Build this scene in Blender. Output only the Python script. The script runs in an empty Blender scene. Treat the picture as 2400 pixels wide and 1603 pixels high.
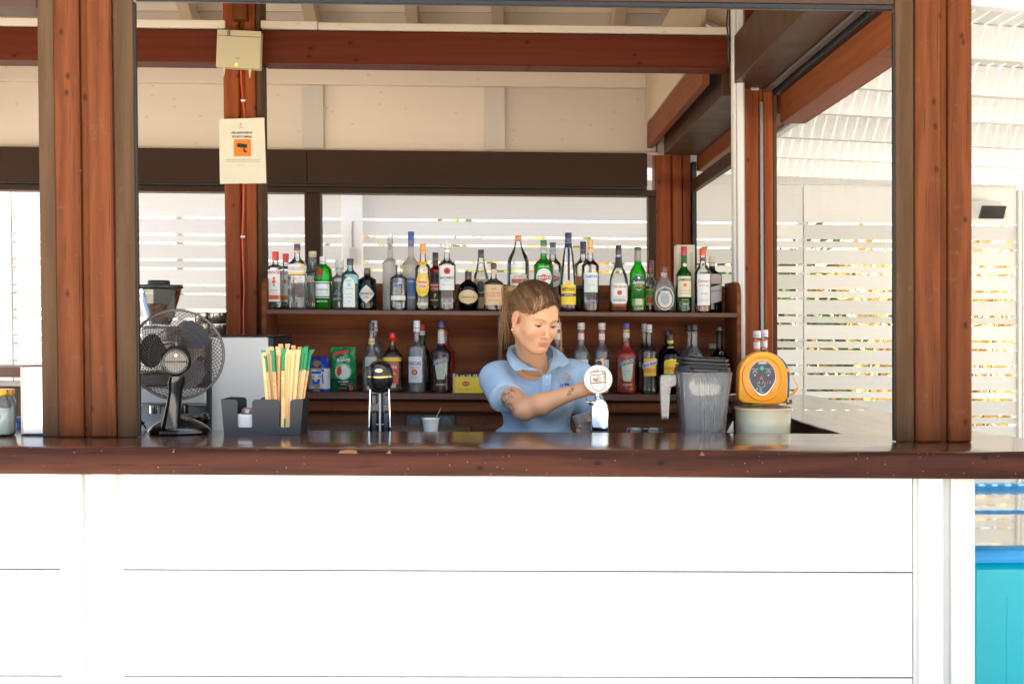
import bpy, bmesh, math, random
import numpy as np
from mathutils import Vector, Matrix, Euler

SC = bpy.context.scene
COL = SC.collection
R = math.radians
# ------------------------------------------------------------------ camera
CAM_Z = 1.44
cd = bpy.data.cameras.new('camera')
cam = bpy.data.objects.new('camera', cd)
COL.objects.link(cam)
cam.location = (0, 0, CAM_Z)
cam.rotation_euler = (R(90 - 0.82), 0, R(-0.96))
cd.sensor_width = 36.0
cd.lens = 37.5
cd.clip_start = 0.05
cd.clip_end = 400
SC.camera = cam
# ------------------------------------------------------------------ sky and sun
SUN = Vector((-0.30, 0.14, -1.0)).normalized()        # the way the light travels
sun_el = math.asin(-SUN.z)
sun_az = math.atan2(-SUN.x, -SUN.y)                   # clockwise from +Y
w = bpy.data.worlds.new("World")
SC.world = w
w.use_nodes = True
wn = w.node_tree.nodes
wl = w.node_tree.links
sky = wn.new('ShaderNodeTexSky')
sky.sky_type = 'NISHITA'
sky.sun_disc = False
sky.sun_elevation = sun_el
sky.sun_rotation = sun_az
sky.dust_density = 2.5
sky.air_density = 1.0
sky.ozone_density = 1.0
wl.new(sky.outputs[0], wn['Background'].inputs[0])
wn['Background'].inputs[1].default_value = 0.10
sd = bpy.data.lights.new('sun', 'SUN')
sd.energy = 4.8
sd.angle = R(0.9)
sd.color = (1.0, 0.93, 0.82)
so = bpy.data.objects.new('sun', sd)
COL.objects.link(so)
so.rotation_euler = SUN.to_track_quat('-Z', 'Y').to_euler()
so.location = (2, -3, 8)
SC.view_settings.view_transform = 'Standard'
SC.view_settings.look = 'None'
SC.view_settings.gamma = 1.0
SC.view_settings.use_curve_mapping = False
SC.view_settings.exposure = 2.4
SC.render.engine = 'CYCLES'
cy = SC.cycles
cy.use_denoising = True
try:
    cy.denoiser = 'OPENIMAGEDENOISE'
except Exception:
    pass
cy.max_bounces = 14
cy.diffuse_bounces = 7
cy.glossy_bounces = 5
cy.transmission_bounces = 8
cy.transparent_max_bounces = 28
cy.caustics_reflective = False
cy.caustics_refractive = False
cy.sample_clamp_indirect = 6.0
cy.blur_glossy = 0.5

# ------------------------------------------------------------------ pixel and building coordinates
F = 2500.0
RC = Euler(cam.rotation_euler).to_matrix()
KX, KZ = 0.0065, 0.0075      # the hut leans and slopes by this much

def P(px, py, D):
    """world point seen at photo pixel (px,py) whose distance along Y is D"""
    v = RC @ Vector(((px - 1200) / F, -(py - 801.5) / F, -1.0))
    return Vector((v.x / v.y * D, D, CAM_Z + v.z / v.y * D))

def W(x, y, z):
    """building coordinates -> world (the real hut is a little out of true)"""
    return Vector((x - KX * (z - CAM_Z), y, z - KZ * x))

def N(px, py, D):
    p = P(px, py, D)
    z = p.z + KZ * p.x
    return p.x + KX * (z - CAM_Z), z

def NX(px, py, D):
    return N(px, py, D)[0]

def NZ(px, py, D):
    return N(px, py, D)[1]

# ------------------------------------------------------------------ objects
def tag(o, label=None, cat=None, group=None, kind=None):
    if label: o['label'] = label
    if cat: o['category'] = cat
    if group: o['group'] = group
    if kind: o['kind'] = kind
    return o

def thing(name, label, cat, loc=(0, 0, 0), rot=(0, 0, 0), group=None):
    o = bpy.data.objects.new(name, None)
    COL.objects.link(o)
    o.location = loc
    o.rotation_euler = rot
    o.empty_display_size = 0.05
    return tag(o, label, cat, group)

class MB:
    """mesh builder; local=False: vertices are absolute world positions"""
    def __init__(s, bld=False):
        s.v = []; s.f = []; s.bld = bld
    def add(s, vs, fs):
        b = len(s.v)
        s.v.extend([tuple(p) for p in vs])
        s.f.extend([tuple(i + b for i in f) for f in fs])
        return s
    def box(s, x0, x1, y0, y1, z0, z1, bev=0.0):
        if x0 > x1: x0, x1 = x1, x0
        if y0 > y1: y0, y1 = y1, y0
        if z0 > z1: z0, z1 = z1, z0
        if bev <= 0:
            vs = [(x, y, z) for x in (x0, x1) for y in (y0, y1) for z in (z0, z1)]
            return s.add(vs, [(0, 1, 3, 2), (4, 6, 7, 5), (0, 4, 5, 1), (2, 3, 7, 6), (0, 2, 6, 4), (1, 5, 7, 3)])
        b = min(bev, (x1 - x0) * .45, (y1 - y0) * .45, (z1 - z0) * .45)
        vs = []; idx = {}
        for i, x in enumerate((x0, x1)):
            for j, y in enumerate((y0, y1)):
                for k, z in enumerate((z0, z1)):
                    sx = b if i == 0 else -b; sy = b if j == 0 else -b; sz = b if k == 0 else -b
                    idx[i, j, k, 0] = len(vs); vs.append((x, y + sy, z + sz))
                    idx[i, j, k, 1] = len(vs); vs.append((x + sx, y, z + sz))
                    idx[i, j, k, 2] = len(vs); vs.append((x + sx, y + sy, z))
        fs = []
        I = idx
        fs.append((I[0,0,0,0], I[0,0,1,0], I[0,1,1,0], I[0,1,0,0]))
        fs.append((I[1,0,0,0], I[1,1,0,0], I[1,1,1,0], I[1,0,1,0]))
        fs.append((I[0,0,0,1], I[1,0,0,1], I[1,0,1,1], I[0,0,1,1]))
        fs.append((I[0,1,0,1], I[0,1,1,1], I[1,1,1,1], I[1,1,0,1]))
        fs.append((I[0,0,0,2], I[0,1,0,2], I[1,1,0,2], I[1,0,0,2]))
        fs.append((I[0,0,1,2], I[1,0,1,2], I[1,1,1,2], I[0,1,1,2]))
        for i in (0, 1):
            for j in (0, 1):
                fs.append((I[i,j,0,0], I[i,j,1,0], I[i,j,1,1], I[i,j,0,1]))
            for k in (0, 1):
                fs.append((I[i,0,k,0], I[i,1,k,0], I[i,1,k,2], I[i,0,k,2]))
        for j in (0, 1):
            for k in (0, 1):
                fs.append((I[0,j,k,1], I[1,j,k,1], I[1,j,k,2], I[0,j,k,2]))
        for i in (0, 1):
            for j in (0, 1):
                for k in (0, 1):
                    fs.append((I[i,j,k,0], I[i,j,k,1], I[i,j,k,2]))
        return s.add(vs, fs)
    def hexa(s, p):
        """8 points: bottom ring 4 then top ring 4"""
        return s.add(p, [(0, 3, 2, 1), (4, 5, 6, 7), (0, 1, 5, 4), (1, 2, 6, 5), (2, 3, 7, 6), (3, 0, 4, 7)])
    def prism(s, poly, y0, y1):
        """polygon in (x,z) swept along y"""
        n = len(poly)
        vs = [(x, y0, z) for x, z in poly] + [(x, y1, z) for x, z in poly]
        fs = [tuple(range(n)), tuple(range(2 * n - 1, n - 1, -1))]
        fs += [(i, (i + 1) % n, n + (i + 1) % n, n + i) for i in range(n)]
        return s.add(vs, fs)
    def prismx(s, poly, x0, x1):
        n = len(poly)
        vs = [(x0, y, z) for y, z in poly] + [(x1, y, z) for y, z in poly]
        fs = [tuple(range(n)), tuple(range(2 * n - 1, n - 1, -1))]
        fs += [(i, (i + 1) % n, n + (i + 1) % n, n + i) for i in range(n)]
        return s.add(vs, fs)
    def prismz(s, poly, z0, z1):
        n = len(poly)
        vs = [(x, y, z0) for x, y in poly] + [(x, y, z1) for x, y in poly]
        fs = [tuple(range(n)), tuple(range(2 * n - 1, n - 1, -1))]
        fs += [(i, (i + 1) % n, n + (i + 1) % n, n + i) for i in range(n)]
        return s.add(vs, fs)
    def lathe(s, prof, n=24, c=(0, 0, 0), dy=1.0, cap=True):
        """prof: list of (r,z) or (r,z,exponent)"""
        rings = []
        b = len(s.v)
        vs = []
        for q in prof:
            r, z = q[0], q[1]
            e = q[2] if len(q) > 2 else 2.0
            for i in range(n):
                a = 2 * math.pi * (i + .5) / n
                ca, sa = math.cos(a), math.sin(a)
                x = math.copysign(abs(ca) ** (2 / e), ca) * r
                y = math.copysign(abs(sa) ** (2 / e), sa) * r * (dy if e > 2.01 or dy != 1 else 1)
                vs.append((c[0] + x, c[1] + y, c[2] + z))
        fs = []
        for k in range(len(prof) - 1):
            for i in range(n):
                j = (i + 1) % n
                fs.append((k * n + i, k * n + j, (k + 1) * n + j, (k + 1) * n + i))
        if cap:
            fs.append(tuple(range(n - 1, -1, -1)))
            m = (len(prof) - 1) * n
            fs.append(tuple(range(m, m + n)))
        return s.add(vs, fs)
    def tube(s, pts, r, n=8, cap=True):
        pts = [Vector(p) for p in pts]
        rr = r if isinstance(r, (list, tuple)) else [r] * len(pts)
        vs = []
        up = Vector((0, 0, 1))
        t0 = (pts[1] - pts[0]).normalized()
        if abs(t0.dot(up)) > .95: up = Vector((1, 0, 0))
        a = t0.cross(up).normalized()
        for i, p in enumerate(pts):
            t = (pts[min(i + 1, len(pts) - 1)] - pts[max(i - 1, 0)]).normalized()
            a = (a - t * a.dot(t)).normalized()
            b = t.cross(a)
            for k in range(n):
                an = 2 * math.pi * k / n
                vs.append(p + (a * math.cos(an) + b * math.sin(an)) * rr[i])
        fs = []
        for i in range(len(pts) - 1):
            for k in range(n):
                j = (k + 1) % n
                fs.append((i * n + k, i * n + j, (i + 1) * n + j, (i + 1) * n + k))
        if cap:
            fs.append(tuple(range(n - 1, -1, -1)))
            m = (len(pts) - 1) * n
            fs.append(tuple(range(m, m + n)))
        return s.add(vs, fs)
    def torus(s, c, R_, r, axis='y', n=40, m=6):
        pts = []
        for i in range(n + 1):
            a = 2 * math.pi * i / n
            if axis == 'y': pts.append((c[0] + R_ * math.cos(a), c[1], c[2] + R_ * math.sin(a)))
            elif axis == 'z': pts.append((c[0] + R_ * math.cos(a), c[1] + R_ * math.sin(a), c[2]))
            else: pts.append((c[0], c[1] + R_ * math.cos(a), c[2] + R_ * math.sin(a)))
        return s.tube(pts, r, m, cap=False)
    def xf(s, M):
        s.v = [tuple(M @ Vector(p)) for p in s.v]
        return s
    def build(s, name, m, parent=None, smooth=None, local=False, label=None, bev=0, solid=0):
        vs = s.v
        if s.bld:
            vs = [W(*p) for p in vs]
        if parent is not None and not local:
            base = Matrix.Translation(parent_loc(parent)).inverted() if True else None
            o3 = parent_loc(parent)
            vs = [(p[0] - o3[0], p[1] - o3[1], p[2] - o3[2]) for p in vs]
        me = bpy.data.meshes.new(name)
        me.from_pydata([tuple(p) for p in vs], [], s.f)
        me.validate(clean_customdata=False)
        bm = bmesh.new(); bm.from_mesh(me)
        bmesh.ops.recalc_face_normals(bm, faces=bm.faces)
        if bev > 0:
            es = [e for e in bm.edges if len(e.link_faces) == 2 and e.calc_face_angle(0) > R(30)]
            bmesh.ops.bevel(bm, geom=es, offset=bev, segments=2, affect='EDGES', profile=.5)
        bm.to_mesh(me); bm.free()
        if smooth is not None:
            me.polygons.foreach_set('use_smooth', [True] * len(me.polygons))
            me.set_sharp_from_angle(angle=R(smooth))
        mats = m if isinstance(m, (list, tuple)) else [m]
        for x in mats: me.materials.append(x)
        o = bpy.data.objects.new(name, me)
        COL.objects.link(o)
        if parent is not None: o.parent = parent
        if label: o['label'] = label
        return o

def parent_loc(p):
    v = Vector((0, 0, 0))
    while p is not None:
        v += p.location
        p = p.parent
    return v

def structure(o):
    o['kind'] = 'structure'
    return o

def bbox(x0, x1, y0, y1, z0, z1, bev=0.002):
    """one board of the hut, in building coordinates"""
    return MB(True).box(x0, x1, y0, y1, z0, z1, bev)

_txt = {}
def text2d(st, bold=False):
    """glyph outlines of a word as flat triangles, centred, unit height"""
    if (st, bold) in _txt: return _txt[(st, bold)]
    cu = bpy.data.curves.new('t', 'FONT')
    cu.body = st
    cu.align_x = 'CENTER'
    cu.resolution_u = 3
    cu.offset = 0.02 if bold else 0.0
    ob = bpy.data.objects.new('t', cu)
    COL.objects.link(ob)
    dg = bpy.context.evaluated_depsgraph_get()
    me = bpy.data.meshes.new_from_object(ob.evaluated_get(dg))
    vs = [(v.co.x, v.co.y) for v in me.vertices]
    fs = [tuple(p.vertices) for p in me.polygons]
    bpy.data.objects.remove(ob); bpy.data.meshes.remove(me); bpy.data.curves.remove(cu)
    if vs:
        x0 = min(v[0] for v in vs); x1 = max(v[0] for v in vs)
        y0 = min(v[1] for v in vs); y1 = max(v[1] for v in vs)
        s = 1 / max(y1 - y0, 1e-6)
        vs = [((x - (x0 + x1) / 2) * s, (y - (y0 + y1) / 2) * s) for x, y in vs]
    _txt[(st, bold)] = (vs, fs)
    return vs, fs

def text_fit(st, h, wmax=None, bold=False):
    vs, fs = text2d(st, bold)
    sx = sz = h
    if wmax and vs:
        wd = (max(v[0] for v in vs) - min(v[0] for v in vs)) * h
        if wd > wmax: sx = h * wmax / wd
    return [(x * sx, y * sz) for x, y in vs], fs
# ------------------------------------------------------------------ materials
_m = {}
def newmat(name):
    m = bpy.data.materials.new(name)
    m.use_nodes = True
    nt = m.node_tree
    return m, nt.nodes, nt.links, nt.nodes['Principled BSDF']

def plain(name, col, rough=.5, metal=0.0, spec=.5, var=0.0, bump=0.0, scale=60, coat=0.0, sss=0):
    if name in _m: return _m[name]
    m, n, l, b = newmat(name)
    b.inputs['Base Color'].default_value = (*col, 1)
    b.inputs['Roughness'].default_value = rough
    b.inputs['Metallic'].default_value = metal
    b.inputs['Specular IOR Level'].default_value = spec
    if coat: b.inputs['Coat Weight'].default_value = coat; b.inputs['Coat Roughness'].default_value = .08
    if sss: b.inputs['Subsurface Weight'].default_value = sss; b.inputs['Subsurface Radius'].default_value = (.01, .004, .002)
    if var or bump:
        tc = n.new('ShaderNodeTexCoord')
        nz = n.new('ShaderNodeTexNoise'); nz.inputs['Scale'].default_value = scale; nz.inputs['Detail'].default_value = 6
        l.new(tc.outputs['Object'], nz.inputs['Vector'])
        if var:
            mx = n.new('ShaderNodeMix'); mx.data_type = 'RGBA'
            mx.inputs[6].default_value = tuple(c * (1 - var) for c in col) + (1,)
            mx.inputs[7].default_value = tuple(min(1, c * (1 + var)) for c in col) + (1,)
            l.new(nz.outputs['Fac'], mx.inputs[0]); l.new(mx.outputs[2], b.inputs['Base Color'])
            mr = n.new('ShaderNodeMapRange'); mr.inputs[3].default_value = max(.02, rough - .12); mr.inputs[4].default_value = min(1, rough + .12)
            l.new(nz.outputs['Fac'], mr.inputs[0]); l.new(mr.outputs[0], b.inputs['Roughness'])
        if bump:
            bp = n.new('ShaderNodeBump'); bp.inputs['Strength'].default_value = bump; bp.inputs['Distance'].default_value = .002
            l.new(nz.outputs['Fac'], bp.inputs['Height']); l.new(bp.outputs[0], b.inputs['Normal'])
    _m[name] = m
    return m

def wood(name, c1, c2, axis='x', rough=.45, scale=1.0, knots=.5, coat=0.0, wear=0.0, wearcol=(.3, .22, .15), grain=.5, spec=.5, bump=.25, knotcol=None, bands=1.0, cracks=0.0, specks=0.0):
    """boards: streaks along one axis, wavy rings, knots, worn spots"""
    if name in _m: return _m[name]
    m, n, l, b = newmat(name)
    tc = n.new('ShaderNodeTexCoord'); oi = n.new('ShaderNodeObjectInfo')
    rnd = n.new('ShaderNodeVectorMath'); rnd.operation = 'SCALE'; rnd.inputs[0].default_value = (7.3, 11.1, 5.7)
    l.new(oi.outputs['Random'], rnd.inputs['Scale'])
    ad = n.new('ShaderNodeVectorMath'); l.new(tc.outputs['Object'], ad.inputs[0]); l.new(rnd.outputs[0], ad.inputs[1])
    def mapped(along, across):
        mp = n.new('ShaderNodeMapping')
        s = [across] * 3; s['xyz'.index(axis)] = along
        mp.inputs['Scale'].default_value = s
        l.new(ad.outputs[0], mp.inputs['Vector'])
        return mp.outputs[0]
    n1 = n.new('ShaderNodeTexNoise'); n1.inputs['Scale'].default_value = 1; n1.inputs['Detail'].default_value = 8; n1.inputs['Roughness'].default_value = .65
    l.new(mapped(1.3 * scale, 26 * scale), n1.inputs['Vector'])
    n2 = n.new('ShaderNodeTexNoise'); n2.inputs['Scale'].default_value = 1; n2.inputs['Detail'].default_value = 4; n2.inputs['Distortion'].default_value = .8
    l.new(mapped(9 * scale, 210 * scale), n2.inputs['Vector'])
    wv = n.new('ShaderNodeTexWave'); wv.wave_type = 'RINGS'; wv.rings_direction = axis.upper()
    wv.inputs['Scale'].default_value = 1.0 ; wv.inputs['Distortion'].default_value = 7; wv.inputs['Detail'].default_value = 3
    wv.inputs['Detail Scale'].default_value = .8
    l.new(mapped(2.2 * scale, 11 * scale * bands), wv.inputs['Vector'])
    a1 = n.new('ShaderNodeMix'); a1.data_type = 'FLOAT'; a1.inputs[0].default_value = .26
    l.new(n1.outputs['Fac'], a1.inputs[2]); l.new(wv.outputs['Fac'], a1.inputs[3])
    a2 = n.new('ShaderNodeMix'); a2.data_type = 'FLOAT'; a2.inputs[0].default_value = .3
    l.new(a1.outputs[0], a2.inputs[2]); l.new(n2.outputs['Fac'], a2.inputs[3])
    cr = n.new('ShaderNodeValToRGB')
    cr.color_ramp.elements[0].position = .5 - .28 / max(grain, .1) * .5; cr.color_ramp.elements[1].position = .5 + .28 / max(grain, .1) * .5
    cr.color_ramp.elements[0].color = (*c1, 1); cr.color_ramp.elements[1].color = (*c2, 1)
    l.new(a2.outputs[0], cr.inputs[0])
    colr = cr.outputs[0]
    if knots > 0:
        vo = n.new('ShaderNodeTexVoronoi'); vo.inputs['Scale'].default_value = 1; vo.voronoi_dimensions = '2D'
        sp = n.new('ShaderNodeSeparateXYZ'); l.new(mapped(6.5, 10.0), sp.inputs[0]); cb = n.new('ShaderNodeCombineXYZ')
        u_, v_ = {'z': ('X', 'Z'), 'x': ('X', 'Z'), 'y': ('Y', 'Z')}[axis]
        l.new(sp.outputs[u_], cb.inputs[0]); l.new(sp.outputs[v_], cb.inputs[1]); l.new(cb.outputs[0], vo.inputs['Vector'])
        kr = n.new('ShaderNodeMapRange'); kr.inputs[1].default_value = .03; kr.inputs[2].default_value = .095; kr.inputs[3].default_value = knots; kr.inputs[4].default_value = 0
        l.new(vo.outputs['Distance'], kr.inputs[0])
        sel = n.new('ShaderNodeMath'); sel.operation = 'GREATER_THAN'; sel.inputs[1].default_value = .62
        sx = n.new('ShaderNodeSeparateColor'); l.new(vo.outputs['Color'], sx.inputs[0]); l.new(sx.outputs[0], sel.inputs[0])
        mu = n.new('ShaderNodeMath'); mu.operation = 'MULTIPLY'; l.new(kr.outputs[0], mu.inputs[0]); l.new(sel.outputs[0], mu.inputs[1])
        mk = n.new('ShaderNodeMix'); mk.data_type = 'RGBA'
        kc = knotcol or tuple(c * .3 for c in c1)
        mk.inputs[7].default_value = (*kc, 1)
        l.new(mu.outputs[0], mk.inputs[0]); l.new(colr, mk.inputs[6]); colr = mk.outputs[2]
    if wear > 0:
        nw = n.new('ShaderNodeTexNoise'); nw.inputs['Scale'].default_value = 14; nw.inputs['Detail'].default_value = 9; nw.inputs['Roughness'].default_value = .7
        l.new(ad.outputs[0], nw.inputs['Vector'])
        wr = n.new('ShaderNodeMapRange'); wr.inputs[1].default_value = .6; wr.inputs[2].default_value = .72; wr.inputs[4].default_value = wear
        l.new(nw.outputs['Fac'], wr.inputs[0])
        mw = n.new('ShaderNodeMix'); mw.data_type = 'RGBA'; mw.inputs[7].default_value = (*wearcol, 1)
        l.new(wr.outputs[0], mw.inputs[0]); l.new(colr, mw.inputs[6]); colr = mw.outputs[2]
    if cracks > 0:
        n3 = n.new('ShaderNodeTexNoise'); n3.inputs['Scale'].default_value = 1; n3.inputs['Detail'].default_value = 3
        l.new(mapped(3.0, 260), n3.inputs['Vector'])
        c3 = n.new('ShaderNodeMapRange'); c3.inputs[1].default_value = .635; c3.inputs[2].default_value = .70; c3.inputs[4].default_value = cracks
        l.new(n3.outputs['Fac'], c3.inputs[0])
        m3 = n.new('ShaderNodeMix'); m3.data_type = 'RGBA'; m3.inputs[7].default_value = (*[c * .25 for c in c1], 1)
        l.new(c3.outputs[0], m3.inputs[0]); l.new(colr, m3.inputs[6]); colr = m3.outputs[2]
    if specks > 0:
        v4 = n.new('ShaderNodeTexVoronoi'); v4.inputs['Scale'].default_value = 120; l.new(tc.outputs['Object'], v4.inputs['Vector'])
        s4_ = n.new('ShaderNodeSeparateColor'); l.new(v4.outputs['Color'], s4_.inputs[0])
        g4 = n.new('ShaderNodeMath'); g4.operation = 'GREATER_THAN'; g4.inputs[1].default_value = .945; l.new(s4_.outputs[0], g4.inputs[0])
        d4 = n.new('ShaderNodeMath'); d4.operation = 'LESS_THAN'; d4.inputs[1].default_value = .16; l.new(v4.outputs['Distance'], d4.inputs[0])
        q4 = n.new('ShaderNodeMath'); q4.operation = 'MULTIPLY'; l.new(g4.outputs[0], q4.inputs[0]); l.new(d4.outputs[0], q4.inputs[1])
        q5 = n.new('ShaderNodeMath'); q5.operation = 'MULTIPLY'; q5.inputs[1].default_value = specks; l.new(q4.outputs[0], q5.inputs[0])
        m4 = n.new('ShaderNodeMix'); m4.data_type = 'RGBA'; m4.inputs[7].default_value = (.5, .42, .34, 1)
        l.new(q5.outputs[0], m4.inputs[0]); l.new(colr, m4.inputs[6]); colr = m4.outputs[2]
    # each board a little lighter or darker than the next
    hv = n.new('ShaderNodeHueSaturation')
    vr = n.new('ShaderNodeMapRange'); vr.inputs[3].default_value = .86; vr.inputs[4].default_value = 1.14
    l.new(oi.outputs['Random'], vr.inputs[0]); l.new(vr.outputs[0], hv.inputs['Value']); l.new(colr, hv.inputs['Color'])
    l.new(hv.outputs[0], b.inputs['Base Color'])
    rr = n.new('ShaderNodeMapRange'); rr.inputs[3].default_value = max(.05, rough - .1); rr.inputs[4].default_value = rough + .15
    l.new(n1.outputs['Fac'], rr.inputs[0]); l.new(rr.outputs[0], b.inputs['Roughness'])
    b.inputs['Specular IOR Level'].default_value = spec
    if coat: b.inputs['Coat Weight'].default_value = coat; b.inputs['Coat Roughness'].default_value = .12
    bp = n.new('ShaderNodeBump'); bp.inputs['Strength'].default_value = bump; bp.inputs['Distance'].default_value = .003
    l.new(a2.outputs[0], bp.inputs['Height']); l.new(bp.outputs[0], b.inputs['Normal'])
    _m[name] = m
    return m

def painted(name, col, axis='x', knot=(.62, .5, .36), kn=.35, rough=.5):
    """white painted boards with faint grain and knots bleeding through"""
    c2 = tuple(c * .93 for c in col)
    return wood(name, c2, col, axis, rough=rough, knots=kn, knotcol=knot, grain=.25, bump=.12, wear=.12, wearcol=tuple(c * .8 for c in col))

def glass(name, col=(1, 1, 1), edge=(.35, .4, .38), body=0.0, frost=0.0, refl=1.0):
    """thin glass wall: clear face-on, denser at the rim, with a real reflection"""
    if name in _m: return _m[name]
    m = bpy.data.materials.new(name); m.use_nodes = True
    n = m.node_tree.nodes; l = m.node_tree.links; n.clear()
    out = n.new('ShaderNodeOutputMaterial')
    lw = n.new('ShaderNodeLayerWeight'); lw.inputs[0].default_value = .42
    pw = n.new('ShaderNodeMath'); pw.operation = 'POWER'; pw.inputs[1].default_value = 6.5; l.new(lw.outputs['Facing'], pw.inputs[0])
    mx = n.new('ShaderNodeMix'); mx.data_type = 'RGBA'
    mx.inputs[6].default_value = (*col, 1); mx.inputs[7].default_value = (*edge, 1)
    l.new(pw.outputs[0], mx.inputs[0])
    tr = n.new('ShaderNodeBsdfTransparent'); l.new(mx.outputs[2], tr.inputs[0])
    gl = n.new('ShaderNodeBsdfGlossy'); gl.inputs['Roughness'].default_value = .04
    fr = n.new('ShaderNodeFresnel'); fr.inputs[0].default_value = 1.5
    fm = n.new('ShaderNodeMath'); fm.operation = 'MULTIPLY'; fm.inputs[1].default_value = refl; l.new(fr.outputs[0], fm.inputs[0])
    base = tr.outputs[0]
    if body > 0:
        df = n.new('ShaderNodeBsdfDiffuse'); df.inputs[0].default_value = (*[min(1, c) for c in col], 1)
        tl = n.new('ShaderNodeBsdfTranslucent'); tl.inputs[0].default_value = (*[min(1, c) for c in col], 1)
        ms = n.new('ShaderNodeMixShader'); ms.inputs[0].default_value = .5
        l.new(df.outputs[0], ms.inputs[1]); l.new(tl.outputs[0], ms.inputs[2])
        m3 = n.new('ShaderNodeMixShader'); m3.inputs[0].default_value = body
        l.new(base, m3.inputs[1]); l.new(ms.outputs[0], m3.inputs[2]); base = m3.outputs[0]
    m2 = n.new('ShaderNodeMixShader')
    l.new(fm.outputs[0], m2.inputs[0]); l.new(base, m2.inputs[1]); l.new(gl.outputs[0], m2.inputs[2])
    l.new(m2.outputs[0], out.inputs[0])
    _m[name] = m
    return m

def ink(col):
    return plain('ink_%02d_%02d_%02d' % tuple(int(c * 99) for c in col), col, .55, spec=.3)

def srgb(r, g, b, k=1.0):
    f = lambda c: ((c / 255 + .055) / 1.055) ** 2.4 if c > 10 else c / 255 / 12.92
    return (f(r) * k, f(g) * k, f(b) * k)

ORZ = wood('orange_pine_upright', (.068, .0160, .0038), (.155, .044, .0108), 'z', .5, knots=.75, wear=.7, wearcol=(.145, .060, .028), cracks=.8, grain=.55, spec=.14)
ORX = wood('orange_pine_level', (.066, .0085, .0013), (.132, .022, .0037), 'x', .5, knots=.9, grain=.45, spec=.2)
ORY = wood('orange_pine_deep', (.12, .026, .0065), (.21, .055, .013), 'y', .5, knots=.5, grain=.4, spec=.2)
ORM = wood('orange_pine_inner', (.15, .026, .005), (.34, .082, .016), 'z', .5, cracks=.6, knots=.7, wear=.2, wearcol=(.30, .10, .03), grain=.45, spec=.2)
WNZ = wood('weathered_trim_upright', (.060, .0315, .0155), (.110, .062, .0335), 'z', .65, spec=.06, knots=.0, wear=.3, wearcol=(.17, .115, .08), grain=.5, scale=.8, cracks=.4)
BRX = plain('brown_metal_box', (.040, .017, .0068), .5, spec=.2, var=.12, scale=9)
BRY = plain('brown_metal_side', (.055, .026, .012), .42, spec=.3, var=.12, scale=9)
BLK = plain('black_rubber', (.006, .006, .007), .5)
CNT = wood('varnished_counter', (.042, .015, .008), (.10, .040, .021), 'x', .17, scale=.7, knots=.7, coat=.5, wear=.45, wearcol=(.13, .055, .028), grain=.6, bump=.12, specks=.9)
CNF = wood('counter_edge', (.0095, .0026, .0014), (.060, .0165, .0080), 'x', .6, cracks=.7, specks=.45, scale=.6, knots=.75, coat=.0, wear=.3, wearcol=(.07, .028, .015), grain=.6, bands=1.4, spec=.15)
SHW = wood('shelf_walnut', (.085, .024, .009), (.25, .076, .028), 'x', .6, spec=.1, scale=.75, knots=.3, grain=.55, bands=1.2, bump=.12)
SHL = wood('shelf_lip', (.085, .030, .014), (.15, .058, .030), 'x', .4, knots=.3)
WHX = painted('white_boards', (.60, .61, .58), 'x', rough=.6, kn=.10)
WHZ = painted('white_uprights', (.60, .61, .58), 'z', rough=.6, kn=.08)
CRX = painted('cream_boards', (.63, .53, .41), 'x', knot=(.5, .34, .17), kn=.6)
CRZ = painted('cream_uprights', (.61, .54, .44), 'z', kn=.3)
CRY = painted('cream_rafters', (.45, .34, .22), 'y', kn=.3)
PWX = painted('pergola_white', (.70, .69, .655), 'x', kn=.25)
PWY = painted('pergola_white_deep', (.70, .69, .655), 'y', kn=.1)
STEEL = plain('brushed_steel', (.62, .60, .57), .32, metal=1, var=.05, scale=15)
CHROME = plain('chrome', (.82, .81, .79), .12, metal=1)
BPL = plain('black_gloss_plastic', (.006, .006, .006), .14, coat=.3)
BMT = plain('black_matt_plastic', (.018, .019, .021), .42, bump=.1, scale=300)
# ------------------------------------------------------------------ setting: ground
D0, DP, DM, DB, DF = 3.0, 3.26, 4.60, 6.50, 8.00       # counter front, front posts, middle posts, back wall, fence
ZC = NZ(1200, 1054, D0)                                   # counter top
g = MB().box(-60, 60, -40, 80, -.30, 0).build('ground', plain('pale_paving', (.60, .57, .515), .9, var=.12, scale=3, bump=.2))
structure(g)
fl = MB().box(-3.6, 1.62, D0 + .10, DB + .1, .004, .03).build('floor', wood('deck_floor', (.42, .24, .12), (.60, .38, .20), 'x', .6, knots=.3))
structure(fl)

# ------------------------------------------------------------------ the hut
hut = thing('bar_hut', 'brown timber beach bar hut with cream boarded inside, open on every side', 'beach bar', (0, DP, 0))
def hb(name, x0, x1, y0, y1, z0, z1, m, parent=hut, bev=.002, label=None):
    return bbox(x0, x1, y0, y1, z0, z1, bev).build(name, m, parent, label=label)

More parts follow.
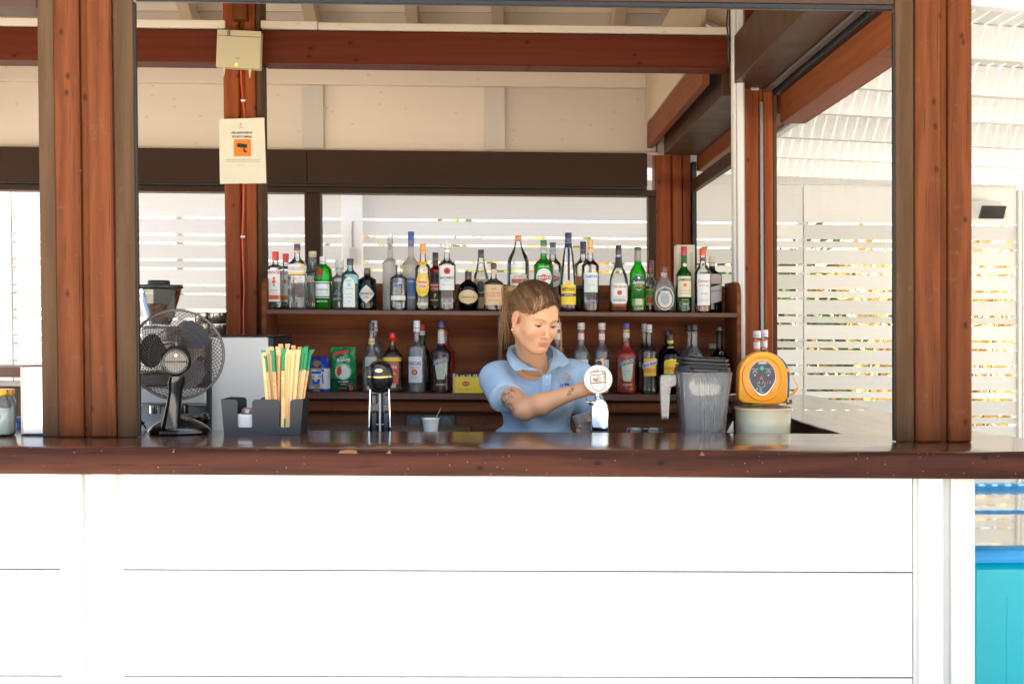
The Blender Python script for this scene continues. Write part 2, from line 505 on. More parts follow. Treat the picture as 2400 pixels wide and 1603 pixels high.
def post_at(pxs, D, zb, zt, extra=True, depth=.145):
    """pxs: pixel edges trim,plank,strip,plank,trim measured at y=765 on the front face"""
    xs = [NX(p, 765, D) for p in pxs]
    t0, a0, a1, b0, b1, t1 = xs
    po = thing('post', None, None, W((t0 + t1) / 2, D, zb)); po.parent = hut
    po.location = Vector(po.location) - hut.location
    if t0 < a0 - .002: hb('trim', t0, a0 - .002, D + .012, D + (.022 if D < 4 else depth), zb, zt, WNZ, po, .003)
    if t1 > b1 + .002: hb('trim', b1 + .002, t1, D + .012, D + (.022 if D < 4 else depth), zb, zt, WNZ, po, .003)
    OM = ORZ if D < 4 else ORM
    hb('plank', a0, a1, D, D + depth, zb, zt, OM, po, .005)
    hb('plank', b0, b1, D, D + depth, zb, zt, OM, po, .005)
    if b0 - a1 > .006:
        hb('infill_strip', a1 + .001, b0 - .001, D + .016, D + depth - .01, zb, zt, OM, po, .002)
    return po
ZT = NZ(1200, 13, DP)          # underside of the front header
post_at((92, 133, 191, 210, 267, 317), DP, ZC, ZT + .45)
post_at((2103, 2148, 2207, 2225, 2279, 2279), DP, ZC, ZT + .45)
# the black seal down the opening side of each front post
hb('window_seal', NX(317, 765, DP) + .001, NX(317, 765, DP) + .006, DP + .012, DP + .030, ZC + .002, ZT, BLK)
hb('window_seal', NX(2103, 765, DP) - .006, NX(2103, 765, DP) - .001, DP + .012, DP + .030, ZC + .002, ZT, BLK)

# middle and back posts stand on the floor
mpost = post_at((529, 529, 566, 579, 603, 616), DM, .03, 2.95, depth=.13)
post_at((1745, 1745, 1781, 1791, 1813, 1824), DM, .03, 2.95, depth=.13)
hb('glazing_channel', NX(1782, 765, DM), NX(1790, 765, DM), DM - .004, DM + .01, 1.2, 2.42, plain('grey_channel', (.26, .27, .27), .4, metal=.6))
post_at((1537, 1537, 1572, 1577, 1600, 1600), DB, .03, 2.95, depth=.13)
hb('plank', NX(1602, 765, DB), NX(1621, 765, DB), DB + .01, DB + .14, .03, 2.6, ORM)
hb('window_frame', NX(1622, 765, DB), NX(1632, 765, DB), DB - .03, DB + .1, .03, 2.45, BLK)
# far left posts outside the photograph keep the hut standing
for (x, y) in ((-3.45, DP), (-3.45, DM), (-3.45, DB)):
    hb('post', x - .08, x + .08, y, y + .14, .03, 2.9, ORZ)

# front header: brown metal box with its dark track under it
zh = ZT + .008
hb('header', NX(320, 765, DP), NX(2101, 765, DP), DP + .015, DP + .05, zh + .014, zh + .30, BRY)
hb('track', NX(320, 765, DP), NX(2101, 765, DP), DP + .02, DP + .034, zh, zh + .012, BLK, bev=0)
hb('track', NX(320, 765, DP), NX(2101, 765, DP), DP + .036, DP + .05, zh + .002, zh + .012, plain('grey_track', (.2, .2, .19), .35, metal=.8), bev=0)
hb('header', -3.4, NX(90, 765, DP), DP + .015, DP + .12, zh - .028, zh + .30, BRY)

# middle beam with white ledge over it
zb0, zb1 = NZ(1200, 154, DM), NZ(1200, 77, DM)
xmR = NX(1712, 120, DM)
hb('beam', NX(612, 110, DM) , xmR, DM, DM + .12, zb0, zb1, ORX, bev=.006)
hb('beam', -3.4, NX(529, 110, DM), DM, DM + .12, zb0, zb1, ORX, bev=.006)
zl1 = NZ(1200, 57, DM)
hb('ledge', NX(612, 60, DM), NX(745, 60, DM), DM - .012, DM + .11, zb1 + .002, zl1, CRX, bev=.004)
hb('ledge', NX(745, 60, DM) + .002, xmR, DM - .008, DM + .11, zb1 + .002, zl1 - .003, CRX, bev=.004)
hb('ledge', -3.4, NX(529, 60, DM), DM - .01, DM + .11, zb1 + .002, zl1, CRX, bev=.004)
# a short block under the header on the middle post
hb('post_block', NX(549, 10, DM), NX(584, 10, DM), DM - .05, DM - .001, NZ(565, 53, DM), 2.95, ORZ)

# back wall above the windows
zw0, zw1, zw2, zw3 = NZ(1200, 357, DB), NZ(1200, 207, DB), NZ(1200, 154, DB - .12), 3.12
xL, xR = -3.4, NX(1575, 300, DB)
edges = [xL, NX(180, 300, DB), NX(760, 300, DB) - .03, NX(1184, 300, DB) - .03, xR]
for a, b in zip(edges[:-1], edges[1:]):
    hb('wall_board', a + .001, b - .001, DB, DB + .02, zw0 + .004, zw1 + .03, CRX)
for px0, px1 in ((130, 181), (711, 760), (1136, 1184)):
    hb('batten', NX(px0, 300, DB), NX(px1, 300, DB), DB - .03, DB - .001, zw0 + .006, zw1 - .002, CRZ, bev=.003)
hb('top_plate', xL, xR + .05, DB - .05, DB - .002, zw1, zw1 + .17, CRX, bev=.004)
hb('top_ledge', xL, xR + .05, DB - .10, DB - .052, zw1 + .145, zw1 + .175, CRX, bev=.004)
hb('sill_batten', xL, xR, DB - .035, DB - .001, zw0 - .012, zw0 + .003, CRX, bev=.003)
# dark shutter box and window head
zs0 = NZ(1200, 441, DB)
joins = [xL, NX(726, 400, DB), NX(1512, 400, DB)]
for a, b in zip(joins[:-1], joins[1:]):
    hb('shutter_box', a + .001, b - .001, DB - .10, DB + .06, zs0, zw0 - .014, BRX, bev=.004)
hb('track', xL, NX(1512, 440, DB), DB - .085, DB + .04, zs0 - .012, zs0 - .001, BLK, bev=0)
zt0 = NZ(1200, 460, DB)
hb('window_head', xL, NX(1535, 450, DB), DB - .07, DB + .03, zt0, zs0 - .013, BRX, bev=.003)
for px0, px1 in ((718, 755), (1517, 1535)):
    hb('mullion', NX(px0, 560, DB), NX(px1, 560, DB), DB - .06, DB + .03, .9, zt0 - .001, BRX, bev=.004)
hb('mullion', NX(-420, 560, DB), NX(-380, 560, DB), DB - .06, DB + .03, .9, zt0 - .001, BRX, bev=.004)
# counter along the back windows
zk = NZ(40, 858, DB)
hb('back_counter', xL, NX(1600, 900, DB), DB - .16, DB + .20, zk - .06, zk, wood('back_counter_wood', (.16, .07, .035), (.26, .13, .07), 'x', .4))
hb('back_counter_rail', xL, NX(1600, 900, DB), DB - .12, DB - .08, zk - .115, zk - .085, CRX)
hb('back_wall_panel', xL, NX(1600, 900, DB), DB - .06, DB + .02, .03, zk - .12, wood('dark_panel', (.05, .02, .012), (.10, .045, .025), 'x', .5))

# right side: beams, shutter boxes and frames run away from the camera
X1 = NX(1824, 765, DM)
def side_poly(name, x0, x1, ya, yb, za0, za1, m, zb0=None, zb1=None, parent=hut):
    zb0 = za0 if zb0 is None else zb0; zb1 = za1 if zb1 is None else zb1
    mb = MB(True).hexa([(x0, ya, za0), (x1, ya, za0), (x1, yb, zb0), (x0, yb, zb0),
                        (x0, ya, za1), (x1, ya, za1), (x1, yb, zb1), (x0, yb, zb1)])
    return mb.build(name, m, parent, bev=.003)
zo0 = NZ(1827, 296, DM + .05); zo1 = NZ(1827, 218, DM + .05)
side_poly('beam', X1 + .01, X1 + .12, DP + .026, DM - .005, zo0, zo1 + .02, ORY)
side_poly('beam', X1 + .01, X1 + .12, DM + .135, DB - .005, zo0 + .07, zo1 + .02, ORY)
xs_in = NX(1700, 150, DM)
ze0 = NZ(1760, 194, DM - .12)
side_poly('shutter_box', X1 - .21, X1 - .002, DP + .053, DM - .005, ze0, ze0 + .20, BRY)
side_poly('track', X1 - .02, X1 + .008, DP + .053, DM - .006, zo1 - .025, zo1 + .015, BLK)
side_poly('track', X1 - .06, X1 - .03, DP + .053, DM - .006, ze0 - .014, ze0 - .002, plain('grey_track', (.2, .2, .19), .35))
side_poly('shutter_box', X1 - .21, X1 - .002, DM + .14, DB - .12, ze0, ze0 + .20, BRY)
# inner wooden rail of the far right bay and its glazed strip frame
zr1 = NZ(1640, 340, DB - .1)
side_poly('side_beam', X1 - .30, X1 - .265, DM + .14, DB - .06, ze0 + .05, ze0 + .19, ORY)
side_poly('window_head', X1 - .03, X1 + .005, DM + .14, DB - .03, NZ(1632, 452, DB), NZ(1632, 425, DB), BRX)
side_poly('wall_board', X1 - .305, X1 - .28, DM + .14, DB - .06, ze0 + .195, ze0 + .62, CRY)
side_poly('window_seal', X1 - .004, X1 + .008, DM + .131, DM + .16, 1.1, zo0 + .1, BLK)
br = MB(True)
br.box(NX(1758, 200, DM), NX(1777, 200, DM), DM - .02, DM - .002, NZ(1765, 214, DM), NZ(1765, 192, DM), .002)
br.build('bracket', plain('galvanised', (.55, .55, .54), .4, metal=.7), hut)
br = MB(True)
br.box(NX(1758, 190, DM), NX(1776, 190, DM), DM - .022, DM - .002, NZ(1765, 189, DM), NZ(1765, 176, DM), .002)
br.build('bracket', plain('dark_bracket', (.10, .07, .05), .4, metal=.5), hut)
br = MB(True).box(NX(1541, 330, DB - .13), NX(1587, 330, DB - .13), DB - .14, DB - .125, NZ(1560, 362, DB - .13), NZ(1560, 303, DB - .13), .002)
br.build('bracket', plain('worn_bracket', (.36, .25, .21), .5, metal=.3, var=.3, scale=40), hut)

# ceiling: four slopes of boards on rafters
ap = Vector((-.9, 4.9, 4.15))
ez = zw1 + .19
cor = [(-3.6, DP - .1), (1.55, DP - .1), (1.55, DB + .15), (-3.6, DB + .15)]
rid = [(-1.75, 4.9, 4.0), (-.15, 4.9, 4.0)]
roof = thing('roof', None, None, (0, 0, 0)); roof.parent = hut
roof.location = Vector((0, 4.9, ez)) - hut.location
def slope(p0, p1, q1, q0, n):
    """boards laid side by side from the eave p0-p1 to the ridge q0-q1, split into n strips upward"""
    p0, p1, q0, q1 = (Vector(v) for v in (p0, p1, q0, q1))
    nr = (p1 - p0).cross(q0 - p0).normalized()
    if nr.z < 0: nr = -nr
    for i in range(n):
        t0, t1 = i / n + .0012, (i + 1) / n - .0012
        a, b = p0.lerp(q0, t0), p1.lerp(q1, t0); c, d = p1.lerp(q1, t1), p0.lerp(q0, t1)
        MB().hexa([a, b, c, d, a + nr * .02, b + nr * .02, c + nr * .02, d + nr * .02]).build('ceiling_board', CRX, roof)
c4 = [Vector((x, y, ez)) for x, y in cor]
r2 = [Vector(v) for v in rid]
slope(c4[3], c4[2], r2[1], r2[0], 14)
slope(c4[0], c4[1], r2[1], r2[0], 14)
slope(c4[1], c4[2], r2[1], r2[1] + Vector((0, .01, 0)), 12)
slope(c4[0], c4[3], r2[0] + Vector((0, .01, 0)), r2[0], 12)
def rafter(a, b, wd=.07, dp=.12):
    a, b = Vector(a), Vector(b)
    t = (b - a).normalized(); s = t.cross(Vector((0, 0, 1))).normalized() * wd / 2; u = s.cross(t).normalized() * -dp
    if u.z > 0: u = -u
    MB().hexa([a - s + u, a + s + u, b + s + u, b - s + u, a - s, a + s, b + s, b - s]).build('rafter', CRY, roof, bev=.004)
for x in (-2.75, -1.75, -1.05, -.47, .02, .72):
    if rid[0][0] <= x <= rid[1][0]:
        top = Vector((x, 4.9, 4.0))
    else:
        e = c4[2] if x > 0 else c4[3]; rr = r2[1] if x > 0 else r2[0]
        t = (x - rr.x) / (e.x - rr.x)
        top = rr.lerp(e, t)
    rafter((x, DB + .1, ez - .005), top - Vector((0, 0, .01)))
    top2 = Vector((top.x, 9.8 - top.y, top.z))
    rafter((x, 9.8 - DB - .1 + .1, ez - .005), top2 - Vector((0, 0, .01)))
for k, rr in ((2, 1), (1, 1), (3, 0), (0, 0)):
    rafter(c4[k] - Vector((0, 0, .005)), r2[rr] - Vector((0, 0, .01)), .09, .14)
for y in (3.9, 4.5, 5.3, 5.9):
    e = c4[2] if y > 4.9 else c4[1]
    t = (y - 4.9) / (e.y - 4.9)
    rafter((1.5, y, ez - .005), r2[1].lerp(e, t) - Vector((0, 0, .01)))
# wooden ring beam under the eaves, and the roof cover
def cover(pts, nm='roof_cover'):
    p = [Vector(v) for v in pts]
    nr = Vector((0, 0, 1))
    MB().hexa(p + [q + nr * .035 for q in p]).build(nm, plain('roof_felt', (.30, .25, .2), .8, var=.2, scale=8), roof)
off = .20
E = [Vector((-3.95, DP - .45, ez - .06)), Vector((1.72, DP - .45, ez - .06)), Vector((1.72, DB + .25, ez - .06)), Vector((-3.95, DB + .25, ez - .06))]
T = [r2[0] + Vector((0, 0, .08)), r2[1] + Vector((0, 0, .08))]
cover([E[0], E[1], T[1], T[0]]); cover([E[3], E[2], T[1], T[0]])
cover([E[1], E[2], T[1] + Vector((0, .01, 0)), T[1]]); cover([E[0], E[3], T[0] + Vector((0, .01, 0)), T[0]])
# upper side walls between post tops and eaves
hb('gable_board', -3.5, 1.5, DP + .02, DP + .05, ZT + .32, ez, CRX)
hb('gable_board', 1.36, 1.385, DP + .06, DB + .1, ze0 + .21, ez, CRY)
hb('gable_board', -3.55, -3.52, DP + .06, DB + .1, 2.5, ez, CRY)
# sun block added out of view to keep the front panel shaded
aw = thing('sunshade', 'flat boarded awning added over the front of the bar counter to block the sun, out of view', 'sunshade', (0, DP, 2.86))
MB(True).box(-4.2, 3.2, 2.66, DP - .02, 2.86, 2.90).build('sunshade_panel', PWX, aw)
for x in (-3.4, -2.2, -1.0, .2, 1.4, 2.6):
    MB(True).box(x - .035, x + .035, 2.70, DP - .03, 2.74, 2.858).build('rafter', PWY, aw)

# ------------------------------------------------------------------ white post and cable in front of the right middle post
wp = thing('white_post', 'slim off-white metal upright with a ribbed face beside the right timber post', 'post', W(NX(1727, 765, 4.50), 4.50, .03))
xa, xb = NX(1721, 765, 4.50), NX(1744, 765, 4.50)
OFFW = plain('off_white_profile', (.66, .63, .57), .4)
MB(True).box(xa, xa + (xb - xa) * .3, 4.50, 4.55, .03, 2.95, .003).build('flange', OFFW, wp)
MB(True).box(xa + (xb - xa) * .3 + .001, xb - .001, 4.488, 4.55, .03, 2.95, .003).build('profile', OFFW, wp)
MB(True).box(xb, xb + .006, 4.50, 4.548, .03, 2.95, .001).build('edge_strip', plain('grey_edge', (.35, .34, .32), .4), wp)
cb = MB()
for dx in (0, 7):
    cb.tube([P(1706 + dx * .6, 20, 4.45), P(1703 + dx, 60, 4.45), P(1708 + dx * .5, 95, 4.46), P(1707, 124, 4.47), P(1710, 150, 4.49)], .0035, 6)
tag(cb.build('cable', BLK, smooth=60), 'black cable looped at the top of the slim white upright', 'cable')

# ------------------------------------------------------------------ counter
ctr = thing('bar_counter', 'U-shaped bar counter with dark varnished top over white boards', 'bar counter', (0, D0, 0))
zf = NZ(1200, 1118, D0)
YB = 3.51                                             # rear edge of the front run
def cnt_part(name, mb, m, label=None, bev=0, smooth=None):
    return mb.build(name, m, ctr, label=label, bev=bev, smooth=smooth)
# slab: rounded, slightly wavy worn front edge, built as a swept profile
random.seed(5)
def slab(x0, x1, nx, name, yb=YB):
    th = ZC - zf
    prof = [(yb, ZC), (D0 + .20, ZC), (D0 + .03, ZC), (D0 + .012, ZC - .003), (D0 + .003, ZC - .011), (D0, ZC - .022), (D0, zf + .016), (D0 + .004, zf + .006), (D0 + .012, zf), (yb, zf)]
    vs = []; fs = []; m = len(prof)
    for i in range(nx + 1):
        x = x0 + (x1 - x0) * i / nx
        wv = .0022 * math.sin(x * 5.1) + .0016 * math.sin(x * 12.7 + 1) + .0009 * math.sin(x * 29 + 2)
        for k, (y, z) in enumerate(prof):
            dz = wv * 1.0 if k in (2, 3, 4) else (wv * .8 if k in (6, 7, 8) else 0)
            dy = wv * .8 if 2 <= k <= 8 else 0
            vs.append((x, y + dy, z + (dz if k in (3, 4, 6, 7) else 0)))
    for i in range(nx):
        for k in range(m):
            j = (k + 1) % m
            fs.append((i * m + k, i * m + j, (i + 1) * m + j, (i + 1) * m + k))
    fs.append(tuple(range(m))); fs.append(tuple(range(nx * m + m - 1, nx * m - 1, -1)))
    mb = MB(True).add(vs, fs)
    o = mb.build(name, [CNT, CNF], ctr, smooth=50)
    for p in o.data.polygons:
        if p.normal.z < .75: p.material_index = 1
    return o
slab(-4.2, 1.70, 160, 'counter_top')
XI, XO = 1.148, 1.66
CNY = wood('varnished_counter_side', (.035, .013, .007), (.085, .035, .018), 'y', .14, scale=.7, knots=.6, coat=.55, wear=.6, wearcol=(.19, .11, .07), grain=.6, bump=.1)
for ya, yb in ((YB + .001, 4.55), (4.551, 5.62)):
    MB(True).box(XI, XO, ya, yb, zf + .004, ZC - .0005, .004).build('counter_top', CNY, ctr)
MB(True).box(-4.2, 1.40, D0 + .09, D0 + .16, .0, zf - .002, 0).build('core', plain('core_wood', (.05, .02, .012), .7), ctr)
for (ca, cb_, cz) in ((792, 838, 1049.5), (402, 408, 1050), (905, 917, 1050), (1640, 1652, 1057)):
    q0, q1 = NX(ca, 1050, D0), NX(cb_, 1050, D0)
    MB(True).add([(q0, D0 + .0015, ZC - .0125), (q1, D0 + .0010, ZC - .0135), (q1 - .004, D0 + .008, ZC - .0052), ((q0 + q1) / 2, D0 + .0105, ZC - .0028), (q0 + .006, D0 + .007, ZC - .0058)], [(0, 1, 2, 3, 4)]).build('wood_chip_scar', plain('raw_wood', (.20, .085, .028), .7), ctr)
# side run: inner and outer faces
MB(True).box(XI + .04, XI + .07, YB, 5.6, .03, zf, 0).build('inner_panel', plain('dark_inner', (.045, .02, .012), .5), ctr)
yP = D0 + .055
def zpx(py): return NZ(1200, py, yP)
x_l0, x_l1 = NX(145, 1300, yP), NX(286, 1300, yP)
xr0, xr1 = NX(2141, 1300, yP), NX(2281, 1300, yP)
rows = [zf - .001, zpx(1338), zpx(1586), zpx(1586) - (zpx(1338) - zpx(1586)), .0]
gap = .0045
for (xa_, xb_, ps) in ((x_l1 + .004, xr0 - .003, 1), (-4.15, x_l0 - .002, 1)):
    for i in range(4):
        if rows[i] - rows[i + 1] < .02: continue
        MB(True).box(xa_, xb_, yP, yP + .022, rows[i + 1] + gap / 2, rows[i] - gap / 2, .0012).build('board', WHX, ctr)
MB(True).box(x_l0, x_l1 - .0, yP + .012, yP + .03, .0, zf - .001, .001).build('upright_backing', WHZ, ctr)
ax, bx, cx2 = NX(197, 1300, yP), NX(219, 1300, yP), NX(276, 1300, yP)
MB(True).box(x_l0 + .001, ax, yP - .016, yP + .011, .0, zf - .001, .0025).build('upright_board', WHZ, ctr)
MB(True).box(bx, cx2, yP - .016, yP + .011, .0, zf - .001, .0025).build('upright_board', WHZ, ctr)
a2_, b2_ = NX(2152, 1300, yP), NX(2208, 1300, yP); c2_, d2_ = NX(2226, 1300, yP), xr1
MB(True).box(xr0, d2_ - .002, yP + .002, yP + .03, .0, zf - .001, .001).build('upright_backing', WHZ, ctr)
MB(True).box(a2_, b2_, yP - .012, yP + .001, .0, zf - .001, .0025).build('upright_board', WHZ, ctr)
MB(True).box(c2_, d2_, yP - .014, yP + .001, .0, zf - .001, .003).build('upright_board', WHZ, ctr)
for i in range(5):
    MB(True).box(d2_ - .024, d2_ - .002, yP + .021, 5.6, .2 * i + .001, min(zf - .002, .2 * (i + 1) - .001), .001).build('board', painted('white_side_boards', (.80, .80, .775), 'y'), ctr)

# low work bench behind the counter
wb = thing('work_bench', 'low steel work bench hidden behind the front counter', 'work bench', (0, 3.7, 0))
ZB = ZC - .06
MB(True).box(-3.2, -.10, YB + .03, 4.38, ZB - .04, ZB, .004).build('bench_top', STEEL, wb)
MB(True).box(.12, 1.10, YB + .03, YB + .18, ZB - .04, ZB, .004).build('bench_top', STEEL, wb)
for x in (-3.1, -1.6, -.2): MB(True).box(x, x + .04, YB + .06, 4.06, .03, ZB - .041, .002).build('leg', STEEL, wb)
for x in (.14, 1.04): MB(True).box(x, x + .04, YB + .06, YB + .12, .03, ZB - .041, .002).build('leg', STEEL, wb)

# ------------------------------------------------------------------ shelf unit
DS = 4.45
ZS1 = NZ(1200, 729.5, DS + .05)                     # upper shelf surface
ZS2 = NZ(1200, 921, DS + .05)
shf = thing('back_shelf', 'dark walnut two-tier bottle shelf between the middle posts', 'bottle shelf', (0, DS, .03))
sx0, sx1 = NX(614, 740, DS), NX(1737, 740, DS)
def sb(name, x0, x1, y0, y1, z0, z1, m=SHW, bev=.002, label=None): return bbox(x0, x1, y0, y1, z0, z1, bev).build(name, m, shf, label=label)
th1 = .018
sb('shelf_board', sx0 + .02, sx1 - .02, DS + .004, DS + .21, ZS1 - th1, ZS1)
sb('shelf_lip', sx0 + .02, sx1 - .02, DS - .008, DS + .003, ZS1 - th1 - .002, ZS1 - .001, SHL)
sb('shelf_board', sx0 + .02, sx1 - .02, DS + .004, DS + .21, ZS2 - th1 - .006, ZS2)
sb('shelf_lip', sx0 + .02, sx1 - .02, DS - .008, DS + .003, ZS2 - th1 - .008, ZS2 - .001, SHL)
ztop = NZ(1200, 667, DS + .22)
xd = NX(1172, 790, DS + .1)
SHB = wood('shelf_back_ply', (.065, .0185, .007), (.34, .105, .038), 'x', .6, spec=.08, scale=.55, knots=.1, grain=.6, bands=.9, bump=.1)
sb('back_panel', sx0 + .02, sx1 - .02, DS + .215, DS + .227, ZS1 + .001, ztop, SHB)
sb('back_panel', sx0 + .02, xd - .001, DS + .215, DS + .227, ZS2 - .03, ZS1 + .0005, SHB)
sb('back_panel', xd + .001, sx1 - .02, DS + .215, DS + .227, ZS2 - .03, ZS1 + .0005, SHB)
sb('divider', xd - .009, xd + .009, DS + .03, DS + .213, ZS2 + .001, ZS1 - th1 - .001, SHL)
for sx in (sx0, sx1 - .019):
    z2 = ztop
    poly = [(DS - .005, .03), (DS + .23, .03), (DS + .23, z2 + .012)]
    for k in range(9):
        a = R(90 * k / 8)
        poly.append((DS + .055 - .06 * math.sin(a), z2 - .05 + .062 * math.cos(a)))
    MB(True).prismx(poly, sx, sx + .019).build('side_panel', SHW, shf, bev=.002)
za = NZ(1200, 942, DS); zb_ = NZ(1200, 968, DS)
sb('rail', sx0 + .02, sx1 - .02, DS + .012, DS + .05, zb_, za, SHW, .006)
sb('lower_panel', sx0 + .02, sx1 - .02, DS + .06, DS + .08, .05, ZS2 - .03, wood('lower_panel_wood', (.12, .040, .014), (.22, .085, .034), 'x', .5, knots=.5, spec=.2))
# ------------------------------------------------------------------ slatted fence behind and beside the hut
fence = thing('slat_fence', 'tall white fence of alternating wide and narrow horizontal slats around the terrace', 'fence', (0, DF, 0))
def zf_(py): return NZ(2000, py, DF)
FX = [NX(p, 700, DF) for p in (-1300, 29, 829, 1883, 2383)]
gaps = [525]
k = 0
while gaps[-1] < 1250:
    gaps += [564 + 58.6 * k, 584 + 58.6 * k]; k += 1
G = .0155
tops = [zf_(432)] + [zf_(g_) for g_ in gaps]
for a, b in zip(FX[:-1], FX[1:]):
    for i in range(len(tops) - 1):
        z1 = tops[i] - G / 2; z0 = tops[i + 1] + G / 2
        if z0 < .03: break
        MB(True).box(a + .003, b - .003, DF + random.uniform(-.002, .002), DF + .022, z0 + random.uniform(-.001, .001), z1, .003).build('slat', PWX, fence)
for x, wd in ((FX[0], .05), (FX[1], .05), (FX[3] , .065), (NX(420, 700, DF), .05)):
    MB(True).box(x - wd / 2, x + wd / 2, DF + .024, DF + .09, 0, zf_(440), .003).build('post', painted('white_uprights_dim', (.72, .70, .66), 'z'), fence)
MB(True).box(NX(806, 700, DF), NX(853, 700, DF), DF - .09, DF - .004, 0, 2.72, .004).build('column', PWX, fence)
MB(True).box(FX[4] + .004, FX[4] + .03, DF - .02, DF + .07, 0, 2.5, .003).build('post', PWX, fence)
MB(True).box(FX[4] + .034, FX[4] + .12, DF - .02, DF + .07, 0, 2.5, .003).build('post', PWX, fence)
for i in range(1, 40):
    z0 = 2.2 - i * .08
    if z0 > 0: MB(True).box(FX[4] + .122, FX[4] + 1.3, DF, DF + .02, z0, z0 + .066, .003).build('slat', PWX, fence)
MB(True).box(FX[0], FX[4] + 1.3, DF - .0, DF + .022, zf_(432) - G / 2 + .0005, 2.72, .003).build('top_board', PWX, fence)

# outlet with conduit on the fence column
ob = thing('outdoor_socket', 'small grey outdoor socket with conduit on the white fence column', 'socket', P(826, 600, DF - .12))
MB().box(P(818, 600, DF - .12).x, P(835, 600, DF - .12).x, DF - .14, DF - .095, P(826, 622, DF - .12).z, P(826, 580, DF - .12).z, .008).build('socket_body', plain('socket_grey', (.45, .42, .38), .5), ob)
MB().tube([P(827, 580, DF - .11), P(826, 545, DF - .11), P(827, 519, DF - .11)], .008, 8).build('conduit', plain('conduit_grey', (.30, .29, .26), .5), ob, smooth=60)

# floodlight
fd = thing('floodlight', 'white box floodlight with a dark front mounted high on the fence at the right edge', 'floodlight', P(2322, 492, DF - .1))
hx0, hx1 = P(2287, 490, 7.8).x, P(2362, 490, 7.8).x
hz0, hz1 = P(2320, 515, 7.8).z, P(2320, 468, 7.8).z
MB().hexa([(hx0 + .02, 7.75, hz0), (hx1, 7.75, hz0), (hx1, DF - .02, hz0 + .02), (hx0, DF - .02, hz0 + .02), (hx0, 7.88, hz1), (hx1 - .01, 7.88, hz1), (hx1 - .01, DF - .02, hz1), (hx0, DF - .02, hz1)]).build('housing', plain('white_plastic', (.78, .78, .76), .4), fd, bev=.008)
a = P(2296, 512, 7.73); b = P(2353, 513, 7.73); c = P(2360, 483, 7.83); d = P(2303, 482, 7.83)
MB().hexa([a, b, b + Vector((0, .03, 0)), a + Vector((0, .03, 0)), d, c, c + Vector((0, .03, 0)), d + Vector((0, .03, 0))]).build('front_glass', plain('dark_grille', (.03, .027, .027), .35), fd, bev=.003)

# ------------------------------------------------------------------ pergola over the terrace
pg = thing('pergola', 'white painted timber pergola with close slats and deep cross beams right of the hut', 'pergola', (1.4, 3, 2.4))
ZPB = 2.455
MB(True).box(1.388, 1.428, 3.43, DF - .03, 2.392, 2.60, .004).build('ledger', PWY, pg)
PB = [3.31, 3.90, 4.46, 4.99, 5.62, 6.25, 6.98]
for y0 in PB:
    x1_ = 4.6
    if y0 + .2 * (x1_ - 1.43) > DF - .1: x1_ = 1.43 + (DF - .1 - y0) / .2
    a0, a1 = 1.432, x1_
    q = lambda x, dy: y0 + .2 * (x - 1.43) + dy
    MB(True).hexa([(a0, q(a0, 0), ZPB), (a1, q(a1, 0), ZPB), (a1, q(a1, .045), ZPB), (a0, q(a0, .045), ZPB),
                   (a0, q(a0, 0), ZPB + .13), (a1, q(a1, 0), ZPB + .13), (a1, q(a1, .045), ZPB + .13), (a0, q(a0, .045), ZPB + .13)]).build('cross_beam', PWX, pg, bev=.003)
for y0 in (6.75, 7.35):
    MB(True).box(-4.5, 1.385, y0, y0 + .045, ZPB, ZPB + .13, .003).build('cross_beam', PWX, pg)
sl = None
def slat_at(x, y0, y1):
    return MB(True).box(x, x + (.0515 if x > 1.43 else .0575), y0, y1, ZPB + .133, ZPB + .153, .002).build('roof_slat', PWY, pg)
x = 1.44
while x < 7.6:
    slat_at(x, -1.4, DF + .05); x += .060
x = 1.17
while x < 1.38:
    slat_at(x, DB + .35, DF + .05); x += .058
MB(True).box(1.432, 7.6, 7.46, DF + .05, ZPB + .1545, ZPB + .172, .003).build('sun_block_board', PWX, pg)  # solid strip added above the slats to keep sun streaks off the fence
MB(True).box(-4.5, 1.165, 7.72, DF + .05, ZPB + .134, ZPB + .155, .003).build('sun_block_board', PWX, pg)  # solid board added to stop direct sun reaching the rear fence

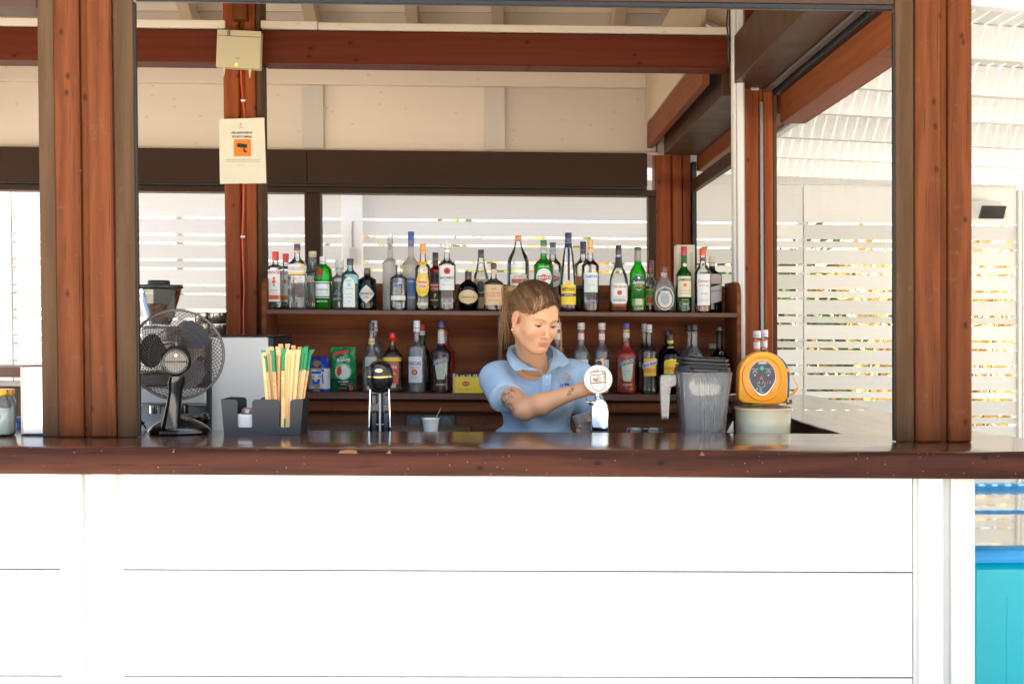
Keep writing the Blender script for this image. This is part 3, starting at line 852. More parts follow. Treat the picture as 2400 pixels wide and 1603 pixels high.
# ------------------------------------------------------------------ beyond the fence
def leaf_mat(name, c1, c2):
    m = wood(name, c1, c2, 'z', .6, knots=0, grain=.9, scale=.6, bump=0)
    return m
LG = leaf_mat('green_leaves', (.10, .15, .015), (.30, .32, .04))
LO = leaf_mat('dry_leaves', (.45, .24, .03), (.75, .50, .10))
LD = leaf_mat('dark_leaves', (.03, .07, .012), (.10, .16, .03))
STM = plain('bush_stems', (.16, .10, .06), .8)
rb = np.random.RandomState(3)
def bush(x, y, rx, h, mat, label, nleaf=1500):
    t = thing('bush', label, 'bush', (x, y, 0), group='bushes beyond the slat fence')
    p = rb.normal(size=(nleaf, 3)); p /= np.linalg.norm(p, axis=1)[:, None]
    p *= (rb.uniform(.25, 1, (nleaf, 1)) ** .5)
    lump = 1 + .25 * np.sin(p[:, :1] * 5 + x) * np.cos(p[:, 2:3] * 6 + y)
    c = p * lump * np.array([rx, rx * .7, h * .5]) + np.array([0, 0, h * .55])
    a = rb.normal(size=(nleaf, 3)); a /= np.linalg.norm(a, axis=1)[:, None]
    b = np.cross(a, rb.normal(size=(nleaf, 3))); b /= np.linalg.norm(b, axis=1)[:, None]
    s = rb.uniform(.04, .09, (nleaf, 1))
    vs = np.stack([c - a * s, c + b * s * .5, c + a * s, c - b * s * .5], 1).reshape(-1, 3)
    vs[:, 2] = np.maximum(vs[:, 2], .02)
    fs = [(4 * i, 4 * i + 1, 4 * i + 2, 4 * i + 3) for i in range(nleaf)]
    MB().add([tuple(v) for v in vs], fs).build('leaves', mat, t, local=True)
    mb = MB()
    for k in range(5):
        an = rb.uniform(0, 6.28); mb.tube([(0, 0, 0), (math.cos(an) * rx * .3, math.sin(an) * rx * .2, h * .4), (math.cos(an) * rx * .6, math.sin(an) * rx * .4, h * .8)], [.02, .012, .005], 5)
    mb.build('stems', STM, t, local=True)
for (px, D, rx, h, m, lb) in (
    (760, 10.2, .7, 2.0, LG, 'yellow-green bush behind the fence, left of the white column'),
    (930, 9.8, .8, 2.15, LO, 'dry straw-coloured bush behind the fence, right of the white column'),
    (1130, 10.5, .9, 2.3, LG, 'yellow-green bush behind the fence above the round brown flask'),
    (1310, 10.0, .8, 2.2, LO, 'dry straw-coloured bush behind the fence above the tall tapering bottle'),
    (1480, 10.8, .9, 2.3, LG, 'yellow-green bush behind the fence by the right window post'),
    (1690, 10.2, .8, 2.2, LD, 'dark green bush behind the fence, left of the slim white upright'),
    (1850, 10.0, .75, 2.25, LD, 'dark green bush behind the fence beside the right middle post'),
    (1985, 10.3, .8, 2.2, LO, 'dry straw-coloured bush behind the fence in the right opening'),
    (2130, 11.0, .8, 2.1, LG, 'yellow-green bush behind the fence by the right front post'),
    (2310, 10.4, .8, 2.15, LO, 'dry straw-coloured bush behind the fence under the floodlight')):
    bush(P(px, 700, D).x, D, rx, h, m, lb)
dn = MB()
nx_, ny_ = 60, 10
vs = []
for j in range(ny_ + 1):
    for i in range(nx_ + 1):
        x = -22 + 44 * i / nx_; t = j / ny_; y = 12.5 + 12 * t
        vs.append((x, y, .004 + 1.9 * (t * t * (3 - 2 * t)) * (1 + .12 * math.sin(x * .9) + .06 * math.sin(x * 2.7 + y))))
fs = [(j * (nx_ + 1) + i, j * (nx_ + 1) + i + 1, (j + 1) * (nx_ + 1) + i + 1, (j + 1) * (nx_ + 1) + i) for j in range(ny_) for i in range(nx_)]
structure(dn.add(vs, fs).build('sandy_bank', plain('sandy_bank', (.62, .53, .30), .9, var=.3, scale=4), smooth=60))

# ------------------------------------------------------------------ chest freezer
TQ = plain('turquoise_panel', (.001, .40, .49), .3, coat=.2)
BLU = plain('blue_rim', (.02, .30, .66), .35)
fx0, fx1, fy0, fy1, fz = 1.535, 2.72, 3.40, 4.80, .728
fz_ = thing('chest_freezer', 'turquoise chest freezer with blue rim and sliding glass lids right of the counter', 'chest freezer', (2.1, 4.1, 0))
MB().box(fx0, fx1, fy0, fy1, .06, fz - .05, .02).build('body', TQ, fz_)
sm = MB(); sm.box(fx0 + .118, fx0 + .120, fy0 - .001, fy0 + .003, .1, fz - .16, 0); sm.build('seam', plain('turquoise_seam', (.003, .38, .44), .5), fz_)
rm = MB()
rp = [(fy0 - .012, fz - .046), (fy0 - .014, fz - .03), (fy0 - .004, fz - .008), (fy0 + .02, fz), (fy0 + .045, fz), (fy0 + .045, fz - .05)]
rm.prismx(rp, fx0 - .01, fx1 + .01)
rm.build('rim', BLU, fz_, smooth=50, bev=.002)
MB().box(fx0 - .01, fx1 + .01, fy1 - .05, fy1 + .01, fz - .05, fz + .004, .008).build('rim', BLU, fz_)
MB().box(fx0 - .01, fx0 + .035, fy0 + .047, fy1 - .052, fz - .05, fz - .002, .006).build('rim', BLU, fz_)
MB().box(fx1 - .035, fx1 + .01, fy0 + .047, fy1 - .052, fz - .05, fz - .002, .006).build('rim', BLU, fz_)
GLD = plain('freezer_glass', (.20, .21, .21), .02, spec=1.0, coat=1.0)
MB().box(fx0 + .037, fx1 - .037, fy0 + .05, 4.12, fz - .022, fz - .012, .002).build('glass_lid', GLD, fz_)
MB().box(fx0 + .037, fx1 - .037, 4.13, fy1 - .055, fz - .030, fz - .020, .002).build('glass_lid', GLD, fz_)
MB().box(fx0 + .037, fx1 - .037, 4.118, 4.134, fz - .012, fz - .004, .001).build('lid_rail', BLU, fz_)
for x in (fx0 + .08, fx1 - .12):
    for y in (fy0 + .08, fy1 - .12):
        MB().lathe([(.02, .0), (.03, .01), (.03, .058)], 10, c=(x, y, 0)).build('foot', BLK, fz_)
# ------------------------------------------------------------------ bottles
GL = dict(
    clear=lambda: glass('clear_glass', (.98, .99, .98), (.55, .58, .56), refl=1.5, body=.04),
    green=lambda: glass('green_glass', (.10, .80, .06), (.01, .16, .01), body=.22),
    jgreen=lambda: glass('dark_green_glass', (.03, .42, .08), (.004, .07, .012), body=.15),
    blue=lambda: glass('pale_blue_glass', (.62, .92, .98), (.05, .35, .60), body=.12),
    amber=lambda: glass('amber_glass', (.40, .09, .015), (.06, .010, .002), body=.15),
    dark=lambda: glass('near_black_glass', (.035, .018, .010), (.004, .002, .001)),
    frost=lambda: glass('frosted_glass', (.80, .78, .73), (.45, .44, .42), body=.55, refl=.5),
    grey=lambda: glass('clear_glass_haze', (.90, .89, .86), (.26, .26, .25), body=.27, refl=2.2),  # whitish body colour stands in for bright surroundings reflected in clear glass
)
def liquid(name, col):
    return glass('liquid_' + name, col, tuple(c * .8 for c in col), refl=.1, body=0 if name in ('water', 'syrup') else (.85 if name == 'red' else .5))
LQ = dict(water=(.97, .98, .97), red=(.98, .05, .008), whisky=(.72, .22, .02), brown=(.16, .035, .008), dark=(.03, .012, .006), dred=(.22, .012, .006), amber=(.45, .10, .015), syrup=(.80, .78, .70))

def clip_r(prof, z):
    for (a, b) in zip(prof[:-1], prof[1:]):
        if min(a[1], b[1]) <= z <= max(a[1], b[1]) and abs(b[1] - a[1]) > 1e-9:
            t = (z - a[1]) / (b[1] - a[1]); return a[0] + (b[0] - a[0]) * t
    return prof[0][0] if z < prof[0][1] else prof[-1][0]

def on_body(pts, prof, sq, dy, eps):
    """(u across, z up) -> point on the front of the bottle (front is -y)"""
    out = []
    for u, z in pts:
        r = clip_r(prof, z)
        if sq > 2.6:
            d = r * dy
            e = abs(u) / r
            y = d * max(0, 1 - min(e, .995) ** sq) ** (1 / sq) if e < 1 else 0
            out.append((u, -(y + eps), z))
        else:
            if dy != 1:
                e = min(abs(u) / r, .995); out.append((u, -(r * dy * math.sqrt(1 - e * e) + eps), z))
            else:
                a = max(-1.5, min(1.5, u / r)); out.append((math.sin(a) * (r + eps), -math.cos(a) * (r + eps), z))
    return out

def grid_shape(kind, cx, z0, z1, hw, n=10):
    """2-D label outline as a grid of quads in (u,z)"""
    pts = []; fs = []; m = 6
    if kind == 'rect': f = lambda t: 1.0
    elif kind == 'oval': f = lambda t: math.sqrt(max(0, 1 - (2 * t - 1) ** 2))
    elif kind == 'diamond': f = lambda t: max(0.0, 1 - abs(2 * t - 1)) ** .8
    elif kind == 'arch': f = lambda t: 1.0 if t < .72 else math.sqrt(max(0, 1 - ((t - .72) / .28) ** 2)) * .999 + .001
    elif kind == 'octo': f = lambda t: 1 - .18 * max(0, (abs(2 * t - 1) - .82) / .18)
    elif kind == 'wedge': f = lambda t: .62 + .38 * t
    elif kind == 'slant': f = lambda t: 1.0
    elif kind == 'vase': f = lambda t: .55 + .45 * t ** .7
    else: f = lambda t: 1.0
    if kind in ('oval', 'diamond', 'arch'): m = 14
    for j in range(m + 1):
        t = j / m; w_ = max(f(t), .02) * hw
        for i in range(n + 1):
            u = -w_ + 2 * w_ * i / n
            z = z0 + (z1 - z0) * t + (u * .28 if kind == 'slant' else 0)
            pts.append((cx + u, z))
    for j in range(m):
        for i in range(n):
            fs.append((j * (n + 1) + i, j * (n + 1) + i + 1, (j + 1) * (n + 1) + i + 1, (j + 1) * (n + 1) + i))
    return pts, fs

def bottle(label, cx, top, base, w_, D, capb, neckb, shb, nw, cap, gl='clear', sq=2, dy=1.0, liq=None, labels=(), texts=(), capw=None, surf=None, group='bottles on the back shelf', rot=0, prof=None, neckband=None, capshape=None, waist=None, cat='bottle'):
    """everything in photo pixels at distance D; turned into metres here"""
    s = D / F
    zs = surf if surf is not None else ZS1
    X = NX(cx, base, D)
    loc = W(X, D, zs)
    H = (base - top) * s
    y2z = lambda y: (base - y) * s
    r = w_ / 2 * s; nr = nw / 2 * s; cr = (capw or nw + 1.5) / 2 * s
    t = thing('bottle', label, cat, loc, (0, 0, rot), group)
    zn, zsh, zc = y2z(neckb), y2z(shb), y2z(capb)
    if prof is None:
        prof = [(r * .80, 0, sq), (r * .97, .003, sq), (r, .010, sq)]
        if waist:
            for k in range(1, 9):
                tt = k / 9; prof.append((r * (1 - waist * math.sin(math.pi * tt)), .01 + (zsh - .01) * tt, sq))
        prof += [(r, zsh - (zn - zsh) * .05, sq)]
        for k in range(1, 8):
            a = k / 7
            e = sq + (2 - sq) * a
            rr = nr + (r - nr) * (0.5 + .5 * math.cos(math.pi * a ** .9))
            prof.append((rr, zsh + (zn - zsh) * a, e))
        prof += [(nr, zc, 2), (nr, zc + .002, 2)]
    else:
        prof = [(p[0] * s / 2, y2z(p[1]), p[2] if len(p) > 2 else 2) for p in prof]
    full = prof
    mb = MB(); mb.lathe(full, 28, dy=dy)
    mb.build('glass_body', GL[gl](), t, local=True, smooth=50)
    # a thick glass foot
    if gl in ('clear', 'blue', 'green', 'grey'):
        MB().lathe([(r * .86, .0025, sq), (r * .90, .007, sq), (r * .6, .011, sq)], 20, dy=dy).build('glass_foot', glass(gl + '_foot', {'clear': (.55, .66, .58), 'blue': (.1, .35, .6), 'green': (.02, .25, .02), 'grey': (.4, .4, .36)}[gl], (.06, .10, .08)), t, local=True, smooth=50)
    if liq:
        col, ly = liq
        zl = y2z(ly)
        lp = [(max(.002, q[0] * .90), max(.006, q[1]), q[2]) for q in full if q[1] < zl]
        lp.append((clip_r([(q[0], q[1]) for q in full], zl) * .90, zl, lp[-1][2]))
        MB().lathe(lp, 20, dy=dy).build('liquid', liquid(col, LQ[col]), t, local=True, smooth=50)
    p2 = [(q[0], q[1]) for q in full]
    if cap is not None:
        zt = y2z(top)
        cm = plain('cap_%d_%d_%d' % tuple(int(c * 255) for c in cap), cap, .35, coat=.3)
        c = MB()
        if capshape == 'hat':
            c.lathe([(cr * .8, zc - .001), (cr * .8, zc + .004), (cr * 1.9, zc + .008), (cr * 1.95, zc + .012), (cr * 1.0, zc + .016), (cr * 1.0, zt - .002), (cr * .9, zt)], 20)
        elif capshape == 'ball':
            h_ = zt - zc
            c.lathe([(cr * .7, zc - .001), (cr * .7, zc + h_ * .1), (cr, zc + h_ * .35), (cr, zc + h_ * .7), (cr * .6, zt)], 18)
        else:
            c.lathe([(cr * .96, zc), (cr, zc + .0015), (cr, zt - .003), (cr * .93, zt - .0005), (cr * .6, zt)], 20)
        c.build('cap', cm, t, local=True, smooth=40)
        if capshape is None:
            MB().lathe([(cr + .0004, zc + (zt - zc) * .30), (cr + .0004, zc + (zt - zc) * .36)], 20, cap=False).build('cap_ring', plain('cap_line', tuple(min(1, c_ * .4 + .05) for c_ in cap), .4), t, local=True, smooth=40)
    if neckband:
        for (ya, yb, colr) in neckband:
            za_, zb2 = y2z(yb), y2z(ya)
            MB().lathe([(clip_r(p2, za_) + .0006, za_), (clip_r(p2, (za_ + zb2) / 2) + .0007, (za_ + zb2) / 2), (clip_r(p2, zb2) + .0006, zb2)], 20, cap=False).build('neck_band', plain('band_%d_%d_%d' % tuple(int(c * 255) for c in colr), colr, .45), t, local=True, smooth=50)
    for i, L in enumerate(labels):
        kind, ya, yb, hw, colr = L[:5]
        ox = L[5] if len(L) > 5 else 0
        pts, fs = grid_shape(kind, ox * s, y2z(yb), y2z(ya), hw * s)
        MB().add(on_body(pts, p2, sq, dy, .0007 + .0003 * i), fs).build('label', plain('paper_%d_%d_%d' % tuple(int(c * 255) for c in colr), colr, .5, var=.04, scale=90), t, local=True, smooth=60)
    for T in texts:
        st, yc, hpx, colr = T[:4]
        wmax = T[4] * s if len(T) > 4 and T[4] else w_ * .86 * s
        ox = (T[5] if len(T) > 5 else 0) * s
        slant = T[6] if len(T) > 6 else 0
        v2, fs = text_fit(st, hpx * s, wmax, True)
        pts = [(x + ox, y + y2z(yc) + x * slant) for x, y in v2]
        MB().add(on_body(pts, p2, sq, dy, .0007 + .0003 * (len(labels) + 1)), fs).build('lettering', ink(colr), t, local=True)
    return t

def disc_label(t, cx, cyy, rpx, colr, D, base, rb_px, eps=.0018, sq=2, dy=1.0, name='emblem', ring=None):
    """a round printed spot on a straight body"""
    s = D / F
    pts = [(cx * s, (base - cyy) * s)]; n = 20
    r0 = (ring or 0) * s
    if ring: pts = []
    fs = []
    rings = [r0, rpx * s] if ring else [rpx * s * .5, rpx * s]
    for rr in rings:
        for i in range(n):
            a = 2 * math.pi * i / n; pts.append((cx * s + rr * math.cos(a), (base - cyy) * s + rr * math.sin(a)))
    o = 0 if ring else 1
    if not ring: fs += [(0, 1 + i, 1 + (i + 1) % n) for i in range(n)]
    fs += [(o + i, o + n + i, o + n + (i + 1) % n, o + (i + 1) % n) for i in range(n)]
    pr = [(rb_px / 2 * s, -1), (rb_px / 2 * s, 1)]
    MB().add(on_body(pts, pr, sq, dy, eps), fs).build(name, ink(colr), t, local=True)

WHT = (.80, .79, .74); CRM = (.78, .68, .46); REDL = (.62, .045, .012); ORL = (.75, .18, .05); NAVY = (.012, .016, .075); GOLD = (.72, .40, .05)
YEL = (.85, .55, .03); BLKC = (.012, .011, .011); BLUE = (.02, .08, .32); TAN = (.62, .42, .22); GRNC = (.01, .13, .05); MAR = (.14, .022, .02)
SILV = (.62, .62, .60)
B1 = 727.5; D1 = 4.53; D2 = 4.60
# ---- upper shelf, left to right
t = bottle('square clear gin bottle with red cap, outermost left on the upper shelf', 646, 589, 724, 37, D1, 610, 618, 626, 13, (.80, .02, .01), sq=5, liq=('water', 700), capw=15.5,
       labels=[('rect', 632, 706, 14, (.80, .78, .73)), ('rect', 691, 701, 13.5, ORL)], texts=[('BEEFEATER', 638.5, 6.5, REDL, 28), ('LONDON DRY', 680, 2.5, (.3, .3, .3), 22), ('GIN 1820', 696, 4, (.5, .03, .01), 18)])
disc_label(t, 0, 652, 3.2, ORL, D1, 724, 37, sq=5); disc_label(t, 0, 660, 4.5, ORL, D1, 724, 37, sq=5); disc_label(t, .5, 668, 2.3, ORL, D1, 724, 37, sq=5)
t = bottle('square clear gin bottle with red cap, half hidden behind its twin and the embossed bottle', 670, 591, 722, 36, 4.62, 611, 619, 627, 13, (.75, .02, .01), sq=5, liq=('water', 690), capw=14.5,
       labels=[('rect', 632, 704, 14, (.78, .76, .72)), ('rect', 689, 699, 13.5, ORL)], texts=[('BEEFEATER', 638.5, 6, REDL, 28)])
disc_label(t, 0, 657, 5, ORL, 4.62, 722, 36, sq=5)
t = bottle('tall embossed clear gin bottle with purple and yellow cap', 697, 569.5, 725, 42, 4.50, 592, 600, 622, 13, (.05, .02, .16), sq=3.4, liq=('water', 660), capw=15,
       labels=[('rect', 640, 644.5, 20, YEL), ('rect', 644.6, 646.5, 20, (.12, .05, .35)), ('rect', 620, 639.8, 19, (.74, .76, .78))], texts=[("GORDON'S", 631, 8.5, (.85, .35, .06), 36)], neckband=None)
MB().lathe([(.0142, (725 - 592) * 4.5 / F), (.0142, (725 - 588.5) * 4.5 / F)], 20, cap=False).build('cap_band', plain('yellow_band', YEL, .4), t, local=True, smooth=40)
MB().lathe([(.0142, (725 - 573) * 4.5 / F), (.0142, (725 - 569.3) * 4.5 / F), (.006, (725 - 569.2) * 4.5 / F)], 20, cap=False).build('cap_band', plain('yellow_band', YEL, .4), t, local=True, smooth=40)
disc_label(t, 0, 655, 3.4, YEL, 4.5, 725, 42, sq=3.4); disc_label(t, 15, 624, 3.6, YEL, 4.5, 725, 42, sq=3.4)
emb = MB()
for k in range(9):
    for sg in (-1, 1):
        pts = []
        for q in range(6):
            u = sg * (3 + 13 * (q / 5) ** 1.3) ; z = 660 + k * 6.5 - 9 * math.sin(q / 5 * 2.2)
            if z < 722: pts.append((u * 4.5 / F, (725 - z) * 4.5 / F))
        if len(pts) > 2:
            emb.tube(on_body(pts, [(21 * 4.5 / F, -1), (21 * 4.5 / F, 1)], 3.4, 1, .0002), .0008, 4)
emb.build('embossing', glass('embossed_glass', (.75, .76, .74), (.2, .21, .2), refl=2), t, local=True, smooth=60)
t = bottle('clear cut-glass gin bottle with pale cork cap in front of the window mullion', 733, 590, 727, 35, D2, 603, 632, 641, 17, (.62, .50, .34), sq=3, liq=('water', 668), capw=18,
       labels=[('rect', 648, 663, 13, (.52, .47, .38))])
fc = MB()
for k in range(7): fc.tube(on_body([((-12 + 4 * k) * D2 / F, .006), ((-12 + 4 * k) * D2 / F, .105)], [(17.5 * D2 / F, -1), (17.5 * D2 / F, 1)], 3, 1, .0), .0011, 4)
fc.build('cut_ribs', glass('rib_glass', (.55, .54, .5), (.1, .1, .09), refl=2), t, local=True, smooth=60)
t = bottle('green shaker-shaped gin bottle with silver cap and red seal', 757.5, 603, B1, 37, D1, 622, 624, 660, 15, SILV, 'green', capw=15.5, liq=('water', 700),
       prof=[(34, 727), (37, 725), (37, 666), (38, 661), (43, 659), (43.5, 655), (42.5, 650), (41, 640), (37, 633), (29, 627), (19, 624), (16, 621.5), (15, 620)],
       labels=[('rect', 667.5, 696, 18.5, (.72, .74, .72)), ('rect', 662, 664.5, 19, (.75, .80, .74)), ('rect', 698.5, 700, 18.5, (.7, .75, .7))],
       texts=[('Tanqueray', 681, 7, (.18, .35, .30), 30), ('LONDON DRY GIN', 690, 2.6, (.3, .4, .35), 26), ('IMPORTED', 708, 4, (.55, .8, .5), 26)])
disc_label(t, -4.5, 640.5, 7.6, (.42, .012, .010), D1, B1, 41, eps=.002)
t = bottle('gin bottle with tall clear glass stopper and pale tree print', 796, 609, 726, 38, D2, 639, 641, 652, 18, (.72, .72, .68), 'grey', capw=20, liq=('brown', 660),
       texts=[('GINRAW', 700, 6, (.62, .66, .74), 30)])
tr_ = MB()
for k in range(44):
    a = random.uniform(0, 3.14); rr = random.uniform(1, 11)
    u, z = rr * math.cos(a), 690 - rr * math.sin(a) * 1.05
    q = [(u - .9, z), (u, z + .9), (u + .9, z), (u, z - .9)]
    tr_.add(on_body([(p_[0] * D2 / F, (726 - p_[1]) * D2 / F) for p_ in q], [(19 * D2 / F, -1), (19 * D2 / F, 1)], 2, 1, .0012), [(0, 1, 2, 3)])
tr_.build('tree_print', ink((.62, .66, .74)), t, local=True)
t = bottle('pale blue square gin bottle with dark cap and cream arched label', 821, 607, 727, 39, D1, 622, 629, 647, 13, (.02, .02, .05), 'blue', sq=4.5, liq=('water', 680), capw=16,
       labels=[('arch', 650, 720, 13.5, (.80, .74, .45)), ('arch', 652, 718, 12, (.74, .78, .74))],
       texts=[('BOMBAY', 659, 4, (.45, .38, .2), 18), ('SAPPHIRE', 678, 3.5, (.5, .42, .2), 19), ('DISTILLED', 690, 2.6, (.4, .45, .5), 16), ('LONDON DRY', 698, 2.6, (.4, .45, .5), 16), ('GIN', 708, 3, (.4, .45, .5), 8)])
disc_label(t, 0, 668.5, 5, (.35, .62, .80), D1, 727, 39, sq=4.5)
t = bottle('squat black apothecary gin bottle with diamond label', 861, 628.5, 727, 42, D1, 642, 646, 657, 15, (.10, .10, .10), 'dark', liq=('dark', 665), capw=15.5,
       labels=[('diamond', 669, 711, 20.5, (.60, .57, .50))], texts=[("HENDRICK'S", 688.5, 5.6, (.05, .05, .05), 33), ('GIN', 697, 4, (.12, .12, .12), 12)])
t = bottle('tall slender frosted vodka bottle with white cap and blue neck tag', 914.8, 548, B1, 36, 4.56, 558.5, 604, 616, 13, (.80, .80, .76), 'frost', capw=13.5, labels=[], texts=[])
MB().add(on_body([((u) * 4.56 / F, (B1 - y) * 4.56 / F) for y in (586, 571) for u in (-2.4, 2.4)], [(6.5 * 4.56 / F, -1), (6.5 * 4.56 / F, 1)], 2, 1, .0006), [(0, 1, 3, 2)]).build('neck_tag', ink((.06, .13, .30)), t, local=True)
t = bottle('short-necked clear vodka bottle with white cap and blue lettering', 934.5, 609.5, B1, 41, 4.49, 621, 640, 654, 13, (.80, .80, .76), 'clear', liq=('water', 690), capw=16,
       labels=[('rect', 694, 704, 19, (.68, .67, .63))], texts=[('ABSOLUT', 659.5, 7, (.03, .06, .28), 30), ('VODKA', 670.5, 6, (.03, .06, .28), 22), ('Country of Sweden', 682, 3, (.25, .25, .4), 26), ('IMPORTED', 716, 4, (.3, .35, .4), 24)])
disc_label(t, 0, 647, 3, (.05, .05, .05), 4.49, B1, 38, eps=.001)
t = bottle('tallest frosted vodka bottle with long blue foil neck', 963.5, 543, B1, 42, 4.58, 578, 598, 622, 14, (.025, .085, .28), 'frost', capw=14.5,
       labels=[('arch', 651, 690, 17, (.06, .14, .34)), ('rect', 688, 724, 17, (.16, .17, .20))], texts=[('GREY GOOSE', 697, 4, (.7, .7, .7), 26), ('VODKA', 660, 4, (.6, .65, .7), 20)])
t = bottle('clear rum bottle with gold cap and round yellow label', 991.2, 572, B1, 36, 4.51, 595, 607, 630, 14, (.74, .36, .03), 'clear', liq=('water', 650), capw=15,
       labels=[('oval', 640.5, 696, 17.5, (.88, .55, .02)), ('rect', 666, 668.5, 17.8, (.60, .10, .02)), ('oval', 653, 678, 12.5, (.80, .62, .40)), ('rect', 709, 716, 13, (.62, .58, .45)), ('oval', 613, 622.5, 13, (.80, .45, .03))],
       texts=[('Havana', 661, 6, (.62, .05, .02), 21), ('Club', 671, 6, (.62, .05, .02), 15), ('3 AÑOS', 685, 4.5, (.55, .35, .02), 18)])
t = bottle('dark amber rum bottle with black cap between the yellow-label and bat-emblem bottles', 1020.5, 591, B1, 33, 4.60, 613, 621, 634, 13, (.012, .010, .010), 'amber', liq=('brown', 640), capw=14,
       labels=[('rect', 650, 716, 16, (.02, .014, .012)), ('rect', 663, 682, 16, (.50, .02, .01)), ('rect', 701, 703.5, 16, (.70, .35, .03))],
       texts=[('Havana', 667, 6, (.80, .78, .7), 24), ('Club', 675.5, 6, (.8, .78, .7), 18), ('7', 693, 9, (.80, .76, .62))])
t = bottle('tall clear rum bottle with translucent cap and red bat emblem', 1047.8, 563, B1, 41, 4.50, 593, 603, 622, 13, (.66, .66, .63), 'clear', liq=('water', 640), capw=14,
       labels=[('rect', 622.5, 680, 20, (.72, .73, .70))],
       texts=[('BACARDÍ', 650.5, 8, (.05, .05, .05), 36), ('SUPERIOR', 658.5, 2.6, (.35, .35, .35), 26), ('CARTA BLANCA', 667, 2.4, (.4, .4, .4), 30), ('RON', 711, 6, (.4, .45, .42), 26)], neckband=[(589.5, 593, (.05, .05, .05))])
disc_label(t, 1, 635.5, 7.8, (.70, .05, .02), 4.50, B1, 41, eps=.0020); disc_label(t, 1, 635.5, 4.2, (.12, .05, .05), 4.50, B1, 41, eps=.0024)
t = bottle('round-bellied dark brandy flask with gold oval label', 1097.5, 635.5, B1, 48, D1, 655, 657, 682, 16, (.05, .035, .03), 'dark', dy=.6, liq=('brown', 668), capw=16,
       prof=[(34, 727), (38, 724), (46, 706), (49, 690), (47, 677), (39, 666), (26, 660), (17, 657), (15.5, 654), (15.5, 650)],
       labels=[('oval', 678, 711, 22.5, (.68, .52, .26))], texts=[('ARMAGNAC', 695.5, 4.5, (.15, .1, .05), 32), ('VSOP', 703, 3.5, (.4, .3, .1), 12)])
t = bottle('clear whisky bottle with flared neck and black cap, behind the round flask', 1127.3, 581, 725, 36, 4.62, 600, 604, 640, 14, (.03, .02, .016), 'clear', liq=('whisky', 655), capw=14.5,
       prof=[(32, 725), (36, 722), (36, 648), (33, 640), (25, 630), (19, 618), (18, 608), (14, 600), (14, 597)],
       labels=[('rect', 650, 718, 17.5, (.58, .40, .20)), ('oval', 654, 680, 9, (.05, .05, .05)), ('rect', 683, 692, 13, (.06, .06, .05))])
t = bottle('square-shouldered rum decanter with dark ball stopper and tan label', 1157, 614.5, B1, 47, 4.51, 629, 648, 664, 14, (.10, .06, .05), 'clear', sq=3.2, liq=('brown', 663), capw=15, capshape='ball',
       labels=[('rect', 666.5, 714, 22.5, (.66, .45, .24)), ('rect', 684.5, 694, 17, (.68, .28, .14))],
       texts=[('DON PAPA', 689.5, 5, (.72, .5, .28), 28), ('RUM', 676, 4, (.35, .22, .1), 18), ('SMALL BATCH', 703, 3, (.4, .25, .12), 30)], neckband=[(632, 641, (.62, .48, .30))])
t = bottle('large clear ouzo bottle with sloping shoulders and striped red and gold cap', 1214.5, 550, B1, 52, D2, 563, 566, 613, 14.5, (.60, .10, .03), 'clear', liq=('water', 690), capw=15.5,
       prof=[(46, 727), (51, 724), (52, 715), (52, 625), (51, 612), (44, 600), (33, 590), (22, 580), (17, 571), (15, 563), (15, 560)],
       labels=[('rect', 641, 700, 21, (.74, .74, .71)), ('rect', 652, 662, 16, (.45, .10, .05))], texts=[('OYZO', 647, 5.5, (.60, .16, .06), 21)])
MB().lathe([(.0146, (B1 - 560.5) * D2 / F), (.0146, (B1 - 553.5) * D2 / F)], 20, cap=False).build('cap_band', plain('gold_band', (.7, .42, .08), .35), t, local=True, smooth=40)
t = bottle('bright green vermouth bottle with dark green cap and round white label', 1274, 560.5, B1, 46, 4.52, 573, 600, 619, 15, (.02, .16, .06), 'green', liq=('water', 637), capw=15.5,
       labels=[('oval', 627.5, 669, 20, (.76, .76, .74)), ('rect', 645, 653, 16.5, (.02, .02, .02))], texts=[('MARTINI', 649, 5.8, (.85, .85, .82), 31), ('EXTRA DRY', 623.5, 3, (.75, .9, .7), 40)], neckband=[(574.5, 592, (.45, .52, .50)), (577, 588, (.55, .06, .05))])
disc_label(t, 0, 649, 8, (.75, .06, .01), 4.52, B1, 46, eps=.0012)
t = bottle('clear vermouth bottle with dark teal cap, behind the green one', 1295.5, 563.5, 726, 42, 4.62, 575, 597, 617, 15, (.03, .10, .12), 'clear', liq=('water', 690), capw=15,
       labels=[('oval', 627, 669, 20, (.76, .76, .74)), ('rect', 645, 653, 16.5, (.02, .02, .02))], texts=[('MARTINI', 649, 5.8, (.85, .85, .82), 31)], neckband=[(575.5, 592, (.40, .48, .50)), (578, 588, (.55, .06, .05))])
disc_label(t, 0, 649, 8, (.75, .06, .01), 4.62, 726, 42, eps=.0012)
t = bottle('tall tapering brandy bottle with navy cap, navy stripe and yellow label', 1331.8, 545, 729.5, 39, 4.49, 568, 572, 650, 15, NAVY, 'clear', liq=('dred', 668), capw=16,
       prof=[(34, 729), (38, 727), (39.5, 718), (39.5, 668), (37.5, 655), (32, 628), (25.5, 600), (18.5, 580), (15.5, 569), (15, 566)],
       labels=[('rect', 667.5, 713.5, 19.8, (.86, .60, .02)), ('rect', 688, 694, 19.9, NAVY)], texts=[('METAXA', 677.5, 7, (.03, .02, .05), 32), ('* * * * *', 691, 3, (.85, .85, .85), 21), ('BRANDY', 704, 4, (.75, .55, .15), 22)], neckband=[(569.5, 579.5, NAVY)])
st_ = [((sx) * 4.49 / F, (729.5 - y) * 4.49 / F) for y in (660, 640, 620, 600, 581) for sx in (-2.6, 2.6)]
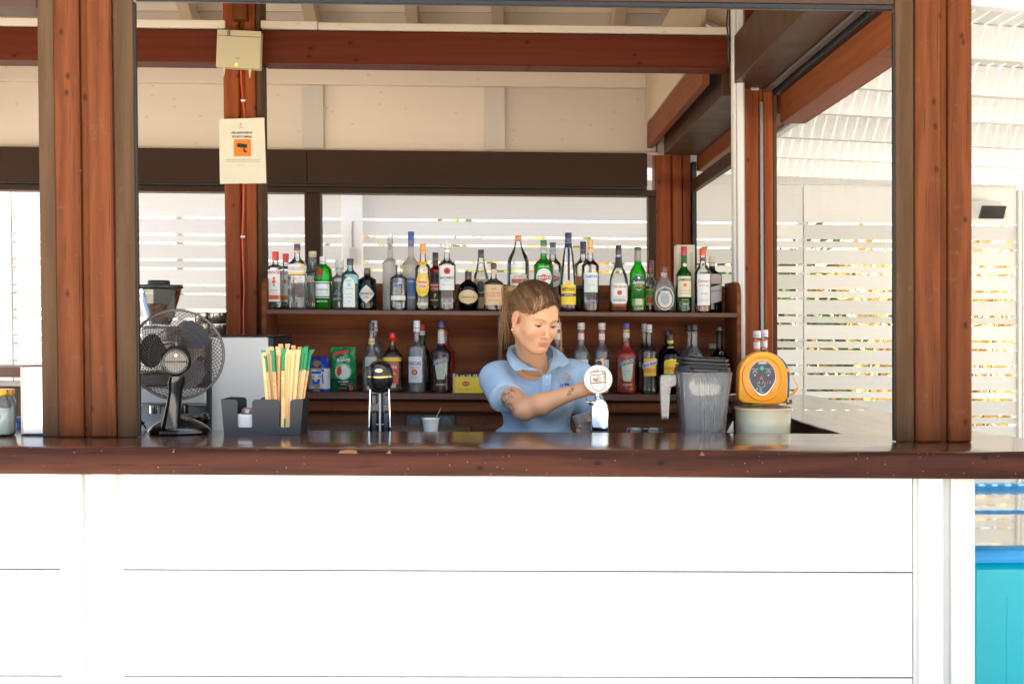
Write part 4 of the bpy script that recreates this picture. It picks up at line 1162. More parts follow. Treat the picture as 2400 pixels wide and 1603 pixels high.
MB().add(on_body(st_, [(19.7 * 4.49 / F, .0), (18.7 * 4.49 / F, .133), (16 * 4.49 / F, .182), (12.7 * 4.49 / F, .233), (9.2 * 4.49 / F, .268), (7.7 * 4.49 / F, .3)], 2, 1, .0009), [(2 * i, 2 * i + 1, 2 * i + 3, 2 * i + 2) for i in range(4)]).build('stripe', ink(NAVY), t, local=True)
disc_label(t, 0, 662.5, 6.2, (.78, .50, .04), 4.49, 729.5, 39, eps=.0016)
t = bottle('clear bottle of dark red spirit with long navy cap, left behind the gold-capped bottle', 1366.5, 561, 726, 41, 4.62, 590, 597, 617, 14, (.02, .025, .07), 'clear', liq=('dred', 655), capw=14.5,
       labels=[('rect', 642, 664, 19, (.60, .18, .05)), ('rect', 664, 671, 19, (.04, .04, .08))])
t = bottle('clear liqueur bottle with gold foil cap and pale green and white label', 1383.4, 559, 728.5, 41, 4.50, 590, 603, 621, 14, (.78, .46, .12), 'clear', liq=('dred', 706), capw=14.5,
       labels=[('rect', 637, 683, 17.5, (.62, .74, .68)), ('rect', 640, 652.5, 18.8, (.80, .82, .82))], texts=[('CAMPARI', 646.5, 8, (.20, .24, .36), 36), ('MILANO', 666, 4, (.75, .62, .25), 15), ('APERITIVO', 706, 4.5, (.25, .22, .45), 30)])
disc_label(t, 0, 675, 3.6, (.85, .78, .45), 4.5, 728.5, 41)
t = bottle('clear bourbon bottle with black cap and eight-sided white label', 1449.6, 574, 730, 43, D1, 596, 602, 640, 14, BLKC, 'clear', sq=3, liq=('whisky', 708), capw=14,
       prof=[(38, 730, 3), (42.5, 727, 3), (43, 658, 3), (40, 648, 2.6), (33, 636, 2.3), (22, 626, 2), (16, 618, 2), (14.5, 600, 2), (14, 594, 2)],
       labels=[('octo', 663, 711, 19.5, (.78, .76, .72)), ('rect', 713, 716, 15, (.55, .1, .05))], texts=[('JIM BEAM', 672, 8, (.52, .34, .10), 31), ('BOURBON', 702, 6, (.18, .13, .12), 27), ('KENTUCKY STRAIGHT', 695, 2.2, (.3, .25, .2), 26)], neckband=[(601, 626, (.03, .028, .028))])
disc_label(t, 0, 685, 5.8, (.62, .10, .06), D1, 730, 43, sq=3)
t = bottle('bright green triangular whisky bottle with dark cap and dark crest label', 1494.6, 578.5, 731, 38.6, D1, 586, 610, 641, 15, (.025, .035, .03), 'green', sq=2.4, liq=('dark', 716), capw=16.5,
       labels=[('oval', 643, 680, 18, (.72, .70, .6)), ('oval', 644.3, 678.7, 17.2, (.02, .05, .05)), ('rect', 700, 714.5, 17.5, (.60, .52, .34))],
       texts=[('Glenfiddich', 661.5, 7.5, (.80, .80, .75), 32), ('SINGLE MALT', 668, 3, (.75, .5, .08), 20), ('SCOTCH WHISKY', 671.5, 2.6, (.7, .5, .1), 20), ('12 YEARS', 722, 4, (.5, .55, .5), 24)], neckband=[(587, 611, (.30, .28, .20))])
disc_label(t, 0, 651, 3.2, (.80, .80, .72), D1, 731, 38.6, sq=2.4)
t = bottle('bottle with long maroon cap and tricolour label, left behind the dimpled decanter', 1523.6, 606, 729, 33, 4.61, 637, 644, 664, 15, MAR, 'clear', liq=('amber', 670), capw=16,
       labels=[('rect', 674, 712, 15, (.70, .48, .12)), ('rect', 677, 690, 9, (.08, .30, .04), -4), ('rect', 692, 706, 9, (.62, .08, .03), -2)])
t = bottle('round dimpled whisky decanter with maroon cap and silver oval badge', 1556.3, 622, 730, 53, 4.50, 636, 640, 665, 15, (.15, .04, .035), 'grey', dy=.62, liq=('amber', 706), capw=16.5,
       prof=[(36, 730), (44, 727), (51, 712), (53, 697), (52, 684), (46, 670), (35, 659), (23, 652), (17, 647), (16, 640), (16, 634)],
       labels=[('oval', 670, 725.5, 21.5, (.80, .78, .72)), ('oval', 671.5, 724, 20.3, (.16, .12, .10)), ('oval', 680, 720, 16.5, (.66, .58, .46)), ('oval', 680, 713, 10.5, (.36, .38, .38))], texts=[('Dimple', 682.5, 7, (.80, .78, .74), 22)])
# gift box behind the whiskey bottle
bx_t = thing('gift_box', 'tall cream gift box standing behind the green whiskey bottle', 'box', W(NX(1603.5, 731, 4.63), 4.63, ZS1), group=None)
hw_ = 21.5 * 4.6 / F
MB().box(-hw_, hw_, -.035, .03, 0, (731 - 571.5) * 4.6 / F, .002).build('carton', plain('cream_carton', (.62, .56, .40), .5, var=.12, scale=25), bx_t, local=True)
MB().box(-hw_ * .8, -hw_ * .5, -.0362, -.0352, .02, .26).build('carton_print', plain('carton_print', (.50, .45, .33), .5), bx_t, local=True)
MB().box(hw_ * .5, hw_ * .8, -.0362, -.0352, .02, .26).build('carton_print', plain('carton_print', (.50, .45, .33), .5), bx_t, local=True)
t = bottle('dark green whiskey bottle with red cap in front of the cream gift box', 1602.5, 576, 731, 37, 4.51, 598, 622, 643, 14, (.40, .012, .02), 'jgreen', liq=('dark', 720), capw=14.5,
       labels=[('rect', 646.5, 695, 18.2, (.72, .64, .44))], texts=[('JAMESON', 655.5, 7.5, (.04, .04, .04), 33), ('IRISH WHISKEY', 680, 3, (.5, .4, .2), 26), ('TRIPLE DISTILLED', 687, 2.5, (.4, .35, .2), 26), ('Jameson', 701.5, 4.5, (.75, .58, .1), 22), ('IRISH', 711, 3.5, (.55, .7, .5), 16)])
disc_label(t, 0, 667, 4.4, (.70, .22, .05), 4.51, 731, 37); disc_label(t, 0, 620, 4.4, (.72, .60, .36), 4.51, 731, 24, eps=.003)
t = bottle('clear whisky bottle with orange-red cap and tall white label over a little amber spirit', 1646.8, 580, 731, 38.5, 4.50, 597, 612, 636, 14, (.75, .08, .02), 'clear', liq=('whisky', 716), capw=15.5,
       labels=[('rect', 641, 714, 16.5, (.76, .74, .70))], texts=[("Dewar's", 657, 8, (.5, .26, .16), 30), ('WHITE LABEL', 668, 3.2, (.4, .3, .25), 27), ('EST 1846', 687, 3, (.2, .2, .2), 20), ('SCOTCH', 702, 4, (.65, .5, .2), 24)], neckband=[(602, 610, (.22, .04, .015))])
t = bottle('dark whisky bottle with cream cap and slanting label, outermost right on the upper shelf', 1668.5, 598, 731, 44, 4.61, 621, 628, 641, 14.5, (.74, .68, .48), 'dark', sq=3, liq=('dark', 650), capw=15,
       labels=[('rect', 640, 663, 15, (.52, .42, .38), 3), ('slant', 669, 708, 20, (.60, .57, .51))], texts=[("Ballantine's", 679, 5.5, (.25, .25, .28), 30, 3, .1)])

# ---- lower shelf
DL = 4.53
G2 = 'bottles on the lower shelf'
def low(*a, **k):
    k.setdefault('surf', ZS2); k['group'] = G2
    return bottle(*a, **k)
bagb = thing('sugar_bag', 'blue and white paper bag of sugar with a cup drawing, left on the lower shelf', 'bag', W(NX(748, 919, 4.52), 4.52, ZS2))
def pillow(w_, h, d, n=14, m=16, top=.55, bulge=.9, tilt=0):
    vs = []; fs = []
    for sgn in (-1, 1):
        for j in range(m + 1):
            v = j / m
            for i in range(n + 1):
                u = i / n * 2 - 1
                prof_ = (1 - abs(u) ** 3.0) * (math.sin(math.pi * min(1, v * bulge + .08)) ** .55 if v < 1 else 0)
                taper = 1 - (1 - top) * max(0, v - .6) / .4 if top < 1 else 1
                wob = .0038 * math.sin(9 * v + 5 * u + sgn) + .0026 * math.sin(17 * v - 8 * u) + .0018 * math.sin(31 * v + 13 * u)
                vs.append((u * w_ / 2 * taper + tilt * v, sgn * (d / 2 * max(0, prof_) + (wob if abs(u) < .95 else 0)), v * h + .002 * math.sin(7 * u) * v))
    q = (n + 1) * (m + 1)
    for s_ in range(2):
        for j in range(m):
            for i in range(n):
                a = s_ * q + j * (n + 1) + i
                fs.append((a, a + 1, a + n + 2, a + n + 1))
    return vs, fs
s452 = 4.52 / F
def bag_mat(name, stops, rough=.3):
    """bands of colour up the bag"""
    m, n, l, b = newmat(name)
    tc = n.new('ShaderNodeTexCoord'); sp = n.new('ShaderNodeSeparateXYZ'); l.new(tc.outputs['Object'], sp.inputs[0])
    mr = n.new('ShaderNodeMapRange'); mr.inputs[2].default_value = stops[-1][0]
    l.new(sp.outputs['Z'], mr.inputs[0])
    cr = n.new('ShaderNodeValToRGB'); cr.color_ramp.interpolation = 'CONSTANT'
    el = cr.color_ramp.elements
    while len(el) > 1: el.remove(el[-1])
    el[0].position = 0; el[0].color = (*stops[0][1], 1)
    for p_, c in stops[1:-1]:
        e = el.new(p_ / stops[-1][0]); e.color = (*c, 1)
    l.new(mr.outputs[0], cr.inputs[0]); l.new(cr.outputs[0], b.inputs['Base Color'])
    b.inputs['Roughness'].default_value = rough
    nz = n.new('ShaderNodeTexNoise'); nz.inputs['Scale'].default_value = 28; l.new(tc.outputs['Object'], nz.inputs['Vector'])
    bp = n.new('ShaderNodeBump'); bp.inputs['Strength'].default_value = 1.0; bp.inputs['Distance'].default_value = .012
    l.new(nz.outputs['Fac'], bp.inputs['Height']); l.new(bp.outputs[0], b.inputs['Normal'])
    return m
vs, fs = pillow(52 * s452, 81 * s452, .07, top=.80)
MB().add(vs, fs).build('paper_bag', bag_mat('sugar_paper', [(0, (.02, .06, .42)), (.012, (.66, .66, .64)), (.098, (.02, .05, .34)), (.15, (0, 0, 0))]), bagb, local=True, smooth=60)
def flat(t, shapes, y=-.036):
    """printed flat shapes in front of a pack: (poly px list or text, colour), px relative to base centre"""
    for k, (sh, colr) in enumerate(shapes):
        yy = y - .0004 * k
        if isinstance(sh, tuple) and isinstance(sh[0], str):
            st, ux, uy, h_, wm = sh
            v2, fs_ = text_fit(st, h_ * s452, wm * s452, True)
            MB().add([(x + ux * s452, yy, z + uy * s452) for x, z in v2], fs_).build('lettering', ink(colr), t, local=True)
        else:
            MB().add([(x * s452, yy, z * s452) for x, z in sh], [tuple(range(len(sh)))]).build('print', ink(colr), t, local=True)
circ = lambda cx, cy_, r, n=20, sy=1: [(cx + r * math.cos(2 * math.pi * i / n), cy_ + r * sy * math.sin(2 * math.pi * i / n)) for i in range(n)]
flat(bagb, [([(-14, 48), (8, 48), (4, 18), (-12, 18)], (.03, .08, .40)), ([(-14, 42), (8, 42), (7, 30), (-13, 30)], (.66, .66, .64)), (('ΖΑΧΑΡΗ', -3, 36, 6, 20), (.02, .03, .12)),
            (circ(12, 50, 3.4), (.05, .12, .5)), ([(9, 42), (12, 42), (14, 20), (11, 20)], (.04, .1, .45)), ([(-16, 17), (8, 17), (6, 14.5), (-14, 14.5)], (.55, .33, .05)),
            (circ(-2, 66, 9, sy=.8), (.28, .15, .03)), ([(-14, 56), (10, 56), (10, 53), (-14, 53)], (.35, .2, .04)), ([(-10, 6), (6, 6), (6, 1), (-10, 1)], (.25, .15, .03))])
bagg = thing('coffee_bag', 'shiny green foil coffee bag with a red top strip beside the sugar bag', 'bag', W(NX(806, 917, 4.53), 4.53, ZS2))
vs, fs = pillow(60 * s452, 103 * s452, .06, top=.95, tilt=-.004)
gm = bag_mat('green_foil', [(0, (.005, .07, .03)), (.055, (.01, .24, .06)), (.2, (0, 0, 0))], .22)
MB().add(vs, fs).build('foil_bag', gm, bagg, local=True, smooth=60)
flat(bagg, [([(-20, 92), (14, 99), (14, 92), (-20, 85)], (.72, .03, .02)), (('ELITE', -1, 80, 3.5, 12), (.7, .8, .7)), (('BIANTE', 2, 74, 7, 30), (.82, .84, .8)),
            (circ(1, 47, 19), (.32, .58, .34)), (circ(2, 46, 14, sy=1.1), (.66, .72, .64)), ([(-12, 58), (-4, 60), (-2, 44), (-9, 36), (-14, 44)], (.6, .03, .03)), (circ(3, 58, 6), (.75, .74, .66)),
            (('ΕΛΛΗΝΙΚΟΣ', 2, 24, 3.5, 24), (.6, .7, .6)), (('ΚΑΦΕΣ', 2, 18, 3, 14), (.6, .7, .6)), (circ(20, 9, 5), (.7, .03, .02)), ([(-8, 11), (10, 11), (10, 7), (-8, 7)], (.3, .05, .03))], y=-.034)
MB().box(-.055, .05, -.004, .004, 99 * s452, 104 * s452, .001).build('sealed_edge', gm, bagg, local=True)
t = low('clear round-bodied spirit bottle with black cap and gold band slanting round its neck', 871.2, 755, 917, 44, 4.51, 773, 806, 846, 12, (.04, .05, .07), 'grey', capw=13.5, liq=('water', 860),
        labels=[('rect', 834, 856, 14, (.45, .45, .40)), ('rect', 902, 910, 8, (.5, .6, .45))])
MB().lathe([(.0135, (917 - 806) * s452), (.0140, (917 - 800) * s452)], 20, cap=False).build('gold_band', plain('gold_band2', (.75, .58, .22), .3), t, local=True, smooth=40)
MB().lathe([(.0132, (917 - 798) * s452), (.0125, (917 - 792) * s452)], 20, cap=False).build('gold_band', plain('gold_band2', (.75, .58, .22), .3), t, local=True, smooth=40)
t = low('clear spirit bottle with long white foil cap, behind the gold-banded bottle', 878, 751, 915, 44, 4.62, 778, 786, 818, 13, (.72, .72, .68), 'grey', capw=15)
t = low('clear tequila bottle with a red sombrero cap', 920, 779, 917, 48, 4.53, 799, 806, 836, 13, (.78, .015, .01), 'clear', sq=3, capw=14.5, capshape='hat', liq=('water', 850),
        labels=[('rect', 836, 845, 22, (.80, .62, .05)), ('rect', 846, 898, 16, (.60, .10, .04)), ('rect', 897, 906, 10, (.55, .5, .38))], texts=[('SIERRA', 858, 8, (.75, .72, .6), 26), ('Tequila', 874, 7, (.80, .62, .1), 22)])
t = low('clear rum bottle with long white cap and white sun-printed label', 977, 751, 919.5, 43, 4.50, 778, 798, 814, 12.5, (.72, .72, .69), 'grey', capw=16, liq=('water', 830),
        labels=[('rect', 835.5, 895.5, 17, (.68, .70, .71), -4)], texts=[('PASCAS', 851, 8, (.08, .06, .05), 31, -4), ('Finest Barbados', 860, 3.5, (.5, .2, .15), 24, -4), ('Rum', 865, 3.5, (.5, .2, .15), 10, -4), ('RONRICO', 884, 3, (.3, .3, .4), 20, -4)])
disc_label(t, -4, 871.5, 7, (.60, .08, .03), 4.5, 919.5, 43); disc_label(t, -4, 871.5, 4, (.72, .3, .06), 4.5, 919.5, 43, eps=.0022)
t = low('dark green vermouth bottle with red cap, behind the white-capped rum', 989.5, 760, 916, 38, 4.62, 774, 800, 835, 14, (.65, .02, .015), 'jgreen', capw=14, liq=('dark', 830), neckband=[(775, 786, (.7, .7, .66))], labels=[('rect', 858, 895, 17, (.10, .03, .025))])
t = low('dark red aperitif bottle with navy cap and slanted blue label, left of the tea box', 1034, 752, 920, 47, 4.50, 772, 806, 826, 15, NAVY, 'clear', capw=19, liq=('dred', 815),
        labels=[('vase', 844, 888, 15, (.50, .62, .36)), ('vase', 845, 886, 11, (.50, .50, .44)), ('slant', 837, 851, 20, (.03, .10, .38))], texts=[('APEROL', 844.5, 9.5, (.88, .62, .03), 33, 0, .28), ('APERITIVO', 866, 2.8, (.3, .35, .25), 15), ('BARBIERI', 900, 4, (.6, .55, .5), 20)], neckband=[(776, 805, (.62, .60, .56)), (770, 775, GOLD)], waist=.06)
t = low('red aperitif bottle, a sliver showing behind the dark red one', 1044, 775, 917, 44, 4.64, 786, 806, 826, 14, (.6, .02, .01), 'clear', capw=15, liq=('red', 800))
# tea box
tb = thing('tea_box', 'open yellow cardboard box of tea sachets at the bartender elbow', 'box', W(NX(1100, 921, 4.50), 4.50, ZS2))
u = 4.5 / F
MB().box(-33 * u, 33 * u, -.03, .03, 0, 38 * u, .0015).build('carton', plain('yellow_card', (.86, .60, .03), .5, var=.08), tb, local=True)
MB().box(-38 * u, -32.5 * u, -.035, -.028, 0, 46 * u, .001).build('side_flap', plain('tan_card', (.62, .42, .18), .6), tb, local=True)
for k in range(12):
    MB().box((-30 + 5 * k) * u, (-27 + 5 * k) * u, -.02, .02, 37 * u, (41 + random.random() * 3) * u, .0005).build('sachet', plain('sachet_%d' % (k % 3), ((.7, .7, .66), (.05, .1, .2), (.5, .55, .6))[k % 3], .5), tb, local=True)
MB().add([(x * u, -.0308, z * u) for x, z in circ(-8, 22, 9, sy=.55)], [tuple(range(20))]).build('print', ink((.45, .02, .01)), tb, local=True)
v2, fs = text_fit('Lipton', 5 * u, 14 * u, True)
MB().add([(x - 8 * u, -.0312, z + 22 * u) for x, z in v2], fs).build('lettering', ink((.85, .80, .6)), tb, local=True)
v2, fs = text_fit('YELLOW LABEL TEA', 3 * u, 30 * u, True)
MB().add([(x - 8 * u, -.0312, z + 9 * u) for x, z in v2], fs).build('lettering', ink((.35, .45, .05)), tb, local=True)

def syrup(label, cx, base, D, surf=ZS2, liq=('water', 850), gl='grey', top=None, s_=1.0, grp=G2):
    s = D / 4.53
    T = (base - 165 / s) if top is None else top
    y = lambda v: T + (v - 760) / s
    return bottle(label, cx, T, base, 38 / s, D, y(776), y(806), y(832), 14 / s, (.74, .72, .69), gl, capw=17.5 / s, liq=(liq[0], y(liq[1])) if liq else None, surf=surf, group=grp,
        labels=[('rect', y(846), y(905), 17 / s, (.76, .76, .72))], texts=[('MONIN', y(868), 9 / s, (.10, .10, .10), 28 / s), ('SIROP', y(858), 4 / s, (.2, .2, .2), 14 / s)],
        neckband=[(y(783), y(802), (.76, .74, .70)), (y(782), y(786), (.80, .16, .03)), (y(799), y(803), (.80, .16, .03)), (y(759.6), y(763.5), (.65, .06, .05))])
syrup('clear syrup bottle with white cap, half hidden behind the bartender cheek', 1306.5, 922, 4.53)
syrup('clear syrup bottle with white and red cap behind the bartender shoulder', 1362, 924, 4.53)
syrup('clear syrup bottle with white and red cap behind the round tap badge', 1410.6, 924, 4.53)
t = low('bright orange-red aperitif bottle with purple cap and slanted blue label', 1467.6, 756.5, 922.5, 48, 4.50, 772, 808, 832, 15, (.06, .05, .22), 'clear', capw=16.5, liq=('red', 800),
        labels=[('vase', 850, 892, 15, (.50, .66, .30)), ('vase', 852, 888, 11.5, (.52, .56, .50)), ('slant', 840, 853, 20, (.03, .12, .38))], texts=[('APEROL', 846.5, 9.5, (.88, .62, .03), 33, 0, .28), ('APERITIVO', 868, 2.8, (.3, .35, .25), 15), ('BARBIERI', 900, 4, (.9, .5, .4), 24)], neckband=[(779, 791, (.62, .55, .46)), (772, 777, GOLD)], waist=.05)
t = low('waisted clear liqueur bottle with silver cap and slanted white band on a yellow label', 1521.5, 760, 923, 41, 4.50, 779, 803, 826, 12.5, SILV, 'clear', capw=13.5, waist=.10, liq=('water', 830),
        labels=[('rect', 839, 880, 16, (.85, .50, .04)), ('rect', 862, 872, 17, (.70, .30, .03)), ('slant', 846, 858, 20, (.66, .68, .72))], texts=[('Marie Brizard', 852, 8, (.05, .08, .30), 36, 0, .28)])
t = low('clear liqueur bottle with silver cap, behind the waisted one', 1510, 760, 921, 41, 4.63, 779, 803, 826, 12.5, SILV, 'clear', capw=13.5, waist=.10, labels=[('rect', 850, 862, 16, (.5, .48, .45))])
t = low('black coffee-liqueur bottle with yellow arched label, left behind the blender jug', 1571, 784, 924, 43, 4.50, 797, 812, 832, 13, (.05, .045, .03), 'dark', capw=14, liq=('dark', 830),
        labels=[('arch', 840, 876, 19, (.88, .58, .03)), ('rect', 899, 905, 16, (.62, .12, .04))], texts=[('KAHLÚA', 862, 9, (.62, .08, .02), 34), ('COFFEE LIQUEUR', 871, 2.8, (.5, .3, .02), 28)], neckband=[(797.5, 805, (.80, .60, .05)), (813, 816, (.35, .30, .22))])
t = low('black liqueur bottle with dark cap, hidden behind the yellow-labelled one', 1565, 776, 921, 43, 4.63, 790, 806, 828, 14, (.03, .028, .025), 'dark', capw=16, liq=('dark', 830))
t = low('clear flared-neck bottle with black cap behind the blender lid', 1627.5, 760, 924, 48, 4.50, 776, 806, 838, 15, (.02, .02, .02), 'grey', capw=17, liq=('water', 822))
t = low('clear flared-neck bottle with black cap, just behind its twin and the blender lid', 1615, 761, 921, 46, 4.63, 777, 806, 838, 14, (.02, .02, .02), 'grey', capw=15)
t = low('black cream-liqueur bottle with gold-topped cap, outermost right on the lower shelf', 1686, 765.5, 924, 45, 4.50, 775, 812, 840, 14, (.05, .042, .03), 'dark', capw=15.5, liq=('dark', 830), labels=[('rect', 850, 866, 18, (.60, .10, .04))], texts=[('BAILEYS', 858, 8, (.8, .5, .1), 30)])
disc_label(t, 1, 827, 4.5, (.35, .27, .14), 4.5, 924, 30, ring=3, eps=.004)
tg = thing('price_tag', 'little framed tag on the shelf back beside the dark cream-liqueur bottle', 'tag', P(1670, 812, 4.655))
MB().box(P(1662, 812, 4.65).x, P(1679, 812, 4.65).x, 4.650, 4.662, P(1670, 818, 4.65).z, P(1670, 805, 4.65).z, .001).build('frame', plain('tag_frame', (.30, .27, .22), .4), tg)
MB().box(P(1665, 812, 4.65).x, P(1677, 812, 4.65).x, 4.6485, 4.6495, P(1670, 814.5, 4.65).z, P(1670, 809, 4.65).z, 0).build('print', ink((.62, .50, .22)), tg)
# ------------------------------------------------------------------ implicit-surface modelling for the bartender
def surf_nets(v, o, h):
    """zero surface of the sampled field v (negative inside)"""
    s = v < 0
    nx, ny, nz = v.shape
    c = np.zeros((nx - 1, ny - 1, nz - 1), np.int8)
    for dx in (0, 1):
        for dy in (0, 1):
            for dz in (0, 1):
                c += s[dx:nx - 1 + dx, dy:ny - 1 + dy, dz:nz - 1 + dz]
    mask = (c > 0) & (c < 8)
    ijk = np.argwhere(mask)
    idx = -np.ones(mask.shape, np.int64); idx[mask] = np.arange(len(ijk))
    acc = np.zeros((len(ijk), 3)); cnt = np.zeros(len(ijk))
    corners = [(a, b, c_) for a in (0, 1) for b in (0, 1) for c_ in (0, 1)]
    for a in corners:
        for ax in range(3):
            if a[ax]: continue
            b = list(a); b[ax] = 1
            va = v[ijk[:, 0] + a[0], ijk[:, 1] + a[1], ijk[:, 2] + a[2]]
            vb = v[ijk[:, 0] + b[0], ijk[:, 1] + b[1], ijk[:, 2] + b[2]]
            m = (va < 0) != (vb < 0)
            t = np.where(m, va / np.where(m, va - vb, 1), 0)
            p = np.tile(np.array(a, float), (len(ijk), 1)); p[:, ax] = t
            acc += p * m[:, None]; cnt += m
    verts = (ijk + acc / cnt[:, None]) * h + np.array(o)
    faces = []
    for ax in range(3):
        u, w_ = (ax + 1) % 3, (ax + 2) % 3
        sl0 = [slice(None)] * 3; sl1 = [slice(None)] * 3
        sl0[ax] = slice(0, v.shape[ax] - 1); sl1[ax] = slice(1, v.shape[ax])
        sl0[u] = sl1[u] = slice(1, v.shape[u] - 1); sl0[w_] = sl1[w_] = slice(1, v.shape[w_] - 1)
        e = np.argwhere(s[tuple(sl0)] != s[tuple(sl1)])
        if not len(e): continue
        flip = s[tuple(sl0)][e[:, 0], e[:, 1], e[:, 2]]
        e = e.copy(); e[:, u] += 1; e[:, w_] += 1
        q = []
        for du, dw in ((-1, -1), (0, -1), (0, 0), (-1, 0)):
            t = e.copy(); t[:, u] += du; t[:, w_] += dw
            q.append(idx[t[:, 0], t[:, 1], t[:, 2]])
        q = np.stack(q, 1)
        q[~flip] = q[~flip][:, ::-1]
        faces.append(q)
    return verts, np.concatenate(faces)

class Fld:
    def __init__(s, lo, hi, h):
        s.lo = np.array(lo, float); s.h = h
        n = np.ceil((np.array(hi) - s.lo) / h).astype(int) + 1
        ax = [s.lo[i] + np.arange(n[i]) * h for i in range(3)]
        s.X, s.Y, s.Z = np.meshgrid(*ax, indexing='ij')
        s.X = s.X.astype(np.float32); s.Y = s.Y.astype(np.float32); s.Z = s.Z.astype(np.float32)
        s.v = np.full(s.X.shape, 1.0, np.float32)
    def mesh(s): return surf_nets(s.v, s.lo, s.h)

def smin(a, b, k):
    h = np.clip(.5 + .5 * (b - a) / k, 0, 1)
    return b * (1 - h) + a * h - k * h * (1 - h)
def smax(a, b, k): return -smin(-a, -b, k)
def ell(X, Y, Z, c, r):
    x, y, z = (X - c[0]) / r[0], (Y - c[1]) / r[1], (Z - c[2]) / r[2]
    k0 = np.sqrt(x * x + y * y + z * z) + 1e-6
    k1 = np.sqrt((x / r[0]) ** 2 + (y / r[1]) ** 2 + (z / r[2]) ** 2) + 1e-6
    return k0 * (k0 - 1) / k1
def cap_(X, Y, Z, a, b, r1, r2):
    a = np.array(a, float); b = np.array(b, float); d = b - a; L = d @ d
    t = np.clip(((X - a[0]) * d[0] + (Y - a[1]) * d[1] + (Z - a[2]) * d[2]) / L, 0, 1)
    return np.sqrt((X - a[0] - t * d[0]) ** 2 + (Y - a[1] - t * d[1]) ** 2 + (Z - a[2] - t * d[2]) ** 2) - (r1 + (r2 - r1) * t)

# ---- head frame: x across (towards the photo's right), f forward, z up; origin between the ears at eye height
HO = P(1252, 744, 3.80)
HR = (Matrix.Rotation(R(30), 3, 'Z') @ Matrix.Rotation(R(19), 3, 'X') @ Matrix.Rotation(R(3), 3, 'Y'))
HRn = np.array(HR)
def to_world(p):
    """(x,f,z) head coordinates -> world"""
    p = np.atleast_2d(np.asarray(p, float))
    q = np.stack([p[:, 0], -p[:, 1], p[:, 2]], 1)
    return q @ HRn.T + np.array(HO)
def head_xyz(X, Y, Z):
    dx, dy, dz = X - HO.x, Y - HO.y, Z - HO.z
    x = HRn[0, 0] * dx + HRn[1, 0] * dy + HRn[2, 0] * dz
    y = HRn[0, 1] * dx + HRn[1, 1] * dy + HRn[2, 1] * dz
    z = HRn[0, 2] * dx + HRn[1, 2] * dy + HRn[2, 2] * dz
    return x, -y, z
NB = P(1252, 868, 3.95)                   # base of the neck
NBl = np.array(NB)
def skull(x, f, z, grow=0.0):
    d = ell(x, f, z, (0, -.008, .034), (.0705 + grow, .092 + grow, .077 + grow))
    d = smin(d, ell(x, f, z, (0, .022, .022), (.066 + grow, .066 + grow, .070 + grow)), .02)
    return d
def head_field(X, Y, Z):
    x, f, z = head_xyz(X, Y, Z)
    ax = np.abs(x)
    d = skull(x, f, z)
    d = smin(d, ell(x, f, z, (0, .030, -.042), (.055, .056, .066)), .025)
    d = smin(d, cap_(ax, f, z, (.057, .004, -.050), (.017, .066, -.094), .014, .017), .036)
    d = smin(d, ell(x, f, z, (0, .076, -.096), (.021, .016, .016)), .014)             # chin
    d = smin(d, ell(ax, f, z, (.037, .060, -.030), (.024, .024, .024)), .034)         # cheek
    d = smin(d, cap_(ax, f, z, (.012, .0865, .016), (.042, .074, .019), .007, .006), .012)   # brow
    d = smax(d, -ell(ax, f, z, (.031, .0965, -.001), (.018, .014, .0125)), .010)      # socket
    # eye and lids
    d = smin(d, ell(ax, f, z, (.031, .0715, -.001), (.0155, .0138, .0125)), .004)
    # nose
    d = smin(d, cap_(x, f, z, (0, .084, .006), (0, .104, -.033), .0065, .0085), .010)
    d = smin(d, ell(x, f, z, (0, .1065, -.037), (.0095, .0090, .0082)), .006)
    d = smin(d, ell(ax, f, z, (.0115, .0965, -.0405), (.0062, .0085, .0062)), .005)
    d = smax(d, -ell(ax, f, z, (.0055, .1015, -.0475), (.0035, .0055, .0035)), .002)
    # mouth
    d = smin(d, ell(x, f, z, (0, .079, -.066), (.029, .014, .022)), .014)
    arc = .0035 * (x / .02) ** 2
    d = smin(d, cap_(x, f + arc, z, (-.017, .0905, -.0625), (.017, .0905, -.0625), .0035, .0035), .004)
    d = smin(d, cap_(x, f + arc, z, (-.014, .0905, -.0705), (.014, .0905, -.0705), .0045, .0045), .004)
    d = smax(d, -cap_(x, f + arc, z, (-.020, .0960, -.0660), (.020, .0960, -.0660), .0014, .0014), .002)
    d = smax(d, -ell(x, f, z, (0, .096, -.0805), (.012, .006, .004)), .006)           # hollow under the lip
    d = smax(d, -cap_(x, f, z, (0, .0995, -.050), (0, .0965, -.058), .0022, .0022), .003)
    # ears
    ea = ell(ax, f + .35 * (ax - .073), z + .12 * (f + .008), (.0740, -.008, -.010), (.0080, .0155, .0275))
    ea = smax(ea, -ell(ax, f, z, (.0845, -.002, -.004), (.0060, .0085, .015)), .003)
    ea = smin(ea, ell(ax, f, z, (.0765, -.002, -.037), (.005, .0075, .008)), .004)
    d = smin(d, ea, .004)
    # neck
    a = to_world([(0, -.026, -.050)])[0]
    nk = cap_(X, Y, Z, a, NBl, .050, .0545)
    d = smin(d, nk, .022)
    b = np.array(P(1240, 880, 3.90)); c = to_world([(-.055, -.01, -.055)])[0]
    d = smin(d, cap_(X, Y, Z, c, np.array(P(1262, 872, 3.885)), .012, .010), .025)
    return d

